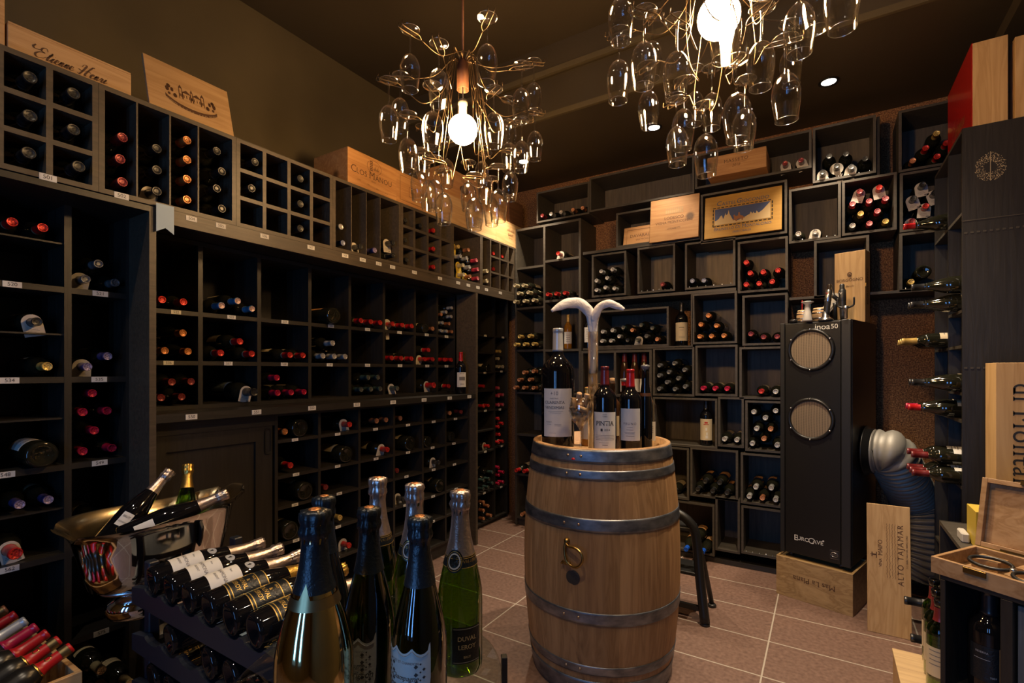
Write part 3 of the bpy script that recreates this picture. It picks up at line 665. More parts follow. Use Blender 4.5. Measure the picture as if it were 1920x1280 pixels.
# tall bookcase
GL = ('L', XG); T_ = .011
pile(GL, 1.814, -.02, [(23, 419, 'red'), (80, 431, 'red')], 'upper thin ledge of the tall bookcase')
pile(GL, 1.636+T_, -.01, [(184, 495, 'grey'), (158, 521, 'grey', 't'), (217, 529, 'grey')], 'top corner-side bay of tall bookcase')
pile(GL, 1.470, -.01, [(69.6, 602.5, 'black', 't')], 'second thin ledge of the tall bookcase')
pile(GL, 1.296+T_, -.01, [(88.6, 683, 'gold')], 'bay above plate 534 of the bookcase')
pile(GL, 1.296+T_, .0, [(202, 662, 'violet'), (164, 682, 'violet', 't')], 'bay of violet-topped bottles in the bookcase')
pile(GL, .965+T_, .02, [(173, 737, 'crimson'), (147, 773, 'crimson'), (201, 770, 'crimson'), (177, 807, 'crimson'), (153, 846, 'crimson'), (214, 839, 'crimson')], 'tall bookcase, corner-side bay at counter height')
pile(GL, .63+T_, .0, [(185, 917, 'maroon'), (154, 952, 'red'), (213, 939, 'red')], 'tall bookcase, bay behind the champagne bucket')
pile(GL, .965+T_, -.04, [(80, 852, 'black', 'om')], 'bay with plate 548 of the bookcase', lab='paper')
pile(GL, .813, .0, [(43, 950, 'violet'), (85, 939, 'violet')], 'lowest thin ledge of the tall bookcase')
pile(GL, .63+T_, -.02, [(29, 1047, 'red', 'tm')], 'bay above plate 562 of bookcase', lab='paper')
# recess
B1, B2, B3 = 1.59+.01, 1.365+.01, ZT+.02
pile(GL, B1, .0, [(304, 554, 'red'), (344, 558, 'red')], 'recess top row, first bay')
pile(GL, B1, -.02, [(418, 566, 'blue'), (453, 569, 'blue'), (483, 574, 'blue')], 'recess top row, second bay')
pile(GL, B1, .0, [(627, 597, 'black', 'om')], 'recess top row, fourth bay', lab='paper_orange')
pile(GL, B1, -.02, [(679, 599, 'red'), (697, 601, 'red'), (718, 604, 'red')], 'recess top row, fifth bay')
pile(GL, B1, -.02, [(737, 607, 'red', 'r'), (755, 608, 'red'), (774, 611, 'red')], 'recess top row, sixth bay')
pile(GL, B1, .0, [(800, 615, 'black', 'o'), (819, 615, 'copper')], 'recess top row, seventh bay')
pile(GL, B1, .0, [(837, 580, 'silver'), (848, 577, 'silver'), (828, 591, 'copper'), (846, 595, 'silver'), (830, 606, 'silver'), (843, 605, 'copper'), (830, 618, 'silver'), (840, 619, 'silver'), (850, 619, 'copper')], 'recess top row, last bay', scale=.8)
pile(GL, B2, .0, [(345.5, 633, 'orange'), (309, 655, 'orange'), (375, 658, 'orange')], 'recess middle row, first bay', 'u')
pile(GL, B2, -.02, [(450, 640, 'red'), (414, 657, 'red'), (479, 659, 'red')], 'recess middle row, second bay')
pile(GL, B2, -.01, [(549, 662, 'red'), (574, 663, 'red')], 'recess middle row, third bay')
pile(GL, B2, -.02, [(624, 639, 'silver'), (608, 664, 'silver'), (633, 665, 'silver'), (652, 665, 'silver')], 'recess middle row, fourth bay')
pile(GL, B2, -.02, [(735, 669, 'red'), (753, 669, 'red'), (772, 669, 'red')], 'recess middle row, sixth bay')
pile(GL, B2, -.01, [(804, 650, 'red'), (797, 669, 'red', 't'), (812, 669, 'red')], 'recess middle row, bay seven')
pile(GL, B2, .0, [(836, 671, 'red'), (850, 671, 'red')], 'recess middle row, last bay')
pile(GL, B3, -.02, [(325, 719, 'maroon'), (368, 723, 'maroon'), (303, 753, 'maroon'), (345, 751, 'maroon')], 'counter row, first bay', lab='paper_cream')
pile(GL, B3, -.06, [(480, 743, 'black', 'mt')], 'counter row, second bay', lab='paper_blue')
pile(GL, B3, -.02, [(519.5, 708, 'crimson'), (522, 740, 'crimson'), (549, 740, 'crimson'), (574, 736, 'crimson')], 'counter row, third bay')
pile(GL, B3, -.02, [(692, 712, 'green'), (709, 711, 'green'), (682, 733, 'green'), (699, 732, 'green'), (715, 731, 'green')], 'counter row, fifth bay')
pile(GL, B3, -.05, [(745, 730, 'green', 't')], 'counter row, sixth bay')
pile(GL, B3, -.04, [(814, 729, 'red', 'mt')], 'counter row, seventh bay'); pile(GL, B3, -.04, [(842, 727, 'red')], 'counter row, last bay')
# low shelf under the counter
GF = FLo; q = .009
for z, off, its, w in ((.975, .0, [(521, 810, 'orange'), (553, 807, 'black', 'om')], 'top cell, first bay'), (.975, -.01, [(656, 797, 'red', 't')], 'top cell, second bay'), (.975, .02, [(716, 791, 'copper'), (726, 790, 'copper')], 'top cell, third bay'),
    (.975, .02, [(751, 786, 'copper')], 'top cell, fourth bay'), (.975, .0, [(865, 770, 'maroon'), (843, 771, 'copper')], 'top cell, sixth bay'),
    (.795, .02, [(545, 877, 'red')], 'second cell, first bay'), (.795, .0, [(650, 859, 'black', 'om')], 'second cell, second bay'), (.795, -.02, [(727, 846, 'red', 't')], 'second cell, third bay'), (.795, .0, [(770, 840, 'black', 'om')], 'second cell, fourth bay'),
    (.795, .0, [(803, 825, 'black', 'o')], 'second cell, fifth bay'), (.795, .02, [(848, 807, 'black', 'o')], 'second cell, sixth bay'),
    (.64, .0, [(573, 931, 'black', 'om')], 'third cell, first bay'), (.64, .02, [(611, 919, 'maroon')], 'third cell, second bay'), (.64, .02, [(745, 872, 'maroon')], 'third cell, fourth bay'), (.64, -.02, [(823, 912, 'black', 't')], 'third cell, fifth bay'),
    (.455, .0, [(545, 1006, 'black', 'om')], 'fourth cell, first bay'), (.455, .0, [(637, 972, 'gold'), (617, 976, 'copper')], 'fourth cell, second bay'), (.455, -.01, [(757, 932, 'black', 't')], 'fourth cell, fourth bay'),
    (.28, .0, [(655, 1024, 'red', 't')], 'bottom cell, second bay'), (.455, .0, [(827, 996, 'black', 'om')], 'fourth cell, fifth bay')):
    pile(GF, z+q, off, its, w.replace(' of the low shelf', '')+' of low shelf')
# narrow corner shelf
GN = FN; q = .008
for z, its, w in ((1.314, [(916, 686, 'black', 'o')], 'third cell down'), (1.158, [(903, 725, 'red')], 'fourth cell down'), (.99, [(903, 759, 'red'), (913, 759, 'red')], 'fifth cell down'),
    (.64, [(917, 832, 'red', 't')], 'cell at barrel height'), (.29, [(906, 901, 'green'), (924, 902, 'green'), (912, 912, 'green'), (923, 910, 'green'), (907, 920, 'green'), (922, 919, 'green')], 'green-capped cell'),
    (.045, [(908, 944, 'copper'), (914, 949, 'copper'), (907, 963, 'copper'), (921, 969, 'copper'), (905, 979, 'copper')], 'floor cell')):
    pile(GN, z+q, -.01, its, w+', corner shelf', lo=yl(901, -2.45), hi=yl(926, -2.45), scale=.9)
for z, its, w in ((1.325, [(938, 659, 'gold'), (934, 672, 'cream'), (940, 687, 'cream'), (931, 687, 'cream')], 'cream-capped cell'), (.985, [(933, 728, 'pink'), (939, 728, 'pink'), (934, 742, 'pink'), (933, 756, 'pink'), (941, 756, 'pink')], 'third cell down'),
    (.655, [(933, 785, 'red'), (938, 798, 'red'), (932, 801, 'red'), (936, 813, 'red'), (942, 826, 'red'), (933, 829, 'red')], 'all-red cell'), (.29, [(934, 878, 'crimson'), (944, 875, 'crimson'), (936, 889, 'crimson'), (934, 904, 'crimson'), (944, 901, 'crimson')], 'crimson-capped cell')):
    pile(GN, z+q, -.01, its, w+', corner shelf', lo=yl(929.5, -2.45), hi=yl(949, -2.45), scale=.9)
# back wall rack (tips poke out of the shelves)
q = .010
for z, its, w, c, o_ in ((1.864, [(964, 531), (980.8, 526), (972, 546), (990, 543.6), (962.5, 563), (982.7, 562), (1000, 559.6)], 'gold-topped pile in the back rack', 'cream', -.10), (1.503, [(973.7, 623), (992, 622), (966, 641.5), (983, 640.6), (1001, 640)], 'copper-topped pile in the back rack', 'gold', -.10),
    (1.141, [(982, 685), (1001, 684), (973, 702.5), (992.6, 702.5), (965, 721), (982, 720), (1001, 720.7)], 'counter-height pile, back rack', 'copper', -.10), (.44, [(962.4, 883), (978, 885), (991, 886)], 'red and green row low in the back rack', 'red', -.08)):
    pile(FB, z+q, o_, [(u, v, c) for u, v in its], w, lo=X0b+.003, hi=X1b+.02)
pile(FB, .06+.02, -.06, [(978, 932, 'copper')], 'lower bay of the back rack, upper'); pile(FB, .06+.02, -.02, [(968, 951, 'green')], 'floor bay of the back rack') if False else None
pile(FB, 2.249, -.02, [(1046, 464, 'red', 't')], 'upper second bay of the back rack'); pile(FB, 1.917, -.05, [(1021.5+8, 549, 'red'), (1040, 548, 'red'), (1058, 546, 'red')], 'second bay of the back rack, red trio')
def cr(key, its, w, off=.01, kind='b', **k):
    e, s0, s1, z0, z1, th = CR[key]
    pile(FB, z0+th, off, its, w, kind, lo=s0+th, hi=s1-th, **k)
cr('K1', [(1016.4, 402, 'maroon'), (1033, 393, 'silver'), (1051.6, 391, 'silver'), (1074, 386, 'copper'), (1095, 384, 'copper')], 'long crate at the corner end under the ceiling', .0)
cr('K4', [(1540, 313, 'black', 't'), (1570.6, 306, 'black', 'r'), (1600.8, 299, 'grey', 't'), (1555, 285.6, 'black'), (1586.6, 277.4, 'black'), (1627, 293, 'black')], 'ceiling crate of dark bottles', -.02)
cr('K3', [(1471.8, 297.5, 'maroon', 't'), (1502, 290, 'maroon', 't')], 'beside the flat orange box', -.02)
cr('K5', [(1711.6, 282, 'copper'), (1757.6, 275, 'red'), (1736, 257, 'red'), (1756.6, 232, 'gold'), (1774.6, 249.5, 'red')], 'far under-ceiling crate', .0)
cr('K8', [(1491.5, 421.8, 'silver'), (1528.6, 416, 'silver', 't')], 'crate beside the yellow panel', -.01)
cr('K9', [(1596.8, 413, 'silver'), (1632, 408.7, 'pink'), (1668.7, 403, 'gold'), (1614, 390, 'gold'), (1649, 383.4, 'pink'), (1596, 372, 'pink'), (1630, 365, 'pink'), (1668.7, 365, 'pink'), (1612, 348, 'maroon', 't'), (1649, 342, 'red', 't')], 'packed pink-capped crate', -.01)
cr('K10', [(1713, 401.5, 'maroon', 't'), (1740, 395, 'black'), (1738, 376, 'red', 't'), (1713, 359, 'black', 't'), (1752, 350, 'black', 't'), (1730, 330, 'black', 't')], 'crate by the side stack', -.02)
cr('K11', [(1107, 539, 'silver'), (1128, 536, 'silver'), (1148.5, 534, 'silver'), (1117.4, 520, 'silver'), (1138, 517, 'silver'), (1127, 501, 'silver'), (1148, 497, 'silver')], 'small upright seven-bottle crate', -.03, scale=.95)
cr('K12', [(1242, 524, 'maroon')], 'bare-backed small crate', .02)
cr('K13', [(1296, 517, 'navy'), (1315, 516, 'navy')], 'crate beside the bright red capsules', .0)
cr('K14', [(1391.4, 525, 'red'), (1417.4, 525, 'red'), (1445, 520.6, 'red'), (1405.5, 506.5, 'red'), (1429, 503.6, 'red'), (1457.6, 502, 'red'), (1390, 489.6, 'red')], 'crate of seven red capsules', -.01)
cr('K16', [(1720.5, 518, 'copper', 'o'), (1700, 536, 'gold')], 'crate above the cork wall', .0)
cr('K17', [(1123, 636, 'silver'), (1140, 635, 'silver'), (1157, 634, 'silver'), (1174, 633, 'black'), (1191, 631, 'green', 't'), (1212, 630, 'grey'), (1232, 628, 'copper'), (1130, 617, 'silver'), (1148, 615, 'silver'), (1172, 618, 'green'), (1182, 622, 'copper'), (1202, 609, 'green'), (1223, 608, 'green')], 'crate behind folded cloth', -.01, scale=.94)
cr('K19', [(1305, 630, 'orange'), (1329, 627, 'orange'), (1357, 626, 'orange'), (1314, 608, 'orange'), (1343, 606, 'orange'), (1328, 587, 'orange')], 'orange-capped pyramid crate', .0)
cr('K20', [(1405, 626, 'maroon'), (1431, 627, 'maroon'), (1457, 625, 'maroon')], 'crate of three beside the cooling unit top', .0)
cr('K21', [(1228, 725, 'grey'), (1244, 722, 'grey'), (1262, 725, 'grey'), (1282, 725, 'grey'), (1226, 703, 'grey'), (1251, 700, 'grey'), (1270, 705, 'grey'), (1236, 688, 'grey'), (1264, 681, 'grey'), (1283, 689, 'grey')], 'heaped grey-capped crate', -.02, scale=.95)
cr('K22', [(1309, 725, 'crimson'), (1338, 725, 'crimson'), (1362, 725, 'crimson')], 'crate with a magenta row', .0)
cr('K23', [(1427, 731, 'red'), (1457, 729, 'silver')], 'crate by the upper grille of the cooling unit', .0)
cr('K25', [(1357, 820, 'silver'), (1376, 828, 'silver')], 'narrow crate of two silver capsules', .0)
cr('K26', [(1404.6, 831, 'silver'), (1431, 834, 'copper'), (1458, 832, 'silver'), (1418, 812, 'silver'), (1443.7, 814, 'copper'), (1404, 791, 'silver'), (1431, 791, 'silver'), (1457, 791, 'silver')], 'three-layer silver crate', .0)
cr('K28', [(1305, 917, 'black'), (1336, 922, 'black'), (1363, 925, 'black'), (1320.7, 904, 'black'), (1349, 905, 'black')], 'five-bottle crate beside the barrel', .0, lab='paper_orange')
cr('K29', [(1401.6, 934, 'silver'), (1432, 938, 'copper'), (1458, 940, 'silver'), (1416.8, 914, 'silver'), (1446, 915, 'silver')], 'five-bottle crate by the cooling unit', .0, lab='paper_orange')
cr('K27', [(1263, 905, 'black')], 'crate peeping past the barrel rim', .0)
cr('K30', [(1286, 1000, 'wax'), (1322, 1008, 'wax'), (1304, 985, 'wax')], 'low crate by the step stool', -.12, kind='u', lab='paper_orange')
pile(FB, 1.151, .0, [(1100, 725, 'red'), (1126, 725, 'gold')], 'hidden rack behind the glass vase')
# side stack: tips poke out towards the room
GR = FR
def rr_(floor, its, w, off=-.17, **k): pile(GR, floor+.008, off, its, w, lo=2.986, hi=3.62, **k)
rr_(1.44, [(1684, 643, 'gold'), (1689, 642, 'gold'), (1694, 641, 'gold')], 'side stack, gold trio', -.178)
rr_(1.225, [(1706, 719, 'black'), (1712, 718, 'black')], 'side stack, shiny pair below the gold trio', -.172, kind='u')
rr_(1.10, [(1693, 758, 'crimson'), (1700, 757, 'red')], 'side stack, red-and-white-collared pair', -.172, kind='u')
rr_(.80, [(1701, 869, 'maroon'), (1709, 851, 'maroon'), (1713, 882, 'maroon'), (1707, 876, 'maroon'), (1701, 820, 'maroon')], 'side stack, white-labelled maroon heap', -.17, lab='paper')
rr_(1.60, [(1709, 536, 'black'), (1707, 562, 'black'), (1704, 566, 'black')], 'side stack, black-foiled group at shoulder height', -.17, kind='u')
rr_(2.04, [(1695, 426, 'red')], 'side stack near its top', -.17, kind='u')

# ============================================================ chandeliers hung with wine glasses
GP = [(0, .0035), (.012, .0042), (.030, .0018), (.0360, .0006), (.0365, .0012), (.0360, .0028), (.020, .0050), (.008, .0078), (.0045, .014), (.0034, .030), (.0032, .070), (.0036, .092), (.0060, .100)]
GB = [(.0060, .100), (.014, .1035), (.024, .112), (.0325, .126), (.0375, .142), (.0395, .158), (.0392, .174), (.0370, .196), (.0335, .220), (.0312, .238)]
def tor(R, r, z): return [(R+r*math.cos(a), z+r*math.sin(a)) for a in [k*math.pi/3 for k in range(7)]]
gfoot = MB().lathe(GP[:8], 28).lathe(tor(.0362, .0011, .0016), 28, None, 1).mesh('foot', ['clear_glass', 'glass_edge']); gstem = MB().lathe(GP[7:], 14).mesh('stem', ['clear_glass'])
gbowl = MB().lathe(GB, 28).lathe([(.0312, .238), (.0318, .2388), (.0312, .2396), (.0305, .2388), (.0302, .236), (.0322, .220), (.036, .196)], 28).lathe(tor(.0312, .0008, .2388), 28, None, 1).mesh('bowl', ['clear_glass', 'glass_edge'])
def wineglass(loc, label, sc=1.0, tilt=(0, 0)):
    e = thing('wine_glass', loc, label, 'glass', 'wine glasses hung upside down on the chandeliers')
    e.matrix_basis = Matrix.Translation(loc) @ Euler((math.pi+tilt[0], tilt[1], 0)).to_matrix().to_4x4() @ Matrix.Scale(sc, 4)
    for n_, me in (('foot', gfoot), ('stem', gstem), ('bowl', gbowl)):
        o = bpy.data.objects.new(n_, me); COL.objects.link(o); o.parent = e
def chandelier(L, glasses, which, zhub):
    lx, ly, lz = L; c = Vector((lx, ly, 0))
    T = thing('chandelier', (lx, ly, ZC), 'chandelier of wires and upturned wine glasses, '+which, 'chandelier')
    mb = MB(); mb.lathe([(0, ZC-.002), (.05, ZC-.002), (.052, ZC-.012), (.02, ZC-.035), (0, ZC-.036)], 24, Matrix.Translation(c)); mb.obj('ceiling_rose', 'rust', T)
    mb = MB(); mb.tube([(lx, ly, ZC-.03), (lx, ly, zhub-.01)], .0055, 10); mb.obj('rod', 'rust', T)
    mb = MB(); mb.lathe([(0, zhub+.004), (.014, zhub+.002), (.018, zhub-.012), (.026, zhub-.03), (.026, zhub-.135), (.024, zhub-.135), (.024, zhub-.04), (0, zhub-.036)], 24, Matrix.Translation(c)); mb.obj('hub_sleeve', 'rust', T)
    zs = lz+.062
    mb = MB(); mb.tube([(lx, ly, zhub-.04), (lx, ly, zs+.055)], .003, 8)
    mb.lathe([(0, zs+.066), (.020, zs+.064), (.0205, zs+.045), (.0175, zs+.043), (.0175, zs+.012), (.0145, zs-.002), (0, zs-.002)], 24, Matrix.Translation(c)); mb.obj('socket', 'socket', T)
    mb = MB(); R = .0625; pr = [(R*math.sin(a), lz-R*math.cos(a)) for a in [math.pi*i/20*.9 for i in range(21)]]; pr[0] = (0, lz-R)
    pr += [(.0135, lz+R+.002), (0, lz+R+.002)]; mb.lathe(pr, 32, Matrix.Translation(c)); b = mb.obj('bulb', 'bulb', T)
    rg = random.Random(5+len(glasses)); k = 0
    for (u, v, f, nm) in glasses:
        G = PF(u, v, f); sc = 1.0 if rg.random() < .7 else .93
        wineglass(G, nm, sc, (rg.uniform(-.03, .03), rg.uniform(-.03, .03)))
        z = G.z-.0100*sc; g2 = Vector((G.x, G.y, 0)); d = g2-c; R_ = d.length; d = d/R_; s_ = Vector((-d.y, d.x, 0)); zz = Vector((0, 0, 1))
        mb = MB(); jn = g2-d*.055+zz*(z-.004)
        ph = [math.cos(k*2.4), math.sin(k*2.4)]; hub = c+zz*(zhub-.012+.004*math.sin(k)); o_ = d*.6+Vector((ph[0], ph[1], 0))*.4; o_.normalize()
        if G.z > zhub-.13: P = [hub+o_*.012, hub+o_*.05+zz*.012, c+d*(R_*.45)+zz*((zhub+z)/2-.03), jn]
        else:
            dz = zhub-z; rad = .055+.035*((k*37) % 5)/5
            P = [hub+o_*.012, hub+o_*(rad*.7)+zz*.03, hub+o_*rad-zz*.05, c+o_*(rad+.02)+zz*(zhub-dz*.55), c+(o_*.5+d*.5)*(rad+.04)+zz*(z+.02), c+d*max(R_*.55, .07)+zz*(z-.045), jn]
        mb.tube(cat_rom(P, 7), .0017, 6); mb.obj('arm', 'wire', T); mb = MB()
        W = .0115
        U = [g2+d*.046+s_*W+zz*(z+.016), g2+d*.044+s_*W+zz*z, g2+s_*W+zz*z, g2-d*.035+s_*W+zz*z, jn, g2-d*.035-s_*W+zz*z, g2-s_*W+zz*z, g2+d*.044-s_*W+zz*z, g2+d*.046-s_*W+zz*(z+.016)]
        mb.tube(cat_rom(U, 4), .0017, 6); mb.obj('glass_cradle', 'wire', T); k += 1
    return T
A = [(769, 55, 1.93), (823, 81, 1.77), (914, 32, 1.81), (729, 150, 1.99), (752, 141, 2.13), (979, 122, 2.09), (1001, 115, 2.2), (811, 160, 1.86), (926, 167, 1.9), (765, 214, 2.06), (793, 237, 2.43), (979, 224, 2.14), (1003, 208, 2.28), (953, 186, 2.35),
     (955, 229, 2.42), (814, 296, 2.08), (831, 320, 2.24), (878, 304, 2.26), (890, 328, 2.16), (908.6, 287, 2.4), (934, 311, 2.15), (958, 282, 2.24), (785, 281, 2.2), (838, 262, 2.52), (905, 268, 2.58), (804, 300, 2.42), (922, 334, 2.50)]
WA = ['topmost on the rod side facing the bookcase', 'second highest, toward the long wall', 'highest of all beside the rod', 'outermost at the long-wall end', 'just inside the outermost long-wall one', 'outer at the cork-wall end, upper tier', 'outermost at the cork-wall end, upper tier',
      'in front of the bulb, long-wall flank', 'in front of the bulb, cork-wall flank', 'second tier at the long-wall end', 'behind the second-tier one, long-wall end', 'lower tier showing a downlight through it', 'far outer, middle tier', 'behind the upper cork-wall pair',
      'back middle tier, cork-wall flank', 'lower ring, over the oval-stamped crate', 'lowest over the small cubby cabinet', 'lower ring straight below the bulb', 'lowest of all, below the bulb', 'lower ring behind the lowest one', 'lower ring, cork-wall flank', 'lower ring, outermost cork-wall flank',
      'lower ring, outermost long-wall flank', 'rear of the bulb, long-wall flank', 'rear of the bulb, cork-wall flank', 'lower ring, rear long-wall flank', 'lower ring, rear cork-wall flank']
chandelier(L1, [(u, v, f, 'Hanging wine glass, chandelier by the long wall, '+w) for (u, v, f), w in zip(A, WA)], 'hanging nearer the corner, wholly visible'.replace('nearer', 'towards'), 2.68)
B = [(1163, -62, 1.45), (1162, 59, 1.69), (1209, 20, 1.44), (1224, 28, 1.88), (1270, 36, 1.42), (1213, 122, 1.78), (1268, 187, 1.68), (1283, 150, 1.74), (1320, 196, 1.67), (1335, 127, 1.80), (1379, 112, 1.44), (1397, 149, 1.71), (1429, 15, 1.38), (1472, 73, 1.46),
     (1498, -62, 1.26), (1574, -120, 1.24), (1525, -100, 1.42), (1362, -62, 1.28), (1303, 128, 1.95), (1388, -15, 1.86), (1480, 44, 1.78)]
WB = ['uppermost, facing the small cubbies', 'small low one at its corner-side edge', 'big one before the ceiling beam', 'behind the big one before the beam', 'big one beside the bulb, corner flank', 'with a downlight glowing under its rim', 'lowest, first of the bottom pair',
      'rising between the bottom pair', 'lowest, second of the bottom pair', 'small, straight below the bulb', 'large, low, beyond the bulb', 'low, nested behind the large one', 'large, beside the bulb on the cork-wall flank', 'low outer one toward the downlight',
      'upper outer one beside the lone downlight', 'outermost, cut by the frame edge', 'cut by the frame, inside the outermost', 'in front of the bulb', 'rear bottom tier, corner flank', 'rear, half hidden by the bulb', 'rear, cork-wall flank']
chandelier(L2, [(u, v, f, 'Hanging wine glass, chandelier beside the barrel, '+w) for (u, v, f), w in zip(B, WB)], 'beside the barrel, its top cut off', 2.73)
# recessed downlights
for i, (x, y, z) in enumerate(DOWN):
    e = thing('ceiling_spotlight', (x, y, z), ['recessed round downlight over the corner rack', 'recessed round downlight seen past a hanging glass rim', 'recessed round downlight alone on the lowered ceiling', 'recessed round downlight above the champagne table', 'recessed round downlight above the wooden case', 'recessed round downlight above the ice bucket', 'recessed round downlight above the barrel'][i], 'light', 'recessed ceiling downlights')
    mb = MB(); mb.lathe([(.036, z+.0), (.052, z-.001), (.053, z-.005), (.040, z-.006), (.034, z-.001)], 28, Matrix.Translation((x, y, 0))); mb.obj('trim_ring', 'black_metal', e)
    mb = MB(); mb.lathe([(0, z-.004), (.037, z-.004), (.037, z-.001), (0, z-.001)], 28, Matrix.Translation((x, y, 0))); mb.obj('lens', 'led', e)

# ============================================================ crates and boards on top
def P4(name, a): return a
def write(parent, M, rows, ink='ink_brown', name='lettering'):
    for r in rows:
        t, x, y, s = r[:4]; k = r[4] if len(r) > 4 else {}
        mb = MB()
        if isinstance(s, tuple):                       # small capitals: first size for capitals after a space or at the start
            big, small = s; parts = []; cur = ''; 
            for w_ in t.split(' '): parts += [(w_[0], big)] + ([(w_[1:], small)] if len(w_) > 1 else []) + [(' ', small)]
            parts = [q for q in parts[:-1]]; ws = []
            for tt, ss in parts:
                if tt == ' ': ws.append(ss*k.get('gap', .32)); continue
                me = text_mesh(tt, k.get('shear', 0), k.get('bold', 0), k.get('spacing', 1.05), True); xs_ = [v.co.x for v in me.vertices]; ws.append((max(xs_)-min(xs_))*ss+ss*.05)
            tot = sum(ws); cx = x-tot/2
            for (tt, ss), w1 in zip(parts, ws):
                if tt != ' ': mb.text(tt, ss, M @ Matrix.Translation((cx+w1/2, y+(ss-small)*.34 if ss == big else y, .0006)), 0, shear=k.get('shear', 0), bold=k.get('bold', 0), spacing=k.get('spacing', 1.05))
                cx += w1
        else: mb.text(t, s, M @ Matrix.Translation((x, y, .0006)), 0, **k)
        o_ = mb.obj(name, ink, parent)
    return o_
def block(name, label, x0, x1, y0, y1, z0, z1, m, mats2=None, cat='crate', lid=True, group=None):
    e = thing(name, ((x0+x1)/2, (y0+y1)/2, z0), label, cat, group)
    mb = MB(); mb.box(x0, x1, y0, y1, z0, z1-(.008 if lid else 0)).bev(.0012); mb.obj('body', m, e)
    if lid: mb = MB(); mb.box(x0+.001, x1-.001, y0+.001, y1-.001, z1-.0075, z1).bev(.001); mb.obj('lid', mats2 or m, e)
    return e
ye = lambda u, X: PX(u, 0, X).y
ZS = 2.386
# long crate with script lettering at the camera end
XA = -2.30; y0, y1 = ye(14, XA), ye(246, XA); zt = PX(246, 137, XA).z
e = block('wine_crate', 'long pale pine crate with handwritten script name above the six-cell cabinet', XA-.22, XA, y0, y1, ZS, zt, 'pale_y')
# script strokes (own brush lettering), x advances in units of letter height
def stroke_text(parent, M, strokes, h, r=.0016, ink='ink_brown'):
    mb = MB()
    for s_ in strokes:
        P = cat_rom([Vector((x*h, y*h, 0)) for x, y in s_], 5); n_ = len(P)
        L_, R_ = [], []
        for i, p in enumerate(P):
            t = (P[min(i+1, n_-1)]-P[max(i-1, 0)]); 
            if t.length < 1e-9: t = Vector((1, 0, 0))
            t.normalize(); nn_ = Vector((-t.y, t.x, 0)); w = r*(.45+.95*max(0, -t.y)) 
            L_.append(M @ (p+nn_*w+Vector((0, 0, .0008)))); R_.append(M @ (p-nn_*w+Vector((0, 0, .0008))))
        for i in range(n_-1): mb.poly([R_[i], R_[i+1], L_[i+1], L_[i]])
    return mb.obj('lettering', ink, parent)
def xf(S_, dx, dy=0, s=1): return [[(x*s+dx, y*s+dy) for x, y in q] for q in S_]
sE = [[(.95, .95), (.75, 1.25), (.45, 1.15), (.45, .85), (.75, .72), (.40, .65), (.15, .35), (.35, .02), (.80, .10), (1.0, .35)], [(-.15, 1.3), (-.25, 1.0), (.0, .82), (.45, .95)]]
st = [[(.0, .30), (.25, .75), (.30, .95), (.12, .25), (.18, .02), (.40, .20)], [(.05, .68), (.42, .68)]]
si = [[(.0, .20), (.18, .50), (.08, .12), (.16, .0), (.36, .20)], [(.20, .70), (.22, .73)]]
se = [[(.0, .18), (.22, .30), (.26, .46), (.12, .48), (.02, .20), (.14, .0), (.38, .18)]]
sn = [[(.0, .20), (.14, .48), (.04, .0)], [(.06, .25), (.24, .48), (.28, .36), (.22, .10), (.32, .0), (.46, .2)]]
sH = [[(.0, .9), (.1, 1.2), (.35, 1.15), (.22, .5), (.05, .02), (-.15, .1)], [(.85, 1.25), (.62, .6), (.52, .05), (.75, .1)], [(-.2, .55), (.15, .45), (.55, .62), (.9, .55)], [(.75, 1.15), (.9, 1.3), (1.0, 1.2)]]
sr = [[(.0, .2), (.12, .48), (.16, .40), (.28, .42), (.20, .12), (.28, .0), (.40, .18)]]
W_ = xf(sE, 0)+xf(st, 1.05)+xf(si, 1.42)+xf(se, 1.76)+xf(sn, 2.12)+xf(sn, 2.56)+xf(se, 3.0)+xf(sH, 3.85)+xf(se, 4.85)+xf(sn, 5.2)+xf(sr, 5.66)+xf(si, 6.04)
M = frame((XA+.0006, ye(60, XA), PX(60, 103, XA).z), (0, 1, 0), (0, 0, 1))
stroke_text(e, M, [[(x+.35*y, y) for x, y in q] for q in W_], (ye(207, XA)-ye(57, XA))/6.9, .0019)
e = block('wine_crate', 'pale crate corner at the very edge above the six-cell cabinet', XA-.22, XA, ye(-60, XA), ye(9, XA), ZS, PX(5, -10, XA).z, 'pale_y')
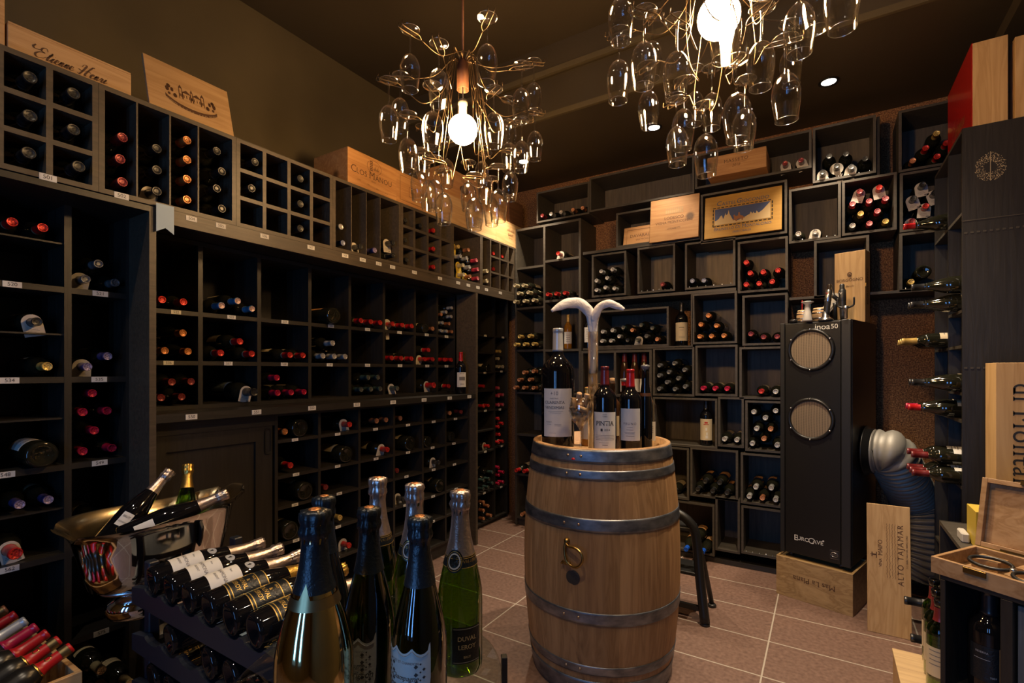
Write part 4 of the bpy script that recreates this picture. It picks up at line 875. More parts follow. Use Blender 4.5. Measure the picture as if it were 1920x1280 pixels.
# leaning lid with crest
def lean_board(name, label, y0, y1, xb_, xt_, z0, z1, m, th=.012, cat='board'):
    e = thing(name, (xb_, (y0+y1)/2, z0), label, cat)
    up = Vector((xt_-xb_, 0, z1-z0)); M = frame((xb_, (y0+y1)/2, z0), (0, 1, 0), up); h = up.length; w = y1-y0
    mb = MB(); mb.box(-w/2, w/2, 0, h, -th, 0, 0, M).bev(.001); mb.obj('panel', m, e); return e, M, w, h
y0, y1 = ye(281, XF-.02), ye(440, XF-.02)
e, M, w, h = lean_board('crate_lid', 'pale leaning crate lid with a castle crest above the orange-tipped bottles', y0, y1, XF-.022, -2.335, ZS+.001, 2.618, 'pale_y')
def crest(parent, M, s, ink='ink_brown'):
    mb = MB()
    def bxx(x0, x1, y0, y1): mb.prism([(x0*s, y0*s), (x1*s, y0*s), (x1*s, y1*s), (x0*s, y1*s)], M, .0003, .0009)
    for x0, x1, h_ in ((-.42, -.30, .45), (-.30, -.02, .30), (-.02, .06, .42), (.06, .34, .30), (.34, .46, .42)):
        bxx(x0, x0+.02, 0, h_); bxx(x1-.02, x1, 0, h_); bxx(x0, x1, h_-.02, h_)
        for k in range(3): bxx(x0+(x1-x0)*(k+.5)/3-.012, x0+(x1-x0)*(k+.5)/3+.012, .08, .2)
        mb.poly([M @ Vector((x0*s, h_*s, .0009)), M @ Vector((x1*s, h_*s, .0009)), M @ Vector(((x0+x1)/2*s, (h_+.12)*s, .0009))])
    for sg in (-1, 1):                                   # the two supporters
        for a in range(9): r_ = .17+.03*math.sin(a*2.1); cx = sg*(.68+.13*math.cos(a*.9)); cy = .16+.17*math.sin(a*1.3); mb.poly([M @ Vector(((cx+r_*.35*math.cos(t))*s, (cy+r_*.35*math.sin(t)*1.2)*s, .0009)) for t in [k*6.283/7+a for k in range(7)]])
    P = [(math.cos(t), math.sin(t)) for t in [math.radians(200+14*i) for i in range(11)]]
    for (ax_, ay), (bx_, by) in zip(P, P[1:]): mb.poly([M @ Vector((ax_*.95*s, (ay*.42+.12)*s, .0009)), M @ Vector((bx_*.95*s, (by*.42+.12)*s, .0009)), M @ Vector((bx_*.95*s, (by*.42-.02)*s, .0009)), M @ Vector((ax_*.95*s, (ay*.42-.02)*s, .0009))])
    mb.obj('crest', ink, parent)
Mc = M @ Matrix.Translation((.0, .095, 0)); crest(e, Mc, .115)
mb = MB()
for i, ch in enumerate('ALTER EGO'): x = (i-4)*.013; mb.text(ch, .013, Mc @ Matrix.Translation((x, -.052+(x*x)*3, .0013)), 0)
for i, ch in enumerate('MARGAUX'): mb.text(ch, .009, Mc @ Matrix.Translation((-.105+i*.0068, -.020-i*.0030, .0013)), 0)
for i, ch in enumerate('MEDOC'): mb.text(ch, .009, Mc @ Matrix.Translation((.070+i*.0075, -.036+i*.0035, .0013)), 0)
mb.obj('lettering', 'pale_x', e)
# crates in a row above the slots
XC = -2.262
def face(y, z, X=XC): return frame((X+.0004, y, z), (0, 1, 0), (0, 0, 1))
a, b, c_, d_ = ye(652, XC), ye(744, XC), ye(800, XC), ye(930, XC); ee = ye(978, XC)
zt = 2.59
e = block('wine_crate', 'orange pine crate with an oval tower stamp, first above the four slots', XC-.30, XC, a, b-.001, ZS, zt, 'pine_y')
wd = b-a; M = face((a+b)/2, (ZS+zt)/2)
write(e, M, [('CLOS MANOU', -.01, -.014, (wd*.155, wd*.115)), ('MEDOC', .0, -.042, .010), ('12 BTS', -.11, -.062, .010), ('CRU', -.04, -.068, .010), ('2011', .03, -.075, .011), ('75 CL', .10, -.08, .010)])
mb = MB(); oc = M @ Matrix.Translation((.005, .045, .0006))
for i in range(28):
    t0, t1 = [2*math.pi*(i+q)/28 for q in (0, 1)]
    mb.poly([oc @ Vector((r_*.056*math.cos(t), r_*.040*math.sin(t), 0)) for r_, t in ((1, t0), (1, t1), (.96, t1), (.96, t0))])
for k in range(6): mb.poly([oc @ Vector(p) for p in ((-.034, -.024+k*.010, 0), (-.012, -.024+k*.010, 0), (-.012, -.018+k*.010, 0), (-.034, -.018+k*.010, 0))])
for k in range(7): mb.poly([oc @ Vector(p) for p in ((-.005+k*.006, -.012-.004*(k % 2), 0), (-.001+k*.006, -.016, 0), (.002+k*.006, .006+.006*(k % 3), 0))])
mb.obj('tower_stamp', 'ink_brown', e)
e = block('wine_crate', 'orange crate with a framed print, second above the slots', XC-.30, XC, b, c_-.001, ZS, zt-.002, 'pine_y')
mb = MB(); M = face((b+c_)/2, (ZS+zt)/2); ww = (c_-b)*.40
for x0, x1, y0_, y1_ in ((-ww, ww, .075, .077), (-ww, ww, -.077, -.075), (-ww, -ww+.002, -.077, .077), (ww-.002, ww, -.077, .077), (-.03, .03, .02, .022), (-.03, .03, -.04, -.038), (-.03, -.028, -.04, .02), (.028, .03, -.04, .02), (-.015, .015, -.015, -.01)): mb.prism([(x0, y0_), (x1, y0_), (x1, y1_), (x0, y1_)], M, .0003, .0008)
mb.obj('printed_frame', 'ink_brown', e)
e = block('wine_crate', 'pale crate lit by a spot pool, third above the slots', XC-.30, XC, c_, d_-.001, ZS, zt, 'pale_y')
write(e, face((c_+d_)/2+.10, 2.50), [('N', -.07, 0, .040), ('SUISSE', .10, .0, .030), ('GRAND VIN', .02, -.045, .014)], 'ink_grey')
e = block('wine_crate', 'pale crate end with a small winery stamp at the corner', XC-.30, XC, d_, ee, ZS, zt-.001, 'pale_y')
M = face((d_+ee)/2+.02, 2.50); write(e, M, [('BANFI', 0, -.02, .030), ('TOSCANA', 0, -.045, .012)], 'ink_brown')
mb = MB()
for k in range(7): x = -.05+k*.016; mb.prism([(x, .012), (x+.010, .012), (x+.006, .030+.010*(k % 3))], M, .0003, .0009)
mb.obj('stamp', 'ink_brown', e)
f_ = ye(832, XC-.03); g_ = ye(951, XC-.03)
e = block('wine_crate', 'orange crate standing on the second tier behind the hanging glasses', XC-.28, XC-.03, f_, g_, zt+.0005, 2.80, 'pine_y')
M = face((f_+g_)/2-.18, 2.70, XC-.03); write(e, M, [('VILLA', .0, .045, .030)]); mb = MB(); mb.prism([(.055*math.cos(k*6.283/20), .03*math.sin(k*6.283/20)-.015) for k in range(20)], M, .0003, .0009); mb.obj('oval_stamp', 'ink_brown', e)
e = block('wine_crate', 'dark burl wood crate on the second tier at the corner', XC-.28, XC-.01, g_+.001, ye(980, XC-.01), zt+.0005, 2.80, 'dark_burl')
# boards on the back wall
def back_board(name, label, TL, TR, BL, BR, Y, m, th=.014, tilt=.04, cat='board'):
    "panel leaning in a crate, its foot at depth Y and its top tilt farther back"
    bl, br = PY(*BL, Y), PY(*BR, Y); tl, tr = PY(*TL, Y+tilt), PY(*TR, Y+tilt)
    z0 = (bl.z+br.z)/2; z1 = (tl.z+tr.z)/2; x0 = (bl.x+tl.x)/2; x1 = (br.x+tr.x)/2
    e = thing(name, ((x0+x1)/2, Y, z0), label, cat); M = frame(((x0+x1)/2, Y, z0), (1, 0, 0), (0, tilt, z1-z0)); w, h = x1-x0, math.hypot(z1-z0, tilt)
    mb = MB(); mb.box(-w/2, w/2, 0, h, -th, 0, 0, M).bev(.001); mb.obj('panel', m, e); return e, M, w, h
e, M, w, h = back_board('painted_panel', 'yellow panel with a painted castle-and-rider scene and dark capitals', (1323, 374), (1466, 345), (1320, 450.5), (1466, 427.6), 3.625, 'yellow_wood')
write(e, M, [('CASTEL GIOCONDO', 0, h*.79, (w*.098, w*.068), {'shear': .12, 'gap': .03}),
              ('BRUNELLO DI MONTALCINO', 0, h*.19, (w*.068, w*.052), {'shear': .1}), ('FRESCOBALDI', .0, h*.09, .018, {'shear': .1})], 'screen_blue')
px0, px1, py0, py1 = -w*.36, w*.36, h*.30, h*.68
mb = MB(); mb.prism([(px0, py0), (px1, py0), (px1, py1), (px0, py1)], M, .0003, .0012); mb.obj('painted_sky', 'sky_blue', e)
W2, H2 = px1-px0, py1-py0
hill = [(0, 0), (1, 0), (1, .98), (.93, .75), (.87, .55), (.80, .40), (.76, .55), (.75, .40), (.72, .42), (.71, .52), (.69, .40), (.66, .55), (.64, .40), (.60, .35), (.56, .28), (.42, .12), (.34, .18), (.30, .45), (.275, .60), (.255, .85), (.24, .60), (.21, .55), (.20, .70), (.18, .50), (.16, .32), (.13, .58), (.10, .52), (.08, .40), (.04, .30), (0, .26)]
mb = MB(); mb.prism([(px0+x*W2, py0+y*H2) for x, y in hill], M, .0010, .0018); mb.obj('painted_hills', 'sand', e)
horse = [(.34, .12), (.36, .30), (.345, .45), (.36, .52), (.39, .40), (.43, .42), (.44, .62), (.46, .62), (.47, .42), (.52, .36), (.56, .20), (.53, .24), (.52, .10), (.50, .10), (.49, .22), (.42, .20), (.41, .08), (.39, .08), (.38, .24)]
mb = MB(); mb.prism([(px0+x*W2, py0+y*H2) for x, y in horse], M, .0016, .0024); mb.obj('painted_rider', 'horse', e)
mb = MB()
for i in range(14):
    for yy in (py0-.012, py1+.006): x = px0-.012+(W2+.024)*i/14; mb.prism([(x, yy), (x+(W2+.024)/14*.7, yy), (x+(W2+.024)/14*.7, yy+.006), (x, yy+.006)], M, .0003, .0010)
for i in range(5):
    for xx in (px0-.014, px1+.008): y = py0-.01+(H2+.02)*i/5; mb.prism([(xx, y), (xx+.006, y), (xx+.006, y+(H2+.02)/5*.7), (xx, y+(H2+.02)/5*.7)], M, .0003, .0010)
mb.obj('painted_border', 'foil_black', e)
e, M, w, h = back_board('pine_board', 'large knotty orange pine board with faint burnt lettering', (1219, 374), (1311, 365.6), (1219, 453), (1310, 445), 3.60, 'pine_x')
write(e, M, [('LODESCO', 0, h*.52, .030), ('VIGNA MONTICCHINI', 0, h*.42, .026), ('LUGARETTI', 0, h*.27, .018)])
mb = MB(); 
for k in range(9): mb.prism([(-.06+k*.014, h*.62), (-.05+k*.014, h*.62), (-.05+k*.014, h*.76), (-.06+k*.014, h*.76)], M, .0003, .0008)
mb.obj('burnt_stamp', 'old_crate', e)
e, M, w, h = back_board('pine_board', 'small pine board with a ruled frame, half behind the large pine board', (1171, 429), (1245, 416), (1168, 460), (1245, 449), 3.66, 'pine_x', tilt=.03)
write(e, M, [('DAVARALLE', -.01, h*.45, .034), ('SAN MICHELE', 0, h*.22, .018)]); mb = MB()
for q in ((-w*.42, w*.5, h*.82, h*.84), (-w*.42, -w*.415, 0, h*.84)): mb.prism([(q[0], q[2]), (q[1], q[2]), (q[1], q[3]), (q[0], q[3])], M, .0003, .0008)
mb.obj('printed_frame', 'ink_brown', e)
x0, x1 = PY(1326, 0, 3.52).x, PY(1437, 0, 3.52).x; zz0, zz1 = PY(1326, 336, 3.52).z, PY(1326, 297, 3.52).z
K3z = CR['K3'][3]+.0145
e = block('wine_box', 'flat orange wooden box with a dated name, jutting from the ceiling crate', x0, x1, 3.52, 3.80, max(zz0, K3z), zz1, 'pine_x', cat='box')
write(e, frame(((x0+x1)/2, 3.5195, (max(zz0, K3z)+zz1)/2), (1, 0, 0), (0, 0, 1)), [('MASSETO', 0, .018, .030, {'spacing': 1.2}), ('2018', 0, -.016, .024, {'shear': .25})])
# ---- on top of the side stack
zt = 2.4215
x0, x1 = .562, .678
e = block('wine_box', 'tall red-faced wooden box on top of the side stack', x0, x1, 2.99, 3.50, zt, 2.80, 'pale_z', cat='box', lid=False)
mb = MB(); mb.box(x0-.003, x0-.0003, 2.99, 3.50, zt, 2.802); rf = mb.obj('red_side', 'red_lacquer', e)
M = frame((x0-.0034, 3.40, 2.50), (0, -1, 0), (0, 0, 1)); sc_ = .075
stroke_text(e, M @ Matrix.Rotation(math.radians(0), 4, 'Z'), [[(x+.4*y, y) for x, y in q] for q in xf(sE[:1], 0)+xf(sn, 1.0)+xf(st, 1.4)+xf(si, 1.8)+xf(sn, 2.1)+xf(se, 2.6)+xf(sr, 3.0)+xf(si, 3.4)], sc_, .0018, 'ink_gold')
e = block('wine_box', 'pale wooden box with a black stamp beside the red-faced box', .70, .86, 2.99, 3.30, zt, 2.78, 'pale_z', cat='box', lid=False)
mb = MB(); M = frame((.6995, 3.15, 2.58), (0, -1, 0), (0, 0, 1))
for k in range(3): mb.tube([M @ Vector(((.035+.02*k)*math.cos(t), (.05+.02*k)*math.sin(t), .001)) for t in [i*.35 for i in range(10)]], .003, 5)
mb.obj('scroll_stamp', 'ink', e)

# ============================================================ barrel
BC = Vector((-.879, 2.164, 0)); BH = 1.014
def br_(z):
    t = (z-BH/2)/(BH/2); return .352-.044*t*t
T = thing('wine_barrel', BC, 'big oak wine barrel standing on end, steel hoops and brass handle', 'barrel')
mb = MB(); cl = None; NS = 26; SEG = NS*4; zs = [i*BH/28 for i in range(29)]; MX = Matrix.Translation(BC)
rings = []
for z in zs+[BH, BH-.045, BH-.045]:
    k = len(rings); R = []
    for i in range(SEG):
        a = 2*math.pi*i/SEG; r = br_(z)
        if k == 29: r -= .022
        if k == 30: r -= .026
        if k == 31: r = .003
        if i % 4 == 0 and k < 29: r -= .0012
        R.append(mb.b.verts.new((BC.x+r*math.cos(a), BC.y+r*math.sin(a), z)))
    rings.append(R)
for A_, B_ in zip(rings, rings[1:]):
    for i in range(SEG): f = mb.b.faces.new([A_[i], A_[(i+1) % SEG], B_[(i+1) % SEG], B_[i]]); f.smooth = True
mb.b.faces.new(rings[0][::-1]); mb.b.faces.new(rings[-1])
bo = mb.obj('staves', 'stave_oak', T)
ca = bo.data.color_attributes.new('tone', 'FLOAT_COLOR', 'CORNER'); rs = random.Random(2); tones = [rs.uniform(.62, 1.12) for _ in range(NS)]
for p in bo.data.polygons:
    c_ = p.center; a = math.atan2(c_.y, c_.x) % (2*math.pi); t = tones[int(a/(2*math.pi)*NS) % NS]
    if p.center.z > BH-.046 and math.hypot(c_.x, c_.y) < .30: t = 1.25
    for li in p.loop_indices: ca.data[li].color = (t, t*.98, t*.94, 1)
angf = math.atan2(-BC.y, -BC.x)
for i, (z0, z1) in enumerate(((.958, 1.010), (.893, .930), (.690, .742), (.322, .372), (.112, .150), (.004, .085))):
    mb = MB(); n_ = 6; pr = [(br_(z0+(z1-z0)*k/n_)+.0025, z0+(z1-z0)*k/n_) for k in range(n_+1)]
    mb.lathe([(pr[0][0]-.003, z0)]+pr+[(pr[-1][0]-.003, z1)], 96, MX); h = mb.obj('hoop', 'hoop', T)
    for da in (-.43, -.25):
        a = angf+da; zc = (z0+z1)/2; r = br_(zc)+.003; mb = MB(); d = Vector((math.cos(a), math.sin(a), 0))
        mb.lathe([(0, .004), (.004, .003), (.006, 0)], 8, frame(BC+d*r+UP*zc, Vector((-d.y, d.x, 0)), UP)); mb.obj('rivet', 'rivet', h)
d = Vector((math.cos(angf-.35), math.sin(angf-.35), 0)); mb = MB()
mb.lathe([(0, .0009), (.008, .0008), (.008, 0)], 16, frame(BC+d*(br_(.975)+.0028)+UP*.968, Vector((-d.y, d.x, 0)), UP)); mb.obj('red_sticker', 'cap_red', T)
a = angf-.33; d = Vector((math.cos(a), math.sin(a), 0)); tt = Vector((-d.y, d.x, 0)); z = .585; r = br_(z)
def H(x, y, o): return BC+d*(r+o)+tt*x+UP*(z+y)
mb = MB(); mb.tube(cat_rom([H(-.022, .062, .008), H(-.026, .03, .012), H(-.018, -.01, .016), H(.004, -.028, .02), H(.035, -.026, .03), H(.058, .0, .036), H(.055, .03, .034), H(.028, .046, .028), H(-.005, .045, .018), H(-.02, .052, .010)], 6), .0052, 8)
mb.lathe([(0, .014), (.008, .012), (.012, .004), (.013, 0)], 14, frame(H(-.020, .06, 0), tt, UP)); mb.tube([H(.0, -.02, .018), H(-.022, -.028, .014), H(-.036, -.022, .008), H(-.04, -.032, .008)], .005, 8); mb.obj('brass_handle', 'brass', T)
mb = MB(); mb.lathe([(0, .0012), (.022, .0012), (.027, .0004), (.030, 0)], 18, frame(H(.006, -.082, .0005), tt, UP), 0); mb.obj('bung_hole', 'ink', T)

# ============================================================ upright bottles, big scale
def prof_scaled(P, r, h, r0, h0): return [(x*r/r0 if x > .0165 else x*(.5*r/r0+.5*min(r/r0, 1.3)), z*h/h0) for x, z in P]
def show_bottle(pos, h, r, label, cap, parts, glass='black_glass', shape='b', rot=None, neckr=None, capfrac=.21, name='wine_bottle', M=None, group=None, capsule=True):
    """tall detailed bottle; parts: list of (name, z0, z1, half width angle, mat, rows)"""
    P0 = {'b': BO, 'u': BU, 'c': CHAMP, 'f': FLUTE, 'h': HOCK}[shape]; rr0 = max(x for x, _ in P0); hh0 = P0[-1][1]
    k = r/rr0; kn = neckr/.0148 if neckr else min(k, 1.0+.45*(k-1))
    P = []
    for x, z in P0:
        w_ = min(1, max(0, (x-.0165)/(rr0*.75-.0165))); P.append((x*(k*w_+kn*(1-w_)) if z > .1*hh0 else x*k, z*h/hh0))
    if M is None:
        d = (Vector((0, 0, 0))-Vector((pos[0], pos[1], 0))); a = math.atan2(d.y, d.x)+(rot or 0); M = Matrix.Translation(pos) @ Matrix.Rotation(a, 4, 'Z')
    e = bpy.data.objects.new(name, None); COL.objects.link(e); e.empty_display_size = .05; e.matrix_basis = M; PM[e.name] = M.copy(); tag(e, label, 'bottle', group)
    mb = MB(); mb.lathe(P, 40); mb.obj('glass_body', glass, e, local=True)
    def R(z):
        for (x0, q0), (x1, q1) in zip(P[2:], P[3:]):
            if q0 <= z <= q1: return x0+(x1-x0)*((z-q0)/max(q1-q0, 1e-6))
        return P[-2][0]
    if capsule:
        z0 = h*(1-capfrac); n_ = 10; pr = [(R(z0+(h*.97-z0)*i/n_)+.0010, z0+(h*.97-z0)*i/n_) for i in range(n_+1)]; rt = pr[-1][0]
        mb = MB(); mb.lathe([(pr[0][0]-.001, z0)]+pr+[(rt+.0008, h*.972), (rt+.0008, h*.996), (rt-.001, h+.0015), (0, h+.0016)], 28)
        mb.obj('capsule', 'cap_'+cap if 'cap_'+cap in MT else cap, e, local=True)
    for (nm, z0, z1, hw, mt, rows) in parts:
        mb = MB(); n_ = 8; mb.lathe([(R(h*(z0+(z1-z0)*i/n_))+.0007, h*(z0+(z1-z0)*i/n_)) for i in range(n_+1)], 24, None, 0, -hw, hw); lb = mb.obj(nm, mt, e, local=True)
        for row in rows:
            t, x, zf, s_, ink = row[:5]; kw = row[5] if len(row) > 5 else {}
            zc = h*zf; rc = R(zc)+.0013; mb = MB()
            if t == '_': 
                mb.lathe([(rc, zc-s_/2), (rc, zc+s_/2)], 6, None, 0, x[0], x[1])
            else: mb.text(t, s_, Matrix.Translation((0, 0, zc)) @ Matrix.Rotation(x, 4, 'Z'), 0, wrap=rc, **kw)
            mb.obj('lettering' if t != '_' else 'printed_line', ink, lb, local=True)
    return e, R
CHAMP = [(0, .020), (.018, .012), (.034, .002), (.040, 0), (.0435, .004), (.0445, .014), (.0445, .125), (.0435, .145), (.040, .165), (.034, .190), (.027, .216), (.0215, .238), (.0178, .262), (.0160, .285), (.0150, .300), (.0162, .303), (.0162, .309), (.0150, .311), (.0150, .318), (.0120, .3200), (0, .3200)]
FLUTE = [(0, .006), (.022, 0), (.0260, .002), (.0270, .008), (.0270, .13), (.0262, .155), (.0235, .19), (.0195, .22), (.0155, .25), (.0148, .292), (.0155, .293), (.0155, .300), (0, .3)]
HOCK = FLUTE
def foil(e, R, h, z0f, mt, rr=None, skirt=.62, seed=1):
    "crumpled champagne foil: smooth skirt, creased hood over the wired cork"
    mb = MB(); rs = random.Random(seed); n_ = 40; zc = h*.905
    pr = [(R(h*z0f+(zc-h*z0f)*i/8)+.0011, h*z0f+(zc-h*z0f)*i/8) for i in range(9)]; rt = pr[-1][0]; k = rt/.016
    pr += [(rt+.0022*k, zc+.004*k), (rt+.0030*k, zc+.010*k), (rt+.0014*k, zc+.016*k), (rt+.0012*k, h*.965), (rt+.0028*k, h*.985), (rt+.0020*k, h+.004), (rt-.004*k, h+.007), (0, h+.007)]
    rings = []
    for j, (r, z) in enumerate(pr):
        if r == 0: rings.append([mb.b.verts.new((0, 0, z))]); continue
        R_ = []
        for i in range(n_):
            a = 2*math.pi*i/n_; w_ = 0 if j < 8 else (.0015*k*(math.sin(a*9+seed)+.6*math.sin(a*14+j*1.3)+rs.uniform(-.6, .6)) if j < len(pr)-2 else 0)
            R_.append(mb.b.verts.new(((r+w_)*math.cos(a), (r+w_)*math.sin(a), z+w_*.5)))
        rings.append(R_)
    for A_, B_ in zip(rings, rings[1:]):
        for i in range(n_):
            j = (i+1) % n_; f = mb.b.faces.new([A_[i], A_[j], B_[j], B_[i]] if len(B_) > 1 else [A_[i], A_[j], B_[0]]); f.smooth = True
    o = mb.obj('foil', mt, e, local=True)
    mb = MB(); mb.lathe([(0, h+.0078), (.0075*k, h+.0078), (.0078*k, h+.007)], 20); mb.obj('cap_disc', 'top_orange', o, local=True); return o

ZH = .97
def up(u, f, z=ZH): p = PF(u, HZ, f); return Vector((p.x, p.y, z))
def bar(u, f): return up(u, f)
show_bottle(bar(1046, 2.30), .555, .0755, 'Giant dark bottle with grey capsule and embossed pale label on the barrel', 'silver',
   [('label', .115, .505, .95, 'paper', [('+10', -.22, .465, .024, 'ink_grey', {'serif': False}), ('NUESTRAS', -.22, .425, .008, 'ink_grey', {'serif': False}), ('CUARENTA', -.22, .392, .0185, 'ink'), ('VENDIMIAS', -.22, .350, .0185, 'ink'), ('_', (-.6, .3), .320, .0010, 'ink_grey'), ('_', (-.5, .2), .308, .0008, 'ink_grey'), ('RUEDA', -.55, .235, .009, 'ink_grey', {'serif': False}), ('_', (-.7, -.4), .215, .001, 'ink_grey'), ('_', (-.2, .2), .215, .001, 'ink_grey'), ('_', (-.2, .2), .205, .001, 'ink_grey'), ('_', (-.55, -.1), .145, .001, 'ink_grey')])], neckr=.0235, capfrac=.19)
show_bottle(bar(1134, 2.10), .378, .0485, 'Dark-red-capsuled magnum with white PINTIA label on the barrel', 'maroon',
   [('label', .05, .50, 1.08, 'paper', [('TORO', 0, .452, .007, 'ink'), ('BODEGAS', 0, .474, .004, 'ink'), ('PINTIA', 0, .375, .027, 'ink', {'sx': .95, 'bold': .006}), ('2014', .18, .305, .012, 'ink')]+[('_', (-.85, .9), .245-.016*i, .0014, 'ink_grey') for i in range(4)]+[('_', (-.5, .3), .165, .001, 'ink_grey'), ('_', (-.2, .25), .14, .002, 'ink_grey'), ('14.5% VOL', .45, .085, .0055, 'ink'), ('_', (-.7, .2), .085, .0018, 'ink'), ('_', (-.35, -.18), .305, .011, 'ink')])])
show_bottle(bar(1182, 2.13), .366, .0475, 'Bright red capsule bottle with plain pale label and thin red outline', 'red',
   [('label', .18, .55, .95, 'paper', [('PRUNO', -.05, .375, .014, 'ink_grey', {'spacing': 1.3, 'serif': False}), ('_', (-.3, .2), .335, .001, 'ink_grey'), ('_', (-.35, .25), .305, .0012, 'ink_grey'), ('_', (-.5, .4), .275, .0010, 'ink_grey'), ('_', (-.45, .35), .262, .0010, 'ink_grey'), ('_', (-.4, .35), .235, .0014, 'ink_grey')])])
e_, R = show_bottle(bar(1210, 2.20), .365, .030, 'Slender dark tapering bottle with vacuum stopper beside the red-capsuled one', 'black', [('neck_band', .68, .72, math.pi, 'rust', [])], shape='f', capfrac=.01, capsule=False, glass='black_glass')
mb = MB(); mb.lathe([(.0, .362), (.014, .362), (.0165, .372), (.020, .376), (.019, .384), (.010, .388), (0, .388)], 20); mb.obj('stopper', 'cap_grey', e_, local=True)
show_bottle(bar(1216, 2.34), .295, .036, 'Clear empty bottle with back label at the barrel rim', 'black', [('label', .12, .42, 1.0, 'paper', [('_', (-.6, .6), .34-.03*i, .003, 'ink_grey') for i in range(4)]+[('_', (-.5, .1), .17, .008, 'ink')])], glass='clear_glass', capsule=False)
e_, R = show_bottle(bar(1148, 2.32), .305, .0375, 'Dark bottle re-corked with a bare cork behind the white PINTIA label', 'black', [('label', .2, .5, 1.0, 'paper_cream', [])], capsule=False, glass='copper_glass')
mb = MB(); mb.lathe([(0, .30), (.0108, .30), (.0115, .327), (0, .328)], 16); mb.obj('cork', 'cork_stopper', e_, local=True)
e_, R = show_bottle(bar(1171, 2.43), .31, .0375, 'Black bottle with short red neck band and grey stopper, back of the barrel', 'red', [('label', .2, .5, 1.0, 'paper', [])], capfrac=.07)
mb = MB(); mb.lathe([(.0, .3018), (.014, .3018), (.017, .31), (.020, .314), (.012, .322), (.006, .324), (0, .324)], 18); mb.obj('stopper', 'cap_grey', e_, local=True)
e_, R = show_bottle(bar(1102, 2.40), .28, .034, 'Amber bottle with cream label behind the glass of corks', 'gold', [('label', .12, .6, 1.0, 'paper_cream', [])], glass='amber')
# glass of corks
g = bar(1089, 2.12); e = thing('cork_glass', g, 'large clear wine glass heaped with used corks on the barrel', 'glass')
mb = MB(); mb.lathe([(0, .004), (.030, .002), (.036, .001), (.036, .003), (.010, .006), (.005, .012), (.0042, .10), (.010, .118), (.045, .165), (.052, .19), (.050, .215), (.044, .245), (.0432, .245), (.0485, .215), (.050, .19), (.043, .168), (.008, .122), (0, .120)], 32, Matrix.Translation(g)); mb.obj('bowl_and_stem', 'clear_glass', e)
rs = random.Random(4); cm = MB().lathe([(0, 0), (.0108, 0), (.0115, .002), (.0115, .042), (.0108, .044), (0, .044)], 14).mesh('cork', ['cork_stopper'])
cw = ['wedged lowest in the bowl', 'lying near the bowl bottom', 'facing out low on the rim side', 'upright in the middle', 'flat across the front', 'leaning at the long-wall side', 'leaning at the bottle side', 'standing by the rim', 'tilted on the heap', 'stained wine-red on top', 'behind the red-stained top one', 'beside the flat one', 'crowning the heap', 'tucked behind the heap']
cps = [(0, 0, .140, 80), (.016, .008, .155, 10), (-.016, -.006, .160, 35), (.004, .016, .176, 85), (-.012, .01, .182, 15), (.024, -.008, .182, 60), (-.030, .0, .192, 50), (.006, -.020, .196, 20), (.026, .012, .208, 70), (-.010, .002, .212, 5), (-.030, -.004, .222, 80), (.010, .010, .228, 40), (.022, -.006, .240, 75), (-.008, .0, .246, 60)]
for (x, y, z, tl), w_ in zip(cps, cw):
    o = bpy.data.objects.new('cork', cm); COL.objects.link(o)
    M = Matrix.Translation(g+Rt*x+Fw*y+UP*z) @ Matrix.Rotation(rs.uniform(0, 6.28), 4, 'Z') @ Matrix.Rotation(math.radians(90-tl), 4, 'X') @ Matrix.Translation((0, 0, -.022)); o.matrix_basis = M
    tag(o, 'used wine cork in the glass on the barrel, '+w_, 'cork', 'corks in the glass')
# small tumbler
g = bar(1108, 2.05)
g = bar(1112, 2.22); e = thing('glass_vase', g, 'very tall narrow clear glass vase on the barrel', 'vase')
hv = PF(1112, 622, 2.22).z-ZH
mb = MB(); mb.lathe([(0, .012), (.020, .010), (.0225, 0), (.0225, hv), (.0210, hv), (.0205, .016), (0, .014)], 32, Matrix.Translation(g)); mb.obj('tube', 'clear_glass', e)
# folded cloth with two drooping leaves
def Q(u, v, f=2.2): return PF(u, v, f)
T = thing('folded_cloth', Q(1110, 640), 'white cloth rolled into two drooping leaves, standing in the glass vase', 'cloth')
def roll(pts, rad, flat, nm):
    P = cat_rom([Q(u, v, f) for u, v, f in pts], 6); n_ = len(P); rr = []
    for i in range(n_): t = i/(n_-1); j = t*(len(rad)-1); a = int(j); rr.append(rad[a]+(rad[min(a+1, len(rad)-1)]-rad[a])*(j-a))
    mb = MB(); seg = 20; rings = []
    for i, p in enumerate(P):
        t = (P[min(i+1, n_-1)]-P[max(i-1, 0)]).normalized(); x = Fw.cross(t).normalized(); y = Fw
        rings.append([mb.b.verts.new(p+x*rr[i]*math.cos(a)*(1+.05*math.sin(3*a+i*.7))+y*rr[i]*flat*math.sin(a)) for a in [2*math.pi*k/seg for k in range(seg)]])
    for A_, B_ in zip(rings, rings[1:]):
        for k in range(seg): f = mb.b.faces.new([A_[k], A_[(k+1) % seg], B_[(k+1) % seg], B_[k]]); f.smooth = True
    mb.b.faces.new(rings[0][::-1]); mb.b.faces.new(rings[-1]); mb.obj(nm, 'cloth', T)
roll([(1111, 700, 2.22), (1111, 660, 2.22), (1111, 625, 2.22), (1109, 600, 2.22), (1103, 582, 2.22), (1086, 569, 2.21), (1068, 568, 2.2), (1050, 574, 2.19), (1034, 583, 2.18)], [.014, .017, .018, .020, .024, .024, .023, .018, .006], .7, 'leaf')
roll([(1113, 640, 2.215), (1114, 612, 2.215), (1117, 590, 2.2), (1127, 574, 2.19), (1142, 569, 2.18), (1158, 574, 2.17), (1170, 580, 2.16)], [.012, .016, .019, .017, .017, .014, .007], .7, 'leaf')

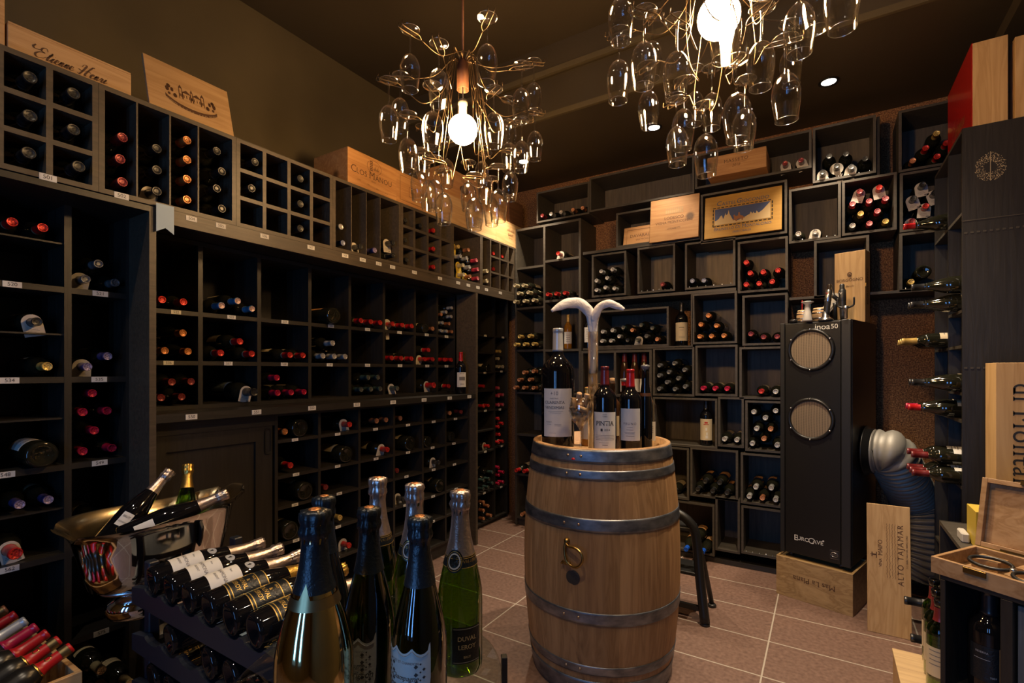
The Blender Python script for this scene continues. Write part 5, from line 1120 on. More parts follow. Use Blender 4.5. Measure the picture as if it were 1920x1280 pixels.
# ============================================================ bottles standing on shelves
p = PX(864, 735, -2.36); show_bottle((-2.33, PX(864, 0, -2.33).y, ZT+.0002), .315, .0385, 'Upright red-capsuled bottle with white house label on the long counter', 'red', [('label', .17, .52, 1.1, 'paper', [('GRAN VINO', 0, .49, .007, 'ink'), ('_', (-.6, .6), .37, .026, 'ink_grey'), ('_', (-.4, .4), .24, .004, 'ink')])], rot=.3)
def onshelf(u, z, h, r, label, cap, parts, **k):
    P = PY(u, HZ, k.pop('Y', 3.74)); return show_bottle((P.x, P.y, z), h, r, label, cap, parts, **k)
onshelf(1065, 1.509, .285, .032, 'Upright amber bottle with gold capsule and pale label, back rack', 'gold', [('label', .16, .50, 1.2, 'paper', [('_', (-.5, .5), .4-.06*i, .003, 'ink_grey') for i in range(4)])], glass='amber')
onshelf(1103, 1.5005, .285, .035, 'Upright green-lit bottle with a pale label beside the vase top', 'black', [('label', .2, .62, 1.2, 'paper', [('_', (-.5, .5), .55-.06*i, .003, 'ink_grey') for i in range(5)])], Y=3.70)
onshelf(1278, 1.5005, .325, .043, 'Upright port-style bottle with cream label in the gap beside the pyramid', 'white', [('label', .14, .55, 1.2, 'paper_cream', [('FONSECA', 0, .44, .010, 'ink'), ('_', (-.3, .3), .38, .002, 'ink_grey'), ('_', (-.5, .5), .24, .002, 'ink_grey'), ('_', (-.5, .5), .21, .002, 'ink_grey')]), ('neck_seal', .80, .87, 1.2, 'paper', [])], Y=3.72, capfrac=.15, name='port_bottle') if False else onshelf(1278, 1.5005, .325, .043, 'Upright port-style bottle with cream label in the gap beside the pyramid', 'black', [('label', .14, .55, 1.2, 'paper_cream', [('_', (-.4, .4), .44, .004, 'ink'), ('_', (-.3, .3), .38, .002, 'ink_grey'), ('_', (-.5, .5), .24, .002, 'ink_grey'), ('_', (-.5, .5), .21, .002, 'ink_grey')]), ('neck_seal', .80, .87, 1.2, 'paper', [])], Y=3.72)
z = CR['K24'][3]+.0145
onshelf(1324, z, .325, .042, 'Upright dark bottle with a pale label showing a road and red figures', 'black', [('label', .12, .58, 1.15, 'paper_cream', [('_', (-.25, .25), .50, .012, 'ink_red'), ('_', (-.4, .4), .46, .004, 'ink_red'), ('_', (-.1, .15), .36, .02, 'paper'), ('_', (.0, .25), .26, .02, 'paper'), ('_', (-.1, .3), .19, .02, 'paper')])], Y=3.72)
for i, (u, w_) in enumerate(((1171, 'first, next to the vase'), (1190, 'middle one'), (1208, 'last, by the heaped grey capsules'))):
    onshelf(u, 1.1505, .314, .036, 'Brown upright bottle with white label, rack behind the barrel, '+w_, 'maroon', [('label', .06, .38, 1.1, 'paper', [])], glass='copper_glass', shape='f', group='three brown bottles behind the barrel', Y=3.72)

# ============================================================ cooling unit on its crate
th_ = math.radians(-16.5); ex_ = Vector((math.cos(th_), math.sin(th_), 0)); ey_ = Vector((-math.sin(th_), math.cos(th_), 0))
SO = Vector((-.227, 3.384, .25)); M0 = Matrix((ex_, ey_, UP)).transposed().to_4x4(); M0.translation = SO
SW, SD, SH_ = .366, .50, 1.365
T = thing('wine_cooling_unit', SO+ex_*SW/2, 'tall black cellar cooling unit with two round grilles on a wooden crate', 'cooling unit')
mb = MB(); mb.box(0, SW, .012, SD, .0, SH_, 0, M0).bev(.006, 2); mb.obj('housing', 'speaker_black', T)
mb = MB(); mb.box(.028, SW-.050, 0, .0115, .006, SH_-.006, 0, M0).bev(.003); fp = mb.obj('front_panel', 'speaker_black', T)
for x0, x1 in ((.002, .026), (SW-.048, SW-.002)): mb = MB(); mb.box(x0, x1, -.004, .0115, .0, SH_-.002, 0, M0).bev(.003); mb.obj('side_trim', 'black_plastic', T)
m = mat('grille', (.35, .26, .16), .5, .3)
v_ = nd(m, 'ShaderNodeTexVoronoi'); v_.inputs['Scale'].default_value = 260; v_.inputs['Randomness'].default_value = 0; ln(m, tex_coord(m, (1, 1, 1)), v_.inputs['Vector'])
ln(m, ramp(m, v_.outputs['Distance'], [(.30, (.01, .008, .005)), (.38, (.24, .18, .115))]), m.node_tree.nodes['Principled BSDF'].inputs['Base Color'])
for zc in (PF(1527, 655, 2.84).z-.25, PF(1527, 786, 2.84).z-.25):
    cx = .166; G = M0 @ Matrix.Translation((cx, 0, zc)) @ Matrix.Rotation(math.pi/2, 4, 'X')
    mb = MB(); mb.lathe([(.104, 0), (.104, .010), (.112, .016), (.120, .012), (.124, .001), (.122, 0)], 48, G); rg_ = mb.obj('grille_ring', 'black_metal', fp)
    mb = MB(); mb.lathe([(0, .004), (.105, .003)], 48, G); mb.obj('grille', 'grille', fp)
    for k in range(6):
        a = math.radians(90+60*k); mb = MB(); mb.lathe([(0, .021), (.004, .020), (.006, .015), (.006, .010)], 10, G @ Matrix.Translation((.1165*math.cos(a), .1165*math.sin(a), 0))); mb.obj('screw', 'steel', rg_)
FM = M0 @ Matrix.Rotation(math.pi/2, 4, 'X')
mb = MB(); mb.text('inoa', .046, FM @ Matrix.Translation((.225, SH_-.036, .0014)), 0, bold=.004, serif=False); mb.obj('lettering', 'paper', fp); mb = MB(); mb.text('50', .036, FM @ Matrix.Translation((.285, SH_-.037, .0014)), 0, serif=False); mb.obj('lettering', 'paper', fp)
mb = MB(); zt_ = PF(1522, 1015, 2.85).z-.25
for t, x, s_ in (('E', .083, .046), ('URO', .121, .031), ('C', .163, .046), ('AVE', .198, .031)): mb.text(t, s_, FM @ Matrix.Translation((x+.005, zt_-.0, .0014)), 0, bold=.004)
mb.box(.226, .234, -.0016, -.0012, zt_+.012, zt_+.020, 0, M0); mb.obj('lettering', 'paper', fp)
mb = MB(); mb.box(.262, .308, -.0012, 0, .030, .078, 0, M0); bd = mb.obj('badge', 'black_plastic', fp)
mb = MB(); mb.tube([M0 @ Vector((.285+.018*math.cos(a), -.0018, .054+.012*math.sin(a))) for a in [k*.3307 for k in range(20)]], .0012, 5); mb.text('FRANCE', .008, FM @ Matrix.Translation((.285, .054, .0016)), 0); mb.text('MADE IN', .0055, FM @ Matrix.Translation((.285, .070, .0016)), 0); mb.box(.264, .306, -.0016, -.0012, .0765, .0775, 0, M0); mb.box(.264, .306, -.0016, -.0012, .0305, .0315, 0, M0); mb.obj('badge_print', 'steel', bd)
for x, y in ((.05, .04), (SW-.06, .04), (.05, SD-.05), (SW-.06, SD-.05)): mb = MB(); mb.lathe([(0, -.0195), (.014, -.0195), (.014, .002), (0, .002)], 14, M0 @ Matrix.Translation((x, y, 0))); mb.obj('foot', 'black_plastic', T)
# crate under it
c1 = Vector((-.235, 3.345, 0)); c2 = Vector((.0925, 3.205, 0)); exc = (c2-c1).normalized(); eyc = Vector((-exc.y, exc.x, 0)); LW = (c2-c1).length
exc = ex_; eyc = ey_; MC = Matrix((exc, eyc, UP)).transposed().to_4x4(); MC.translation = SO-UP*.25-ey_*.03-ex_*.01
T = thing('wine_crate', MC @ Vector((.19, .2, 0)), 'old wooden crate with upside-down lettering under the cooling unit', 'crate')
mb = MB(); mb.box(0, .39, 0, .012, 0, .23, 0, MC).bev(.001); fr = mb.obj('front_board', 'old_crate', T)
mb = MB(); mb.box(0, .39, .30, .312, 0, .23, 0, MC); mb.obj('back_board', 'old_crate', T)
for x in (0, .378): mb = MB(); mb.box(x, x+.012, .012, .30, 0, .23, 0, MC); mb.obj('end_board', 'old_crate', T)
mb = MB(); mb.box(.012, .378, .012, .30, .2155, .2255, 0, MC); mb.obj('top_board', 'old_crate', T)
mb = MB(); mb.text('Mas La Plana', .042, MC @ Matrix.Translation((.20, -.0008, .125)) @ Matrix.Rotation(math.pi/2, 4, 'X') @ Matrix.Rotation(math.pi, 4, 'Z'), 0); mb.obj('lettering', 'ink_brown', fr)
# duct
T = thing('air_duct', PF(1640, 900, 2.95), 'silver flexible air duct curling from the cooling unit down to the floor', 'duct')
fl = M0 @ Vector((SW+.001, .26, .62)); K = ex_
pts = [fl+K*.012, fl+K*.06, fl+K*.115, PF(1690, 888, 2.86), PF(1712, 935, 2.975), PF(1724, 985, 2.965), PF(1720, 1045, 2.96), Vector((.43, 3.79, .13)), Vector((.43, 3.79, .12))]
P0 = cat_rom(pts, 40); P = [P0[0]]; acc = 0
for a_, b_ in zip(P0, P0[1:]):
    L_ = (b_-a_).length; x_ = 0
    while acc+(L_-x_) >= .0055: x_ += .0055-acc; acc = 0; P.append(a_+(b_-a_)*(x_/L_))
    acc += L_-x_
mb = MB(); seg = 32; rings = []; n_ = len(P); rs = random.Random(9); upv = None
for i, p_ in enumerate(P):
    t = (P[min(i+6, n_-1)]-P[max(i-6, 0)]).normalized()
    if i < 12: t = K
    if upv is None: upv = Vector((0, 0, 1))
    x = t.cross(upv).normalized(); y = x.cross(t).normalized(); upv = y
    r = .104+(.020*abs(math.cos(i*math.pi/6.0)))
    rings.append([mb.b.verts.new(p_+x*(r+rs.uniform(-.0022, .0022))*math.cos(a)+y*(r+rs.uniform(-.0022, .0022))*math.sin(a)) for a in [2*math.pi*k/seg for k in range(seg)]])
for A_, B_ in zip(rings, rings[1:]):
    for k in range(seg): f = mb.b.faces.new([A_[k], A_[(k+1) % seg], B_[(k+1) % seg], B_[k]]); f.smooth = True
mb.obj('hose', 'duct', T)
mb = MB(); mb.lathe([(.118, .002), (.142, .002), (.144, .006), (.142, .010), (.129, .012), (.129, .040), (.118, .040)], 36, frame(fl, -ey_, UP) @ Matrix.Identity(4) if False else Matrix((-ey_, UP, -ey_.cross(UP))).transposed().to_4x4() if False else (Matrix.Translation(fl+K*.004) @ Vector((0, 0, 1)).rotation_difference(K).to_matrix().to_4x4())); mb.obj('collar', 'black_metal', T)
# leaning lid with long lettering
x0, x1 = .186, .364; e, M, w, h = lean_board('crate_lid', 'x', 0, 1, 0, 0, 0, 1, 'pale_z') if False else (None,)*4
T = thing('crate_lid', ((x0+x1)/2, 3.12, 0), 'long pale crate lid with sideways lettering leaning against the air duct', 'board')
M = frame(((x0+x1)/2, 3.12, .001), (1, 0, 0), (0, .07, .638)); w, h = x1-x0, .642
mb = MB(); mb.box(-w/2, w/2, 0, h, -.013, 0, 0, M).bev(.001); pn = mb.obj('panel', 'pale_z', T)
MR = M @ Matrix.Rotation(math.pi/2, 4, 'Z')
write(pn, MR, [('ALTO TAJAMAR', .40, -.050, .034, {'spacing': 1.3, 'serif': False}), ('D.O. BUIN | VALLE DEL MAIPO | CHILE', .42, -.075, .0095), ('MAIPO', .425, .033, .026), ('VINA', .35, .033, .018)], 'ink_brown')
mb = MB()
for i in range(5):
    y_ = .006-.011*i; pts_ = [MR @ Vector((.28+.006*k, y_+.0018*math.sin(k*2.3+i)+.001*math.sin(k*5.1), .0008)) for k in range(46)]
    for a_, b_ in zip(pts_, pts_[1:]): d_ = Vector((-.0006, 0, 0)); mb.poly([a_+d_, b_+d_, b_-d_, a_-d_])
mb.obj('handwriting', 'ink_brown', pn)
mb = MB()
for q_ in ((-.076, -.066, .385, .388), (-.070, -.066, .375, .398), (-.066, -.050, .383, .390), (-.052, -.048, .37, .40)): mb.prism([(q_[0], q_[2]), (q_[1], q_[2]), (q_[1], q_[3]), (q_[0], q_[3])], M, .0003, .0009)
mb.obj('chapel_mark', 'ink_brown', pn)

# ---- things on the cooling unit (its top is the housing top)
ZT2 = .25+SH_+.0005
def tp(u, f): p = PF(u, HZ, f); return Vector((p.x, p.y, ZT2))
px_ = PF(1593, 0, 2.95); Mb = M0.copy(); Mb.translation = Vector((px_.x, px_.y, ZT2)); 
T = thing('wine_box', Mb.translation, 'tall pale wine box with dark capitals standing on the cooling unit', 'box')
bw = .155; bt = PF(1568, 474, 2.98).z-ZT2
Mb = Mb @ Matrix.Translation((0, 0, 0)); mb = MB(); mb.box(-bw/2, bw/2, 0, .10, 0, bt, 0, Mb).bev(.001); bd = mb.obj('body', 'pale_z', T)
FB_ = Mb @ Matrix.Rotation(math.pi/2, 4, 'X'); mb = MB(); mb.text('BORGOGNO', .023, FB_ @ Matrix.Translation((.0, bt*.60, .0008)), 0, bold=.01); mb.text('Barolo', .016, FB_ @ Matrix.Translation((.0, bt*.515, .0008)), 0, shear=.4); mb.obj('lettering', 'ink_brown', bd)
mb = MB(); mb.tube([FB_ @ Vector((.010*math.cos(a), bt*.68+.012*math.sin(a), .001)) for a in [k*.33 for k in range(20)]], .0022, 5); mb.tube([FB_ @ Vector((.004*math.cos(a), bt*.675+.005*math.sin(a), .001)) for a in [k*.7 for k in range(10)]], .002, 5); mb.obj('crest', 'ink_brown', bd)
mb = MB(); mb.text('BORGOGNO', .036, Mb @ Matrix.Translation((bw/2+.0008, .05, bt*.5)) @ Matrix(((0, 0, 1, 0), (1, 0, 0, 0), (0, 1, 0, 0), (0, 0, 0, 1))) @ Matrix.Rotation(math.pi/2, 4, 'Z'), 0, bold=.01); mb.obj('side_lettering', 'ink_brown', bd)
mb = MB(); mb.box(bw/2, bw/2+.004, .004, .012, bt*.49, bt*.54, 0, Mb); mb.obj('clasp', 'brass', T)
for (u, f, lab) in ((1508, 2.96, 'small'), (1538, 3.0, 'large')):
    p_ = tp(u-(2 if lab == 'small' else 0), f); s_ = .62 if lab == 'small' else .78
    T = thing('toy_barrel', p_, 'tiny wooden barrel with metal hoops, the '+('one behind the white cone' if lab == 'small' else 'rounder one beside the corkscrew')+', on the cooling unit', 'ornament')
    Mq = Matrix.Translation(p_) @ Matrix.Scale(s_, 4)
    mb = MB(); mb.lathe([(0, 0), (.046, 0), (.055, .03), (.057, .06), (.055, .09), (.046, .12), (.042, .12), (.041, .112), (0, .112)], 28, Mq); mb.obj('staves', 'pine_z', T)
    for zq, rq in ((.015, .051), (.04, .057), (.08, .057), (.105, .051)): mb = MB(); mb.lathe([(rq+.0008, zq-.005), (rq+.0022, zq), (rq+.0008, zq+.005)], 28, Mq); mb.obj('hoop', 'steel', T)
p_ = tp(1514, 2.86); T = thing('bottle_stopper_stand', p_, 'white conical stand with flared top in front of the tiny barrels', 'stand')
mb = MB(); mb.lathe([(0, .0), (.024, 0), (.026, .006), (.018, .05), (.012, .095), (.030, .108), (.032, .111), (.008, .116), (0, .117)], 28, Matrix.Translation(p_)); mb.obj('cone', 'white_plastic', T)
def lever(u, f, body, name, label, tilt, h=.20, base=True):
    p_ = tp(u, f); T = thing(name, p_, label, 'corkscrew'); A = Matrix.Translation(p_) @ M0.to_3x3().to_4x4() @ Matrix.Rotation(tilt, 4, 'Y')
    zb_ = .018 if base else 0
    if base: mb = MB(); mb.lathe([(0, 0), (.038, 0), (.038, .006), (.028, .012), (.018, .022), (.016, .05), (.012, .05), (0, .05)], 24, Matrix.Translation(p_)); mb.obj('stand', 'steel' if body == 'steel' else 'black_plastic', T)
    mb = MB(); mb.lathe([(0, zb_), (.014, zb_), (.0155, zb_+.03), (.0165, h*.52)], 24, A); mb.obj('grip', 'black_plastic', T)
    mb = MB(); mb.lathe([(.0165, h*.52), (.0175, h*.54), (.0180, h*.82), (.0150, h*.84)], 24, A); mb.obj('sleeve', body, T)
    mb = MB(); mb.lathe([(.0150, h*.84), (.012, h*.88), (.0125, h*.97), (.008, h), (0, h)], 24, A); mb.obj('head', 'chrome' if body == 'steel' else 'black_plastic', T)
    mb = MB(); B = A @ Matrix.Translation((-.002, -.0188, h*.73))
    mb.poly([B @ Vector(v) for v in ((-.007, 0, .007), (-.004, 0, .007), (0, 0, 0), (0, 0, -.006))]); mb.poly([B @ Vector(v) for v in ((.007, 0, .007), (0, 0, -.006), (0, 0, 0), (.004, 0, .007))]); mb.obj('mark', 'cap_red' if body == 'steel' else 'white_plastic', T)
lever(1548, 2.82, 'steel', 'electric_corkscrew', 'silver and black electric corkscrew leaning in its stand on the cooling unit', .10, .205)
lever(1581, 2.80, 'black_plastic', 'electric_corkscrew', 'all black electric corkscrew upright in front of the pale wine box', -.03, .205, False)
p_ = tp(1566, 2.90); T = thing('winged_corkscrew', p_, 'dark winged corkscrew head between the two electric ones', 'corkscrew')
mb = MB(); mb.lathe([(0, 0), (.012, 0), (.011, .09), (.013, .11), (0, .11)], 16, Matrix.Translation(p_)); mb.obj('shaft', 'black_metal', T)
mb = MB(); mb.tube([p_+UP*.12+ex_*.022, p_+UP*.15-ex_*.008, p_+UP*.172-ex_*.02], .012, 12); mb.obj('head', 'black_metal', T)
p_ = tp(1586, 2.72); T = thing('lever_corkscrew', p_, 'metal lever corkscrew with two upright arms before the pale wine box', 'corkscrew')
mb = MB(); mb.lathe([(0, 0), (.009, 0), (.010, .05), (.014, .055), (.014, .07), (0, .072)], 16, Matrix.Translation(p_)); mb.obj('shaft', 'steel', T)
for sg in (-1, 1): mb = MB(); mb.tube(cat_rom([p_+UP*.06+ex_*.012*sg, p_+UP*.07+ex_*.034*sg, p_+UP*.085+ex_*.038*sg, p_+UP*.115+ex_*.038*sg], 4), [.005]*13, 8); mb.obj('arm', 'black_metal', T)
p_ = tp(1488, 2.95); T = thing('round_tin', p_, 'small dark round tin at the edge of the cooling unit', 'tin')
mb = MB(); mb.lathe([(0, 0), (.022, 0), (.022, .014), (.019, .018), (0, .018)], 20, Matrix.Translation(p_)); mb.obj('tin', 'black_metal', T)
T = thing('leaflet', tp(1545, 3.08), 'folded white leaflet leaning behind the corkscrews', 'leaflet')
Ml = M0.copy(); Ml.translation = tp(1546, 3.03)
for k_, (dx, mt) in enumerate(((0, 'paper'), (.012, 'paper_grey'))):
    mb = MB(); c_, s2 = math.cos(math.radians(48)), math.sin(math.radians(48))
    mb.prism([(-.075+dx, .03), (.06+dx, .03+.155), (.085+dx, .03+.130), (-.04+dx, .0)], Ml @ Matrix.Rotation(math.pi/2, 4, 'X'), -.002-.006*k_, 0-.006*k_); mb.obj('page', mt, T)
for u, mt, w_ in ((1504, 'cap_red', 'red'), (1519, 'cap_blue', 'blue')):
    p_ = tp(u, 2.965); mb = MB(); mb.lathe([(0, .07), (.003, .07), (.003, .130), (0, .137)], 8, Matrix.Translation(p_)); o = mb.obj('pencil', mt); tag(o, w_+' pencil poking up behind the white conical stand', 'pencil')

# ============================================================ step stool behind the barrel
T = thing('step_stool', PZ(1290, 1160, 0), 'black folding step stool with rounded tubular back behind the barrel', 'stool')
def G(u, v, f): return PF(u, v, f)
ft = PZ(1322, 1172, 0); fb_ = PZ(1240, 1172, 0)
fr = ft; dirn = Vector((.92, .39, 0)).normalized(); sidev = Vector((-.39, .92, 0)).normalized()
b0 = Vector((ft.x, ft.y, .012)); wv = Vector((-.40, -.03, 0))
def stl(o, lean):
    P = [b0+o, b0+o+Vector((-.03, .03, .20)), b0+o+Vector((-.055, .05, .42)), b0+o+Vector((-.09, .05, .50)), b0+o+Vector((-.17, .05, .545)), b0+o+Vector((-.26, .05, .545)), b0+o+Vector((-.34, .04, .50)), b0+o+Vector((-.37, .04, .42)), b0+o+Vector((-.40, .02, .0))]
    return cat_rom(P, 6)
mb = MB(); mb.tube(stl(Vector((0, 0, 0)), 0), .025, 14); mb.obj('front_frame', 'black_metal', T)
o2 = Vector((-.01, .22, 0)); mb = MB(); mb.tube([b0+o2+v_ for v_ in (Vector((0, .02, 0)), Vector((-.03, -.05, .25)), Vector((-.06, -.12, .45)), Vector((-.34, -.12, .45)), Vector((-.37, -.05, .25)), Vector((-.40, .02, 0)))], .014, 12); mb.obj('rear_frame', 'black_metal', T)
mb = MB(); mb.box(b0.x-.36, b0.x-.045, b0.y+.02, b0.y+.20, .235, .255).bev(.004); mb.obj('step', 'black_plastic', T)
mb = MB(); mb.box(b0.x-.33, b0.x-.07, b0.y+.03, b0.y+.15, .465, .485).bev(.004); mb.obj('step', 'black_plastic', T)
mb = MB(); mb.box(b0.x-.37, b0.x-.02, b0.y+.01, b0.y+.03, .06, .085); mb.obj('cross_bar', 'black_metal', T)
for dx, dy in ((0, 0), (-.40, .02), (-.01, .24), (-.41, .24)): mb = MB(); mb.lathe([(0, 0), (.024, 0), (.024, .012), (.018, .018), (0, .018)], 12, Matrix.Translation((b0.x+dx, b0.y+dy, 0))); mb.obj('foot', 'black_plastic', T)

# ============================================================ champagne table
thin_glass('deep_green_glass', (.10, .17, .03), .85, .07, 2.4); thin_glass('bottle_green', (.24, .40, .04), .75, .06, 2.6)
m = mat('shield_paper', (.42, .43, .38), .5, .25)
TCc = Rt*(-.277)+Fw*.98; ZT3 = .735
T = thing('glass_table', (TCc.x, TCc.y, 0), 'small round glass-topped table carrying the champagne bottles', 'table')
mb = MB(); mb.lathe([(0, ZT3), (.250, ZT3), (.256, ZT3-.003), (.257, ZT3-.006), (.256, ZT3-.009), (.250, ZT3-.012), (0, ZT3-.012)], 72, Matrix.Translation(TCc)); mb.obj('table_top', 'table_glass', T)
for a in (8, 128, 248):
    aa = math.radians(a)+YAW; d = Vector((math.cos(aa), math.sin(aa), 0)); q = TCc+d*.2635
    mb = MB(); t_ = Vector((-d.y, d.x, 0)); MM = frame(q, d, t_)
    mb.box(-.006, .006, -.008, .008, 0, ZT3+.012, 0, MM).bev(.001); lg = mb.obj('leg', 'black_metal', T)
mb = MB(); mb.tube([TCc+Vector((.268*math.cos(k*math.pi/20), .268*math.sin(k*math.pi/20), .25)) for k in range(41)], .006, 6); mb.obj('lower_ring', 'black_metal', T)
def cols_label(e, R, cols, mt, nm='label', off=.0009):
    "label of free outline wrapped round the glass: (angle, z low, z high)"
    mb = MB(); n_ = 6; C_ = []
    for a, z0, z1 in cols:
        C_.append([mb.b.verts.new(((R(z0+(z1-z0)*i/n_)+off)*math.cos(a), (R(z0+(z1-z0)*i/n_)+off)*math.sin(a), z0+(z1-z0)*i/n_)) for i in range(n_+1)])
    for A_, B_ in zip(C_, C_[1:]):
        for i in range(n_): f = mb.b.faces.new([A_[i], B_[i], B_[i+1], A_[i+1]]); f.smooth = True
    return mb.obj(nm, mt, e, local=True)
def wt(lb, R, h, rows):
    for t, x, z, s_, ink, kw in rows: mb = MB(); mb.text(t, s_, Matrix.Translation((0, 0, z)) @ Matrix.Rotation(x, 4, 'Z'), 0, wrap=R(z)+.0017, **kw); mb.obj('lettering', ink, lb, local=True)
def shield(e, R, zb_, zt_, ang, rot=0):
    C_ = []
    for i in range(41):
        x = -1+2*i/40; c3 = abs(((x+1)*1.5) % 1-.5)*2; top = zt_+.010*(c3**2)-.006+(.006 if abs(x) > .9 else 0)
        bot = zb_+(zt_-zb_)*.62*(1-math.sqrt(max(0, 1-abs(x)**2.2))); C_.append((rot+x*ang, min(bot, top-.002), top))
    lb = cols_label(e, R, C_, 'shield_paper')
    inner = [(a, z0+.004, max(z1-.004, z0+.005)) for a, z0, z1 in C_[2:-2]]
    for sel in (0, 1):
        mb = MB(); P = [Vector(((R(q[1+sel])+.0013)*math.cos(q[0]), (R(q[1+sel])+.0013)*math.sin(q[0]), q[1+sel])) for q in inner]; mb.tube(P, .00045, 4); mb.obj('printed_line', 'ink_grey', lb, local=True)
    zc = (zb_+zt_)/2
    wt(lb, R, 0, [('MOET ET CHANDON', rot, zt_-.020, .0055, 'ink_grey', {}), ('Champagne', rot, zc+.014, .011, 'ink', {'shear': .35}), ('Dom Pérignon', rot, zc-.001, .0165, 'ink', {'shear': .35, 'sx': .82}), ('Vintage 2013', rot, zc-.018, .009, 'ink', {'shear': .35})])
    for sg in (-1, 1):
        mb = MB(); rs = random.Random(3)
        for k in range(16):
            a = rot+sg*ang*(.62+.16*math.sin(k*2.1)); z = zc-.026+.0042*k; r_ = R(z)+.0014; s_ = .0016+.0008*(k % 3)
            mb.poly([((r_)*math.cos(a+q*s_/r_), (r_)*math.sin(a+q*s_/r_), z+p*s_) for q, p in ((-1, 0), (0, -1), (1.2, .2), (0, 1.2))])
        mb.obj('vine_print', 'ink', lb, local=True)
def champ(u, f, h, r, label, glass, foilm, z0f, seed, rot=0, gname='champagne bottles on the glass table'):
    p = PF(u, HZ, f); e, R = show_bottle((p.x, p.y, ZT3+.0003), h, r, label, 'black', [], glass=glass, shape='c', capsule=False, rot=rot, name='champagne_bottle')
    foil(e, R, h, z0f, foilm, seed=seed); return e, R
e, R = champ(787, .83, .345, .0455, 'Black-green champagne bottle with shield label facing the camera, front of the glass table', 'deep_green_glass', 'foil_black', .70, 1)
shield(e, R, .036, .152, .98, -.60)
e, R = champ(692, .885, .345, .0455, 'Black-foiled champagne bottle whose shield label is turned toward the gold bottle', 'deep_green_glass', 'foil_black', .70, 2)
shield(e, R, .024, .140, .98, -.72)
e, R = champ(608, .945, .350, .046, 'Dark champagne bottle with black hood right behind the gold one', 'black_glass', 'foil_black', .72, 3)
for i, (u, f, w_) in enumerate(((863, 1.0, 'alone at the table rim by the barrel'), (777, 1.06, 'behind the front shield-labelled bottle'), (708, 1.12, 'rearmost on the glass table'))):
    e, R = champ(u, f, .348, .0445, 'Green champagne bottle with pink-silver foil, '+w_, 'bottle_green', 'foil_pink', .655, 11+i)
    h = .348; z0, z1 = h*.615, h*.655
    lb = cols_label(e, R, [(-math.pi+2*math.pi*k/40, z0-.004, z1+.002) for k in range(41)], 'foil_black', 'neck_band', .0012)
    for zz in (z0-.004, z1+.002, z1-.001):
        mb = MB(); mb.lathe([(R(zz)+.0014, zz-.0006), (R(zz)+.0018, zz), (R(zz)+.0014, zz+.0006)], 40); mb.obj('gold_line', 'ink_gold', lb, local=True)
    wt(lb, R, h, [('DUVAL-LEROY', .62, (z0+z1)/2, .0095, 'ink_gold', {'sx': .8})])
    # round seal
    sl = -.38; zc = (z0+z1)/2+.002; mb = MB()
    def seal(r0, r1, nm, mt, off):
        mb = MB(); rr_c = R(zc)+off
        def P_(rad, t): x = rad*math.cos(t)/rr_c; z = zc+rad*math.sin(t)*1.15; q = R(z)+off; return (q*math.cos(sl+x), q*math.sin(sl+x), z)
        for k in range(28):
            t0, t1 = 2*math.pi*k/28, 2*math.pi*(k+1)/28; mb.poly([P_(r1, t0), P_(r1, t1), P_(r0, t1), P_(r0, t0)])
        return mb.obj(nm, mt, lb, local=True)
    seal(.0001, .0185, 'seal', 'foil_black', .0020); seal(.0105, .0130, 'seal_ring', 'paper_grey', .0026); seal(.0150, .0158, 'seal_edge', 'ink_gold', .0026)
    mb = MB(); mb.text('DUVAL-LEROY', .0085, Matrix.Rotation(-.25, 4, 'Z') @ Matrix.Translation((R(h*.75)+.0022, 0, h*.75)) @ Matrix(((0, 0, 1, 0), (1, 0, 0, 0), (0, 1, 0, 0), (0, 0, 0, 1))) @ Matrix.Rotation(math.pi/2, 4, 'Z'), 0); mb.obj('lettering', 'ink_grey', e, local=True)
    b2 = cols_label(e, R, [(-.35+1.3*k/12, .030, .100) for k in range(13)], 'foil_black', 'label')
    for zz in (.033, .097): mb = MB(); mb.lathe([(R(zz)+.0013, zz-.0006), (R(zz)+.0013, zz+.0006)], 12, None, 0, -.30, .90); mb.obj('printed_line', 'paper_grey', b2, local=True)
    wt(b2, R, h, [('DUVAL', .30, .078, .012, 'paper_cream', {}), ('LEROY', .30, .062, .012, 'paper_cream', {}), ('BRUT', .30, .043, .006, 'paper_cream', {})])
# golden bottle
p = PF(590, HZ, .76); h = .376
e, R = show_bottle((p.x, p.y, ZT3+.0003), h, .0575, 'Mirror-gold champagne magnum with black sleeve, closest to the camera', 'black', [], glass='gold_bottle', shape='c', capsule=False, name='champagne_bottle')
o = foil(e, R, h, .70, 'foil_black', seed=7)
lb = cols_label(e, R, [(-math.pi+2*math.pi*k/48, h*.645, h*.685) for k in range(49)], 'gold_dull', 'collar', .0016)
cols_label(e, R, [(-.25+.5*k/10-.45, h*.685, h*.685+.022*(1-abs(k-5)/5)+.001) for k in range(11)], 'gold_dull', 'collar_peak', .0018)
def spade(a0, zc, s, mt, nm, off):
    out = []
    for k in range(21):
        x = -1+k/10; ax_ = abs(x); top = 1.25-1.15*ax_**.8; bot = -.62+.30*ax_**2 if ax_ > .12 else -1.0
        if ax_ > .97: bot = top-.02
        out.append((a0+x*s/R(zc)*.95, zc+min(bot, top-.02)*s, zc+top*s))
    return cols_label(e, R, out, mt, nm, off)
sp = spade(-.55, .085, .040, 'gold_dull', 'spade_emblem', .0014); 
mb = MB()
for sg in (-1, 1):
    for k, (x0, z0) in enumerate(((.006, .125), (.012, .105), (.016, .085), (.010, .068))):
        P = []
        for i in range(12):
            t = i*.5; rad = .009*(1-i/14); z = z0+rad*math.sin(t); x = x0*sg+sg*rad*math.cos(t); q = R(z)+.0022; a = -.55+x/q; P.append((q*math.cos(a), q*math.sin(a), z))
        mb.tube(P, .0008, 5)
mb.obj('scrollwork', 'gold_leaf', sp, local=True)

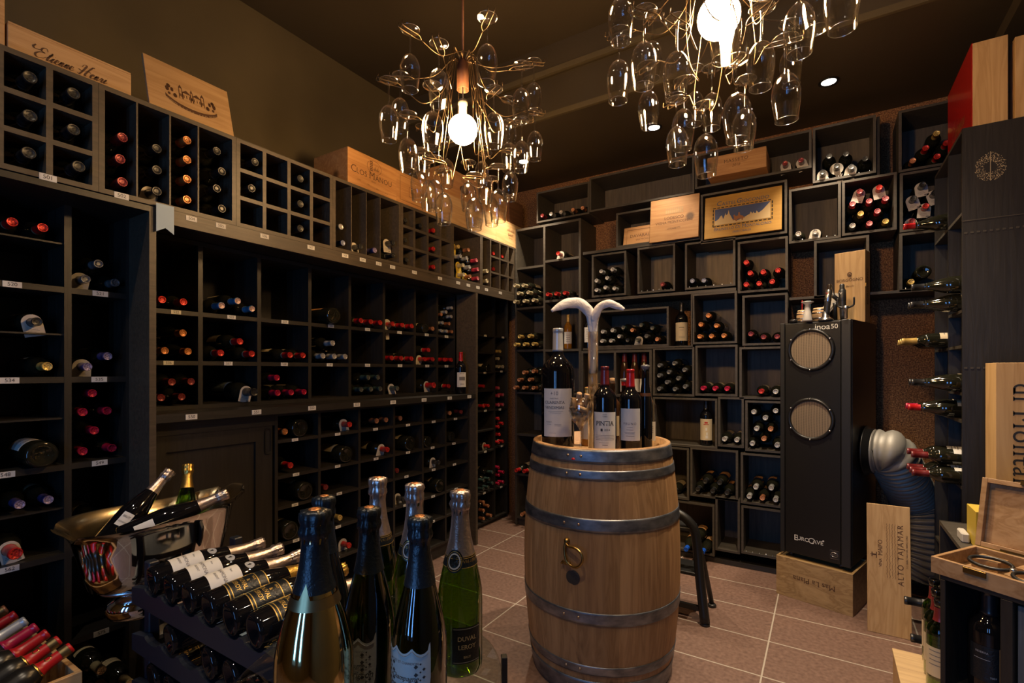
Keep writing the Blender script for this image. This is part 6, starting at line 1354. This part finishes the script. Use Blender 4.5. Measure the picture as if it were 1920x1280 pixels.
# ============================================================ black bottle rack
T = thing('bottle_rack', (-1.43, .85, 0), 'black slatted rack of lying champagne bottles below the steel bucket', 'rack')
RX0, RX1 = -1.83, -1.02; YA_, YB_ = .690, .965
for x in (RX0+.025, RX1-.06):
    for y in (YA_+.012, YB_): mb = MB(); mb.box(x, x+.035, y, y+.03, 0, .735).bev(.003); po_ = mb.obj('post', 'rack_plastic', T)
for lv in range(4):
    zc = .70-.145*lv
    mb = MB(); s_ = []
    x = RX0; pass
    P2 = [(RX1, zc-.094), (RX0, zc-.094), (RX0, zc-.045)]
    for i in range(6):
        cx = -1.70+.107*i
        for k in range(7): a = math.pi-math.pi*k/6; P2.append((cx+.044*math.cos(a), zc-.030-.014*math.sin(a)))
    P2.append((RX1, zc-.045))
    MM = Matrix(((1, 0, 0, 0), (0, 0, -1, YA_+.011), (0, 1, 0, 0), (0, 0, 0, 1)))
    mb.prism(P2, MM, 0, .022); mb.obj('front_slat', 'rack_plastic', T)
    mb = MB(); mb.box(RX0, RX1, YB_+.03, YB_+.05, zc-.085, zc-.022).bev(.002); mb.obj('rear_slat', 'rack_plastic', T)
    for x in (RX0+.03, RX1-.055): mb = MB(); mb.box(x, x+.025, YA_+.042, YB_, zc-.095, zc-.070); mb.obj('side_slat', 'rack_plastic', T)
    if lv: 
        for k in range(5): mb = MB(); x = -1.655+.107*k; mb.box(x, x+.012, YA_+.012, YB_+.03, zc-.075, zc-.065); mb.obj('runner', 'rack_plastic', T)
AXR = Vector((.045, .325, .030)).normalized()
lbs = [('rosé', 'foil_pink', 0), ('a', 'foil_pink', 0), ('b', 'foil_pink', 0), ('c', 'foil_gold', 1), ('d', 'foil_gold', 1), ('e', 'foil_pink', 1)]
def rack_bottle(i, lv, foilm, style, label):
    base = Vector((-1.70+.107*i, YA_-.012, .70-.145*lv+.002)); d = AXR; upv = Vector((.30, -.35, .85)); x = (upv-d*upv.dot(d)).normalized(); y = d.cross(x)
    M = Matrix((x, y, d)).transposed().to_4x4(); M.translation = base
    e, R = show_bottle(None, .325, .0435, label, 'black', [], glass='black_glass', shape='c', capsule=False, M=M, name='champagne_bottle', group='champagne bottles lying in the black rack')
    foil(e, R, .325, .66, foilm, seed=20+i+6*lv)
    if style == 0:
        lb = cols_label(e, R, [(-1.0+2.0*k/14, .050, .135) for k in range(15)], 'paper' if lv == 0 else 'paper_blue')
        zz = Matrix(((0, 0, 1, 0), (1, 0, 0, 0), (0, 1, 0, 0), (0, 0, 0, 1)))
        if lv == 0:
            for t, a, s_ in (('GRAMONA', -.05, .013), ('Brut', .42, .007), ('ARGENT', -.38, .008)):
                mb = MB(); mb.text(t, s_, Matrix.Rotation(a, 4, 'Z') @ Matrix.Translation((R(.09)+.0016, 0, .092)) @ zz @ Matrix.Rotation(math.pi, 4, 'Z'), 0) if False else mb.text(t, s_, Matrix.Translation((0, 0, .092+a*.05)) @ Matrix.Rotation(0, 4, 'Z'), 0, wrap=R(.09)+.0016); mb.obj('lettering', 'ink_grey', lb, local=True)
        mb = MB(); z0 = .165; q = R(z0)+.0016; mb.poly([((R(z0+.013*math.sin(t))+.0012)*math.cos(.012*math.cos(t)/q*1.3), (R(z0+.013*math.sin(t))+.0012)*math.sin(.012*math.cos(t)/q*1.3), z0+.013*math.sin(t)) for t in [k*.35 for k in range(18)]]); mb.obj('shoulder_seal', 'paper_grey', e, local=True)
    else:
        lb = cols_label(e, R, [(-.80+1.6*k/14, .045, .150) for k in range(15)], 'foil_black')
        for zz in (.047, .055, .125, .148): mb = MB(); mb.lathe([(R(zz)+.0013, zz-.0012), (R(zz)+.0013, zz+.0012)], 14, None, 0, -.78, .78); mb.obj('gold_line', 'ink_gold', lb, local=True)
        for sg in (-1, 1):
            P = [((R(z)+.0014)*math.cos(sg*.78), (R(z)+.0014)*math.sin(sg*.78), z) for z in (.055, .09, .125)]; mb = MB(); mb.tube(P, .0009, 4); mb.obj('gold_line', 'ink_gold', lb, local=True)
        for t, z, s_ in (('BRUT', .118, .007), ('&', .103, .012), ('DUVAL', .089, .015), ('LEROY', .072, .015)): mb = MB(); mb.text(t, s_, Matrix.Translation((0, 0, z)), 0, wrap=R(z)+.0017, bold=.01); mb.obj('lettering', 'ink_gold', lb, local=True)
names = ['first by the bucket, white label', 'second by the bucket, white label', 'third, last of the white labels', 'fourth, first of the black-and-gold labels', 'fifth, middle black-and-gold label', 'sixth, at the gold bottle end']
for i in range(6): rack_bottle(i, 0, lbs[i][1], lbs[i][2], 'Champagne bottle on the top rack tier, '+names[i])
rack_bottle(3, 1, 'foil_black', 0, 'Bottle with bluish label lying on the second tier of the rack'); rack_bottle(4, 1, 'foil_black', 1, 'Dark bottle on the second rack tier beside the bluish label'); rack_bottle(5, 1, 'foil_black', 1, 'Dark bottle on the second rack tier, half behind the table glass')
rack_bottle(0, 2, 'foil_black', 1, 'Dark bottle on the third rack tier at the bookcase end'); rack_bottle(1, 2, 'foil_black', 1, 'Dark bottle on the third rack tier, second from the bookcase end'); rack_bottle(1, 1, 'foil_black', 0, 'Bottle with bluish label alone near the bookcase end of the second tier')

# ============================================================ champagne bucket
BCx, BCy = -2.03, .835
T = thing('champagne_bucket', (BCx, BCy, 0), 'large boat-shaped polished steel bucket on a stand, holding three bottles', 'bucket')
def shell(name, m_, prof, tip, parent, seg=64, bx_=0, flip=False):
    "oval shell; prof: (half length, half width, z, share of the raised ends)"
    mb = MB(); rings = []
    for (ly, lx, z, q) in prof:
        R_ = []
        for k in range(seg):
            a = 2*math.pi*k/seg; c, s_ = math.cos(a), math.sin(a); c = math.copysign(abs(c)**.88, c); s_ = math.copysign(abs(s_)**.92, s_); e_ = 0
            scal = .008*math.sin(a*2+.4)*q if q > .5 else 0
            notch = -.022*math.exp(-((abs(s_)-.93)/.03)**2)*q if q > .9 else 0
            R_.append(mb.b.verts.new((BCx+lx*c, BCy+(ly+tip*e_*q)*s_, z+.028*q*abs(s_)**2.2*(1+.8*math.copysign(1, s_))+scal+notch)))
        rings.append(R_)
    for A_, B_ in zip(rings, rings[1:]):
        for k in range(seg): f = mb.b.faces.new([A_[k], A_[(k+1) % seg], B_[(k+1) % seg], B_[k]]); f.smooth = True
    if prof[-1][0] < .25 or name == 'liner': mb.b.faces.new(rings[-1])
    return mb.obj(name, m_, parent)
shell('outer_wall', 'chrome', [(.185, .105, .600, 0), (.20, .118, .606, 0), (.215, .132, .66, 0), (.232, .148, .73, .2), (.252, .164, .79, .7), (.284, .182, .822, 1), (.289, .185, .824, 1)], .0, T)
shell('liner', 'stainless_liner', [(.289, .185, .8245, 1), (.281, .178, .820, 1), (.245, .157, .785, .7), (.225, .141, .73, .2), (.207, .125, .66, 0), (.18, .10, .613, 0)], .0, T)
def oval(name, m_, prof, seg=48):
    mb = MB(); mb.lathe(prof, seg, Matrix.Translation((BCx, BCy, 0)), 0, sx=.60, sy=1.0); return mb.obj(name, m_, T)
oval('base_ring', 'steel', [(0, .604), (.15, .602), (.168, .596), (.172, .588), (.168, .582), (.10, .580), (0, .580)])
oval('pedestal', 'chrome', [(.08, .58), (.10, .57), (.150, .545), (.158, .52), (.150, .495), (.10, .475), (.06, .47)])
oval('stand', 'black_metal', [(0, .475), (.05, .475), (.045, .05), (.15, .02), (.155, 0), (0, 0)])
def bucket_bottle(tip, toward, foilm, glass, label, lab=None, seed=1, roll=0):
    tip = Vector(tip); d = (tip-Vector(toward)).normalized(); base = tip-d*.325
    x = (Vector((0, 0, 0))-base); x = Vector((-base.x, -base.y, .9)); x = (x-d*x.dot(d)).normalized(); y = d.cross(x); M = Matrix((x, y, d)).transposed().to_4x4(); M.translation = base; M = M @ Matrix.Rotation(roll, 4, 'Z')
    e, R = show_bottle(None, .325, .0435, label, 'black', [], glass=glass, shape='c', capsule=False, M=M, name='champagne_bottle'); foil(e, R, .325, .72, foilm, seed=seed)
    return e, R
e, R = bucket_bottle(PF(318, 884, 1.90), (-2.09, .70, .735), 'foil_pink', 'black_glass', 'Dark bottle leaning toward the bookcase in the steel bucket, silver foil', seed=31)
lb = cols_label(e, R, [(-.5+.8*k/10, .085, .135) for k in range(11)], 'paper'); wt(lb, R, 0, [('BRUT', -.1, .12, .010, 'ink', {}), ('RESERVA', -.1, .100, .007, 'ink_grey', {})])
e, R = bucket_bottle(PF(352, 873, 1.99), (-2.04, .925, .625), 'foil_gold', 'bottle_green', 'Gold-foiled green bottle upright in the steel bucket', seed=32)
lb = cols_label(e, R, [(-.8+1.6*k/16, .120, .160-.018*abs(k-8)/8) for k in range(17)], 'paper'); wt(lb, R, 0, [('COMTES', 0, .142, .015, 'ink', {}), ('DE CHAMPAGNE', 0, .129, .006, 'ink', {})])
e, R = bucket_bottle(PF(424, 926, 1.84), (-1.975, .70, .77), 'foil_pink', 'black_glass', 'Dark bottle sticking out low over the bucket rim toward the rack', seed=33)
lb = cols_label(e, R, [(-.4+.8*k/10, .045, .10) for k in range(11)], 'paper')

# ============================================================ wax-red bottles in a pine crate at the bookcase foot
T = thing('open_crate', (-2.02, .36, .0), 'open pale crate full of leaning red-sleeved bottles at the bookcase foot', 'crate')
CX0, CX1, CY0, CY1, CZ0, CZ1 = -2.355, -1.790, .12, .545, .16, .475
for nm, q in (('side_board', (CX1-.014, CX1, CY0, CY1)), ('side_board', (CX0, CX0+.014, CY0, CY1)), ('end_board', (CX0+.014, CX1-.014, CY1-.014, CY1)), ('end_board', (CX0+.014, CX1-.014, CY0, CY0+.014))):
    mb = MB(); mb.box(q[0], q[1], q[2], q[3], CZ0, CZ1).bev(.0012); mb.obj(nm, 'pale_y', T)
mb = MB(); mb.box(CX0, CX1, CY0, CY1, CZ0-.012, CZ0-.0005); mb.obj('bottom_board', 'pale_y', T)
mb = MB(); mb.box(CX0+.02, CX1-.02, CY0+.02, CY1-.02, 0, CZ0-.013); mb.obj('plinth', 'black_wood', T)
tips = [(30, 1133, 'copper', 'foil_pink'), (37, 1150, 'red', None), (59, 1167, 'silver', None), (77, 1181, 'crimson', None), (88, 1199, 'red', None), (113, 1215, 'red', 1), (136, 1231, 'red', 1)]
wn = ['copper-topped one at the shelf end', 'plain red one, second from the shelf end', 'silver sleeved one', 'crimson one beside the silver sleeve', 'bright red one in the middle', 'gold-banded one, last but one', 'gold-banded one at the crate corner']
for i, ((u, v, cp, sp_), w_) in enumerate(zip(tips, wn)):
    tip = Vector((-2.300+.0758*i, .500+.006*i, .540-.0015*i)); d = Vector((0, .30, .135)).normalized()
    x = Vector((.3, -.4, 1)); x = (x-d*x.dot(d)).normalized(); M = Matrix((x, d.cross(x), d)).transposed().to_4x4(); M.translation = tip-d*.31
    e, R = show_bottle(None, .31, .0375, 'Bottle leaning in the pine crate, '+w_ if cp != 'silver' else 'Bottle leaning in the pine crate, '+w_, cp, [], M=M, glass='matte_glass', shape='b', capfrac=.26, group='sleeved bottles in the pine crate')
    if sp_:
        for z0, z1, nm in ((.284, .304, 'gold_band'), (.2295, .2345, 'gold_line')):
            mb = MB(); mb.lathe([(R(z0)+.0018, z0), (R(z0)+.0020, (z0+z1)/2), (R(z1)+.0018, z1)], 28); mb.obj(nm, 'gold_dull' if nm == 'gold_band' else 'gold_leaf', e, local=True)
        mb = MB(); q = R(.26)+.0019
        for k in range(12): a0, a1 = k*.5236, (k+1)*.5236; mb.poly([(q*math.cos(a/1), q*math.sin(a/1), z) for a, z in ((.5*math.cos(a0), .26+.009*math.sin(a0)), (.5*math.cos(a1), .26+.009*math.sin(a1)), (.38*math.cos(a1), .26+.0065*math.sin(a1)), (.38*math.cos(a0), .26+.0065*math.sin(a0)))])
        mb.obj('gold_crest', 'gold_leaf', e, local=True)
pile(GL, .09, -.16, [(172, 1262, 'cream'), (203, 1276, 'gold'), (236, 1274, 'cream')], 'bottom bay of the tall bookcase')
pile(GL, .29+T_, -.03, [(15, 1120, 'black')], 'bookcase bay above the pine crate', lab='paper')

# ============================================================ things by the side wall, close to the camera
TL_, SL_ = grid('wine_shelf', 'low black shelf unit in front of the side stack', 'shelf', ('R', .41), .45, 2.2, 2.74, 0, .70, (), (.24, .36), .016, mats='crate_edge', mv='black_wood_v')
e = block('wine_box', 'upright pale box with large sideways lettering behind the open case', .538, .80, 2.52, 2.66, .7005, 1.36, 'pale_z', cat='box', lid=False)
mb = MB(); mb.text('di Montalcino', .085, Matrix.Translation((.565+.045, 2.5194, 1.02)) @ Matrix.Rotation(math.pi/2, 4, 'X') @ Matrix.Rotation(-math.pi/2, 4, 'Z'), 0, spacing=1.12); mb.obj('lettering', 'ink', e)
e = block('gift_box', 'small mustard-yellow carton on the low shelf beside the open case', .452, .53, 2.36, 2.49, .7005, .832, 'plastic_box', cat='box', lid=False)
mb = MB(); mb.box(.425, .448, 2.42, 2.50, .7005, .735).bev(.004); tag(mb.obj('plastic_clip', 'white_plastic'), 'small white plastic clip on the low black shelf', 'clip')
def lying(tip, cap, label):
    o = bottle(axis_mat(Vector(tip)+Vector((.30, 0, 0)), (-1, 0, 0)), 'b', cap, 'paper'); tag(o, label, 'bottle')
lying((.272, 2.53, .409), 'black', 'Black-capped bottle poking sideways out of the low shelf, upper one'); lying((.285, 2.47, .289), 'black', 'Black-capped bottle poking sideways out of the low shelf, lower one')
T = thing('floor_crate', (.31, 2.27, 0), 'pale closed crate on the floor under three green bottles', 'crate')
mb = MB(); mb.box(.225, .405, 2.0, 2.43, 0, .238).bev(.0015); mb.obj('body', 'pale_y', T)
for k in range(3): mb = MB(); y_ = 2.0+.1434*k; mb.box(.222, .405, y_, y_+.142, .2385, .25).bev(.001); mb.obj('lid_board', 'pale_x', T)
mb = MB(); mb.text('CUVEE', .03, frame((.2244, 2.2, .16), (0, -1, 0), (0, 0, 1)), 0); mb.b.free()
for (u, f, w_, cp) in ((1752, 1.843, 'tallest, at the back', 'red'), (1756.5, 1.758, 'middle one', 'red'), (1762, 1.681, 'in front, cut by the post', 'red')):
    p = PF(u, HZ, f)
    e, R = show_bottle((p.x, p.y, .2505), .305, .0365, 'Opened green bottle with red collar on the floor crate, '+w_, 'red', [('label', .18, .5, 1.3, 'paper_cream', [('_', (-.8, .8), .46-.05*i, .0025, 'ink_grey') for i in range(4)])], glass='bottle_green', shape='b', capsule=False)
    mb = MB(); z0 = .235; mb.lathe([(R(z0)+.001, z0)]+[(R(z0+.0065*i)+.0011, z0+.0065*i) for i in range(1, 8)], 24); mb.obj('capsule_sleeve', 'cap_maroon', e, local=True)
    mb = MB(); mb.lathe([(.0118, .306), (.0155, .3065), (.0160, .300), (.0158, .290), (.0150, .2885)], 24); mb.obj('lip', 'black_glass', e, local=True)
# stand with two big bottles, turned towards the camera
ta = math.radians(-34.5); dx_ = Vector((math.cos(ta), math.sin(ta), 0)); dy_ = Vector((-math.sin(ta), math.cos(ta), 0))
C0 = Vector((.256, 1.834, 0)); MS = Matrix((dx_, dy_, UP)).transposed().to_4x4(); MS.translation = C0
T = thing('display_stand', MS @ Vector((.22, .11, 0)), 'black open display stand under the wooden instrument case', 'stand')
def sb(nm, x0, x1, y0, y1, z0, z1, m_): mb = MB(); mb.box(x0, x1, y0, y1, z0, z1, 0, MS).bev(.0012); return mb.obj(nm, m_, T)
sb('side_panel', .020, .032, .005, .225, 0, .744, 'black_wood_v'); sb('side_panel', .150, .175, .005, .225, 0, .744, 'black_wood_v'); sb('shelf', .032, .150, .005, .225, .430, .445, 'black_wood'); sb('top_panel', .020, .44, .005, .225, .745, .757, 'black_wood'); sb('back_panel', .032, .150, .215, .225, .446, .744, 'black_wood_v')
T2 = thing('weathered_box', MS @ Vector((.31, .1, 0)), 'weathered grey wooden box with an open shelf beside the two black bottles', 'box')
for nm, q in (('side_board', (.178, .196, .02, .22, 0, .735)), ('side_board', (.42, .438, .02, .22, 0, .735)), ('shelf', (.196, .42, .02, .22, .50, .518)), ('front_board', (.196, .42, .02, .034, .64, .715)), ('back_board', (.196, .42, .20, .22, 0, .735))):
    mb = MB(); mb.box(*q, 0, MS).bev(.0015); mb.obj(nm, 'grey_board' if nm != 'shelf' else 'pale_x', T2)
for (x, y, w_) in ((.078, .160, 'behind the other'), (.104, .062, 'in front')):
    p = MS @ Vector((x, y, .4455)); e, R = show_bottle(p, .292, .042, 'Black bottle with black rectangular label under the wooden case, '+w_, 'black', [('label', .20, .52, .8, 'foil_black', [('_', (.72, .80), .36, .094, 'paper_orange'), ('RESERVA', -.1, .46, .007, 'paper_grey'), ('_', (-.5, .3), .40, .0012, 'paper_grey'), ('2007', .45, .25, .007, 'paper_grey')])], glass='black_glass', rot=-.25, capfrac=.22)
# wooden instrument case, lid open
T = thing('wooden_case', MS @ Vector((.2, .11, .7575)), 'open wooden case with brass clasp lying on the display stand', 'case')
CW_, CD = .36, .225; z0, z1 = .7575, .803
for nm, q in (('front_wall', (0, CW_, 0, .010, z0, z1)), ('back_wall', (0, CW_, CD-.010, CD, z0, z1)), ('side_wall', (0, .010, .010, CD-.010, z0, z1)), ('side_wall', (CW_-.010, CW_, .010, CD-.010, z0, z1)), ('bottom', (.010, CW_-.010, .010, CD-.010, z0, z0+.006)), ('insert_block', (.03, .09, .14, .20, z0+.006, z1-.012)), ('insert_block', (.12, .34, .16, .20, z0+.006, z1-.014))):
    mb = MB(); mb.box(*q, 0, MS).bev(.001); mb.obj(nm, 'box_oak', T)
ML = MS @ Matrix.Translation((0, CD+.002, z1+.001)) @ Matrix.Rotation(math.radians(-12), 4, 'X')
lid = None
for nm, q in (('lid_frame', (0, .014, 0, .024, 0, .205)), ('lid_frame', (CW_-.014, CW_, 0, .024, 0, .205)), ('lid_frame', (.014, CW_-.014, 0, .024, 0, .014)), ('lid_frame', (.014, CW_-.014, 0, .024, .191, .205)), ('lid_panel', (.014, CW_-.014, .016, .024, .014, .191))):
    mb = MB(); mb.box(*q, 0, ML).bev(.001); mb.obj(nm, 'box_oak', T)
mb = MB(); mb.box(.075, .125, -.004, -.0005, z1-.018, z1-.002, 0, MS).bev(.001); mb.obj('brass_clasp', 'brass', T)
mb = MB(); mb.box(.09, .12, -.006, -.001, .199, .212, 0, ML); mb.obj('brass_clasp', 'brass', T)
mb = MB(); mb.box(.06, .30, -.0025, -.0005, .0, .006, 0, ML); mb.obj('hinge', 'brass', T)
T = thing('bottle_tongs', MS @ Vector((.14, .09, z1)), 'black iron port tongs with two rings lying in the wooden case', 'tongs')
for cx, cy in ((.085, .115), (.195, .075)):
    mb = MB(); mb.tube([MS @ Vector((cx+.046*math.cos(a), cy+.030*math.sin(a), z1-.008+.006*math.sin(a))) for a in [2*math.pi*k/36 for k in range(37)]], .005, 8); mb.obj('ring', 'black_metal', T)
mb = MB(); mb.lathe([(0, .006), (.008, .005), (.008, -.004), (0, -.005)], 14, MS @ Matrix.Translation((.140, .096, z1-.006))); mb.obj('pivot', 'steel', T)

# flyer hanging from the second slot of the crest-topped cabinet
a_, b_ = yl(293, -2.235), yl(327, -2.235); mb = MB(); M = frame((-2.236, (a_+b_)/2, PX(310, 384, -2.236).z), (0, 1, 0), (0, 0, 1)); w_ = (b_-a_)/2; h_ = PX(310, 384, -2.236).z-PX(310, 437, -2.236).z
mb.prism([(-w_, 0), (-w_, -h_), (0, -h_*.82)], M, 0, .001); mb.prism([(-w_, 0), (0, -h_*.82), (w_*.96, -h_), (w_*.96, 0)], M, 0, .001)
tag(mb.obj('paper_flyer', 'paper_blue'), 'bluish folded paper flyer hanging below plate 503 of the header board', 'flyer')
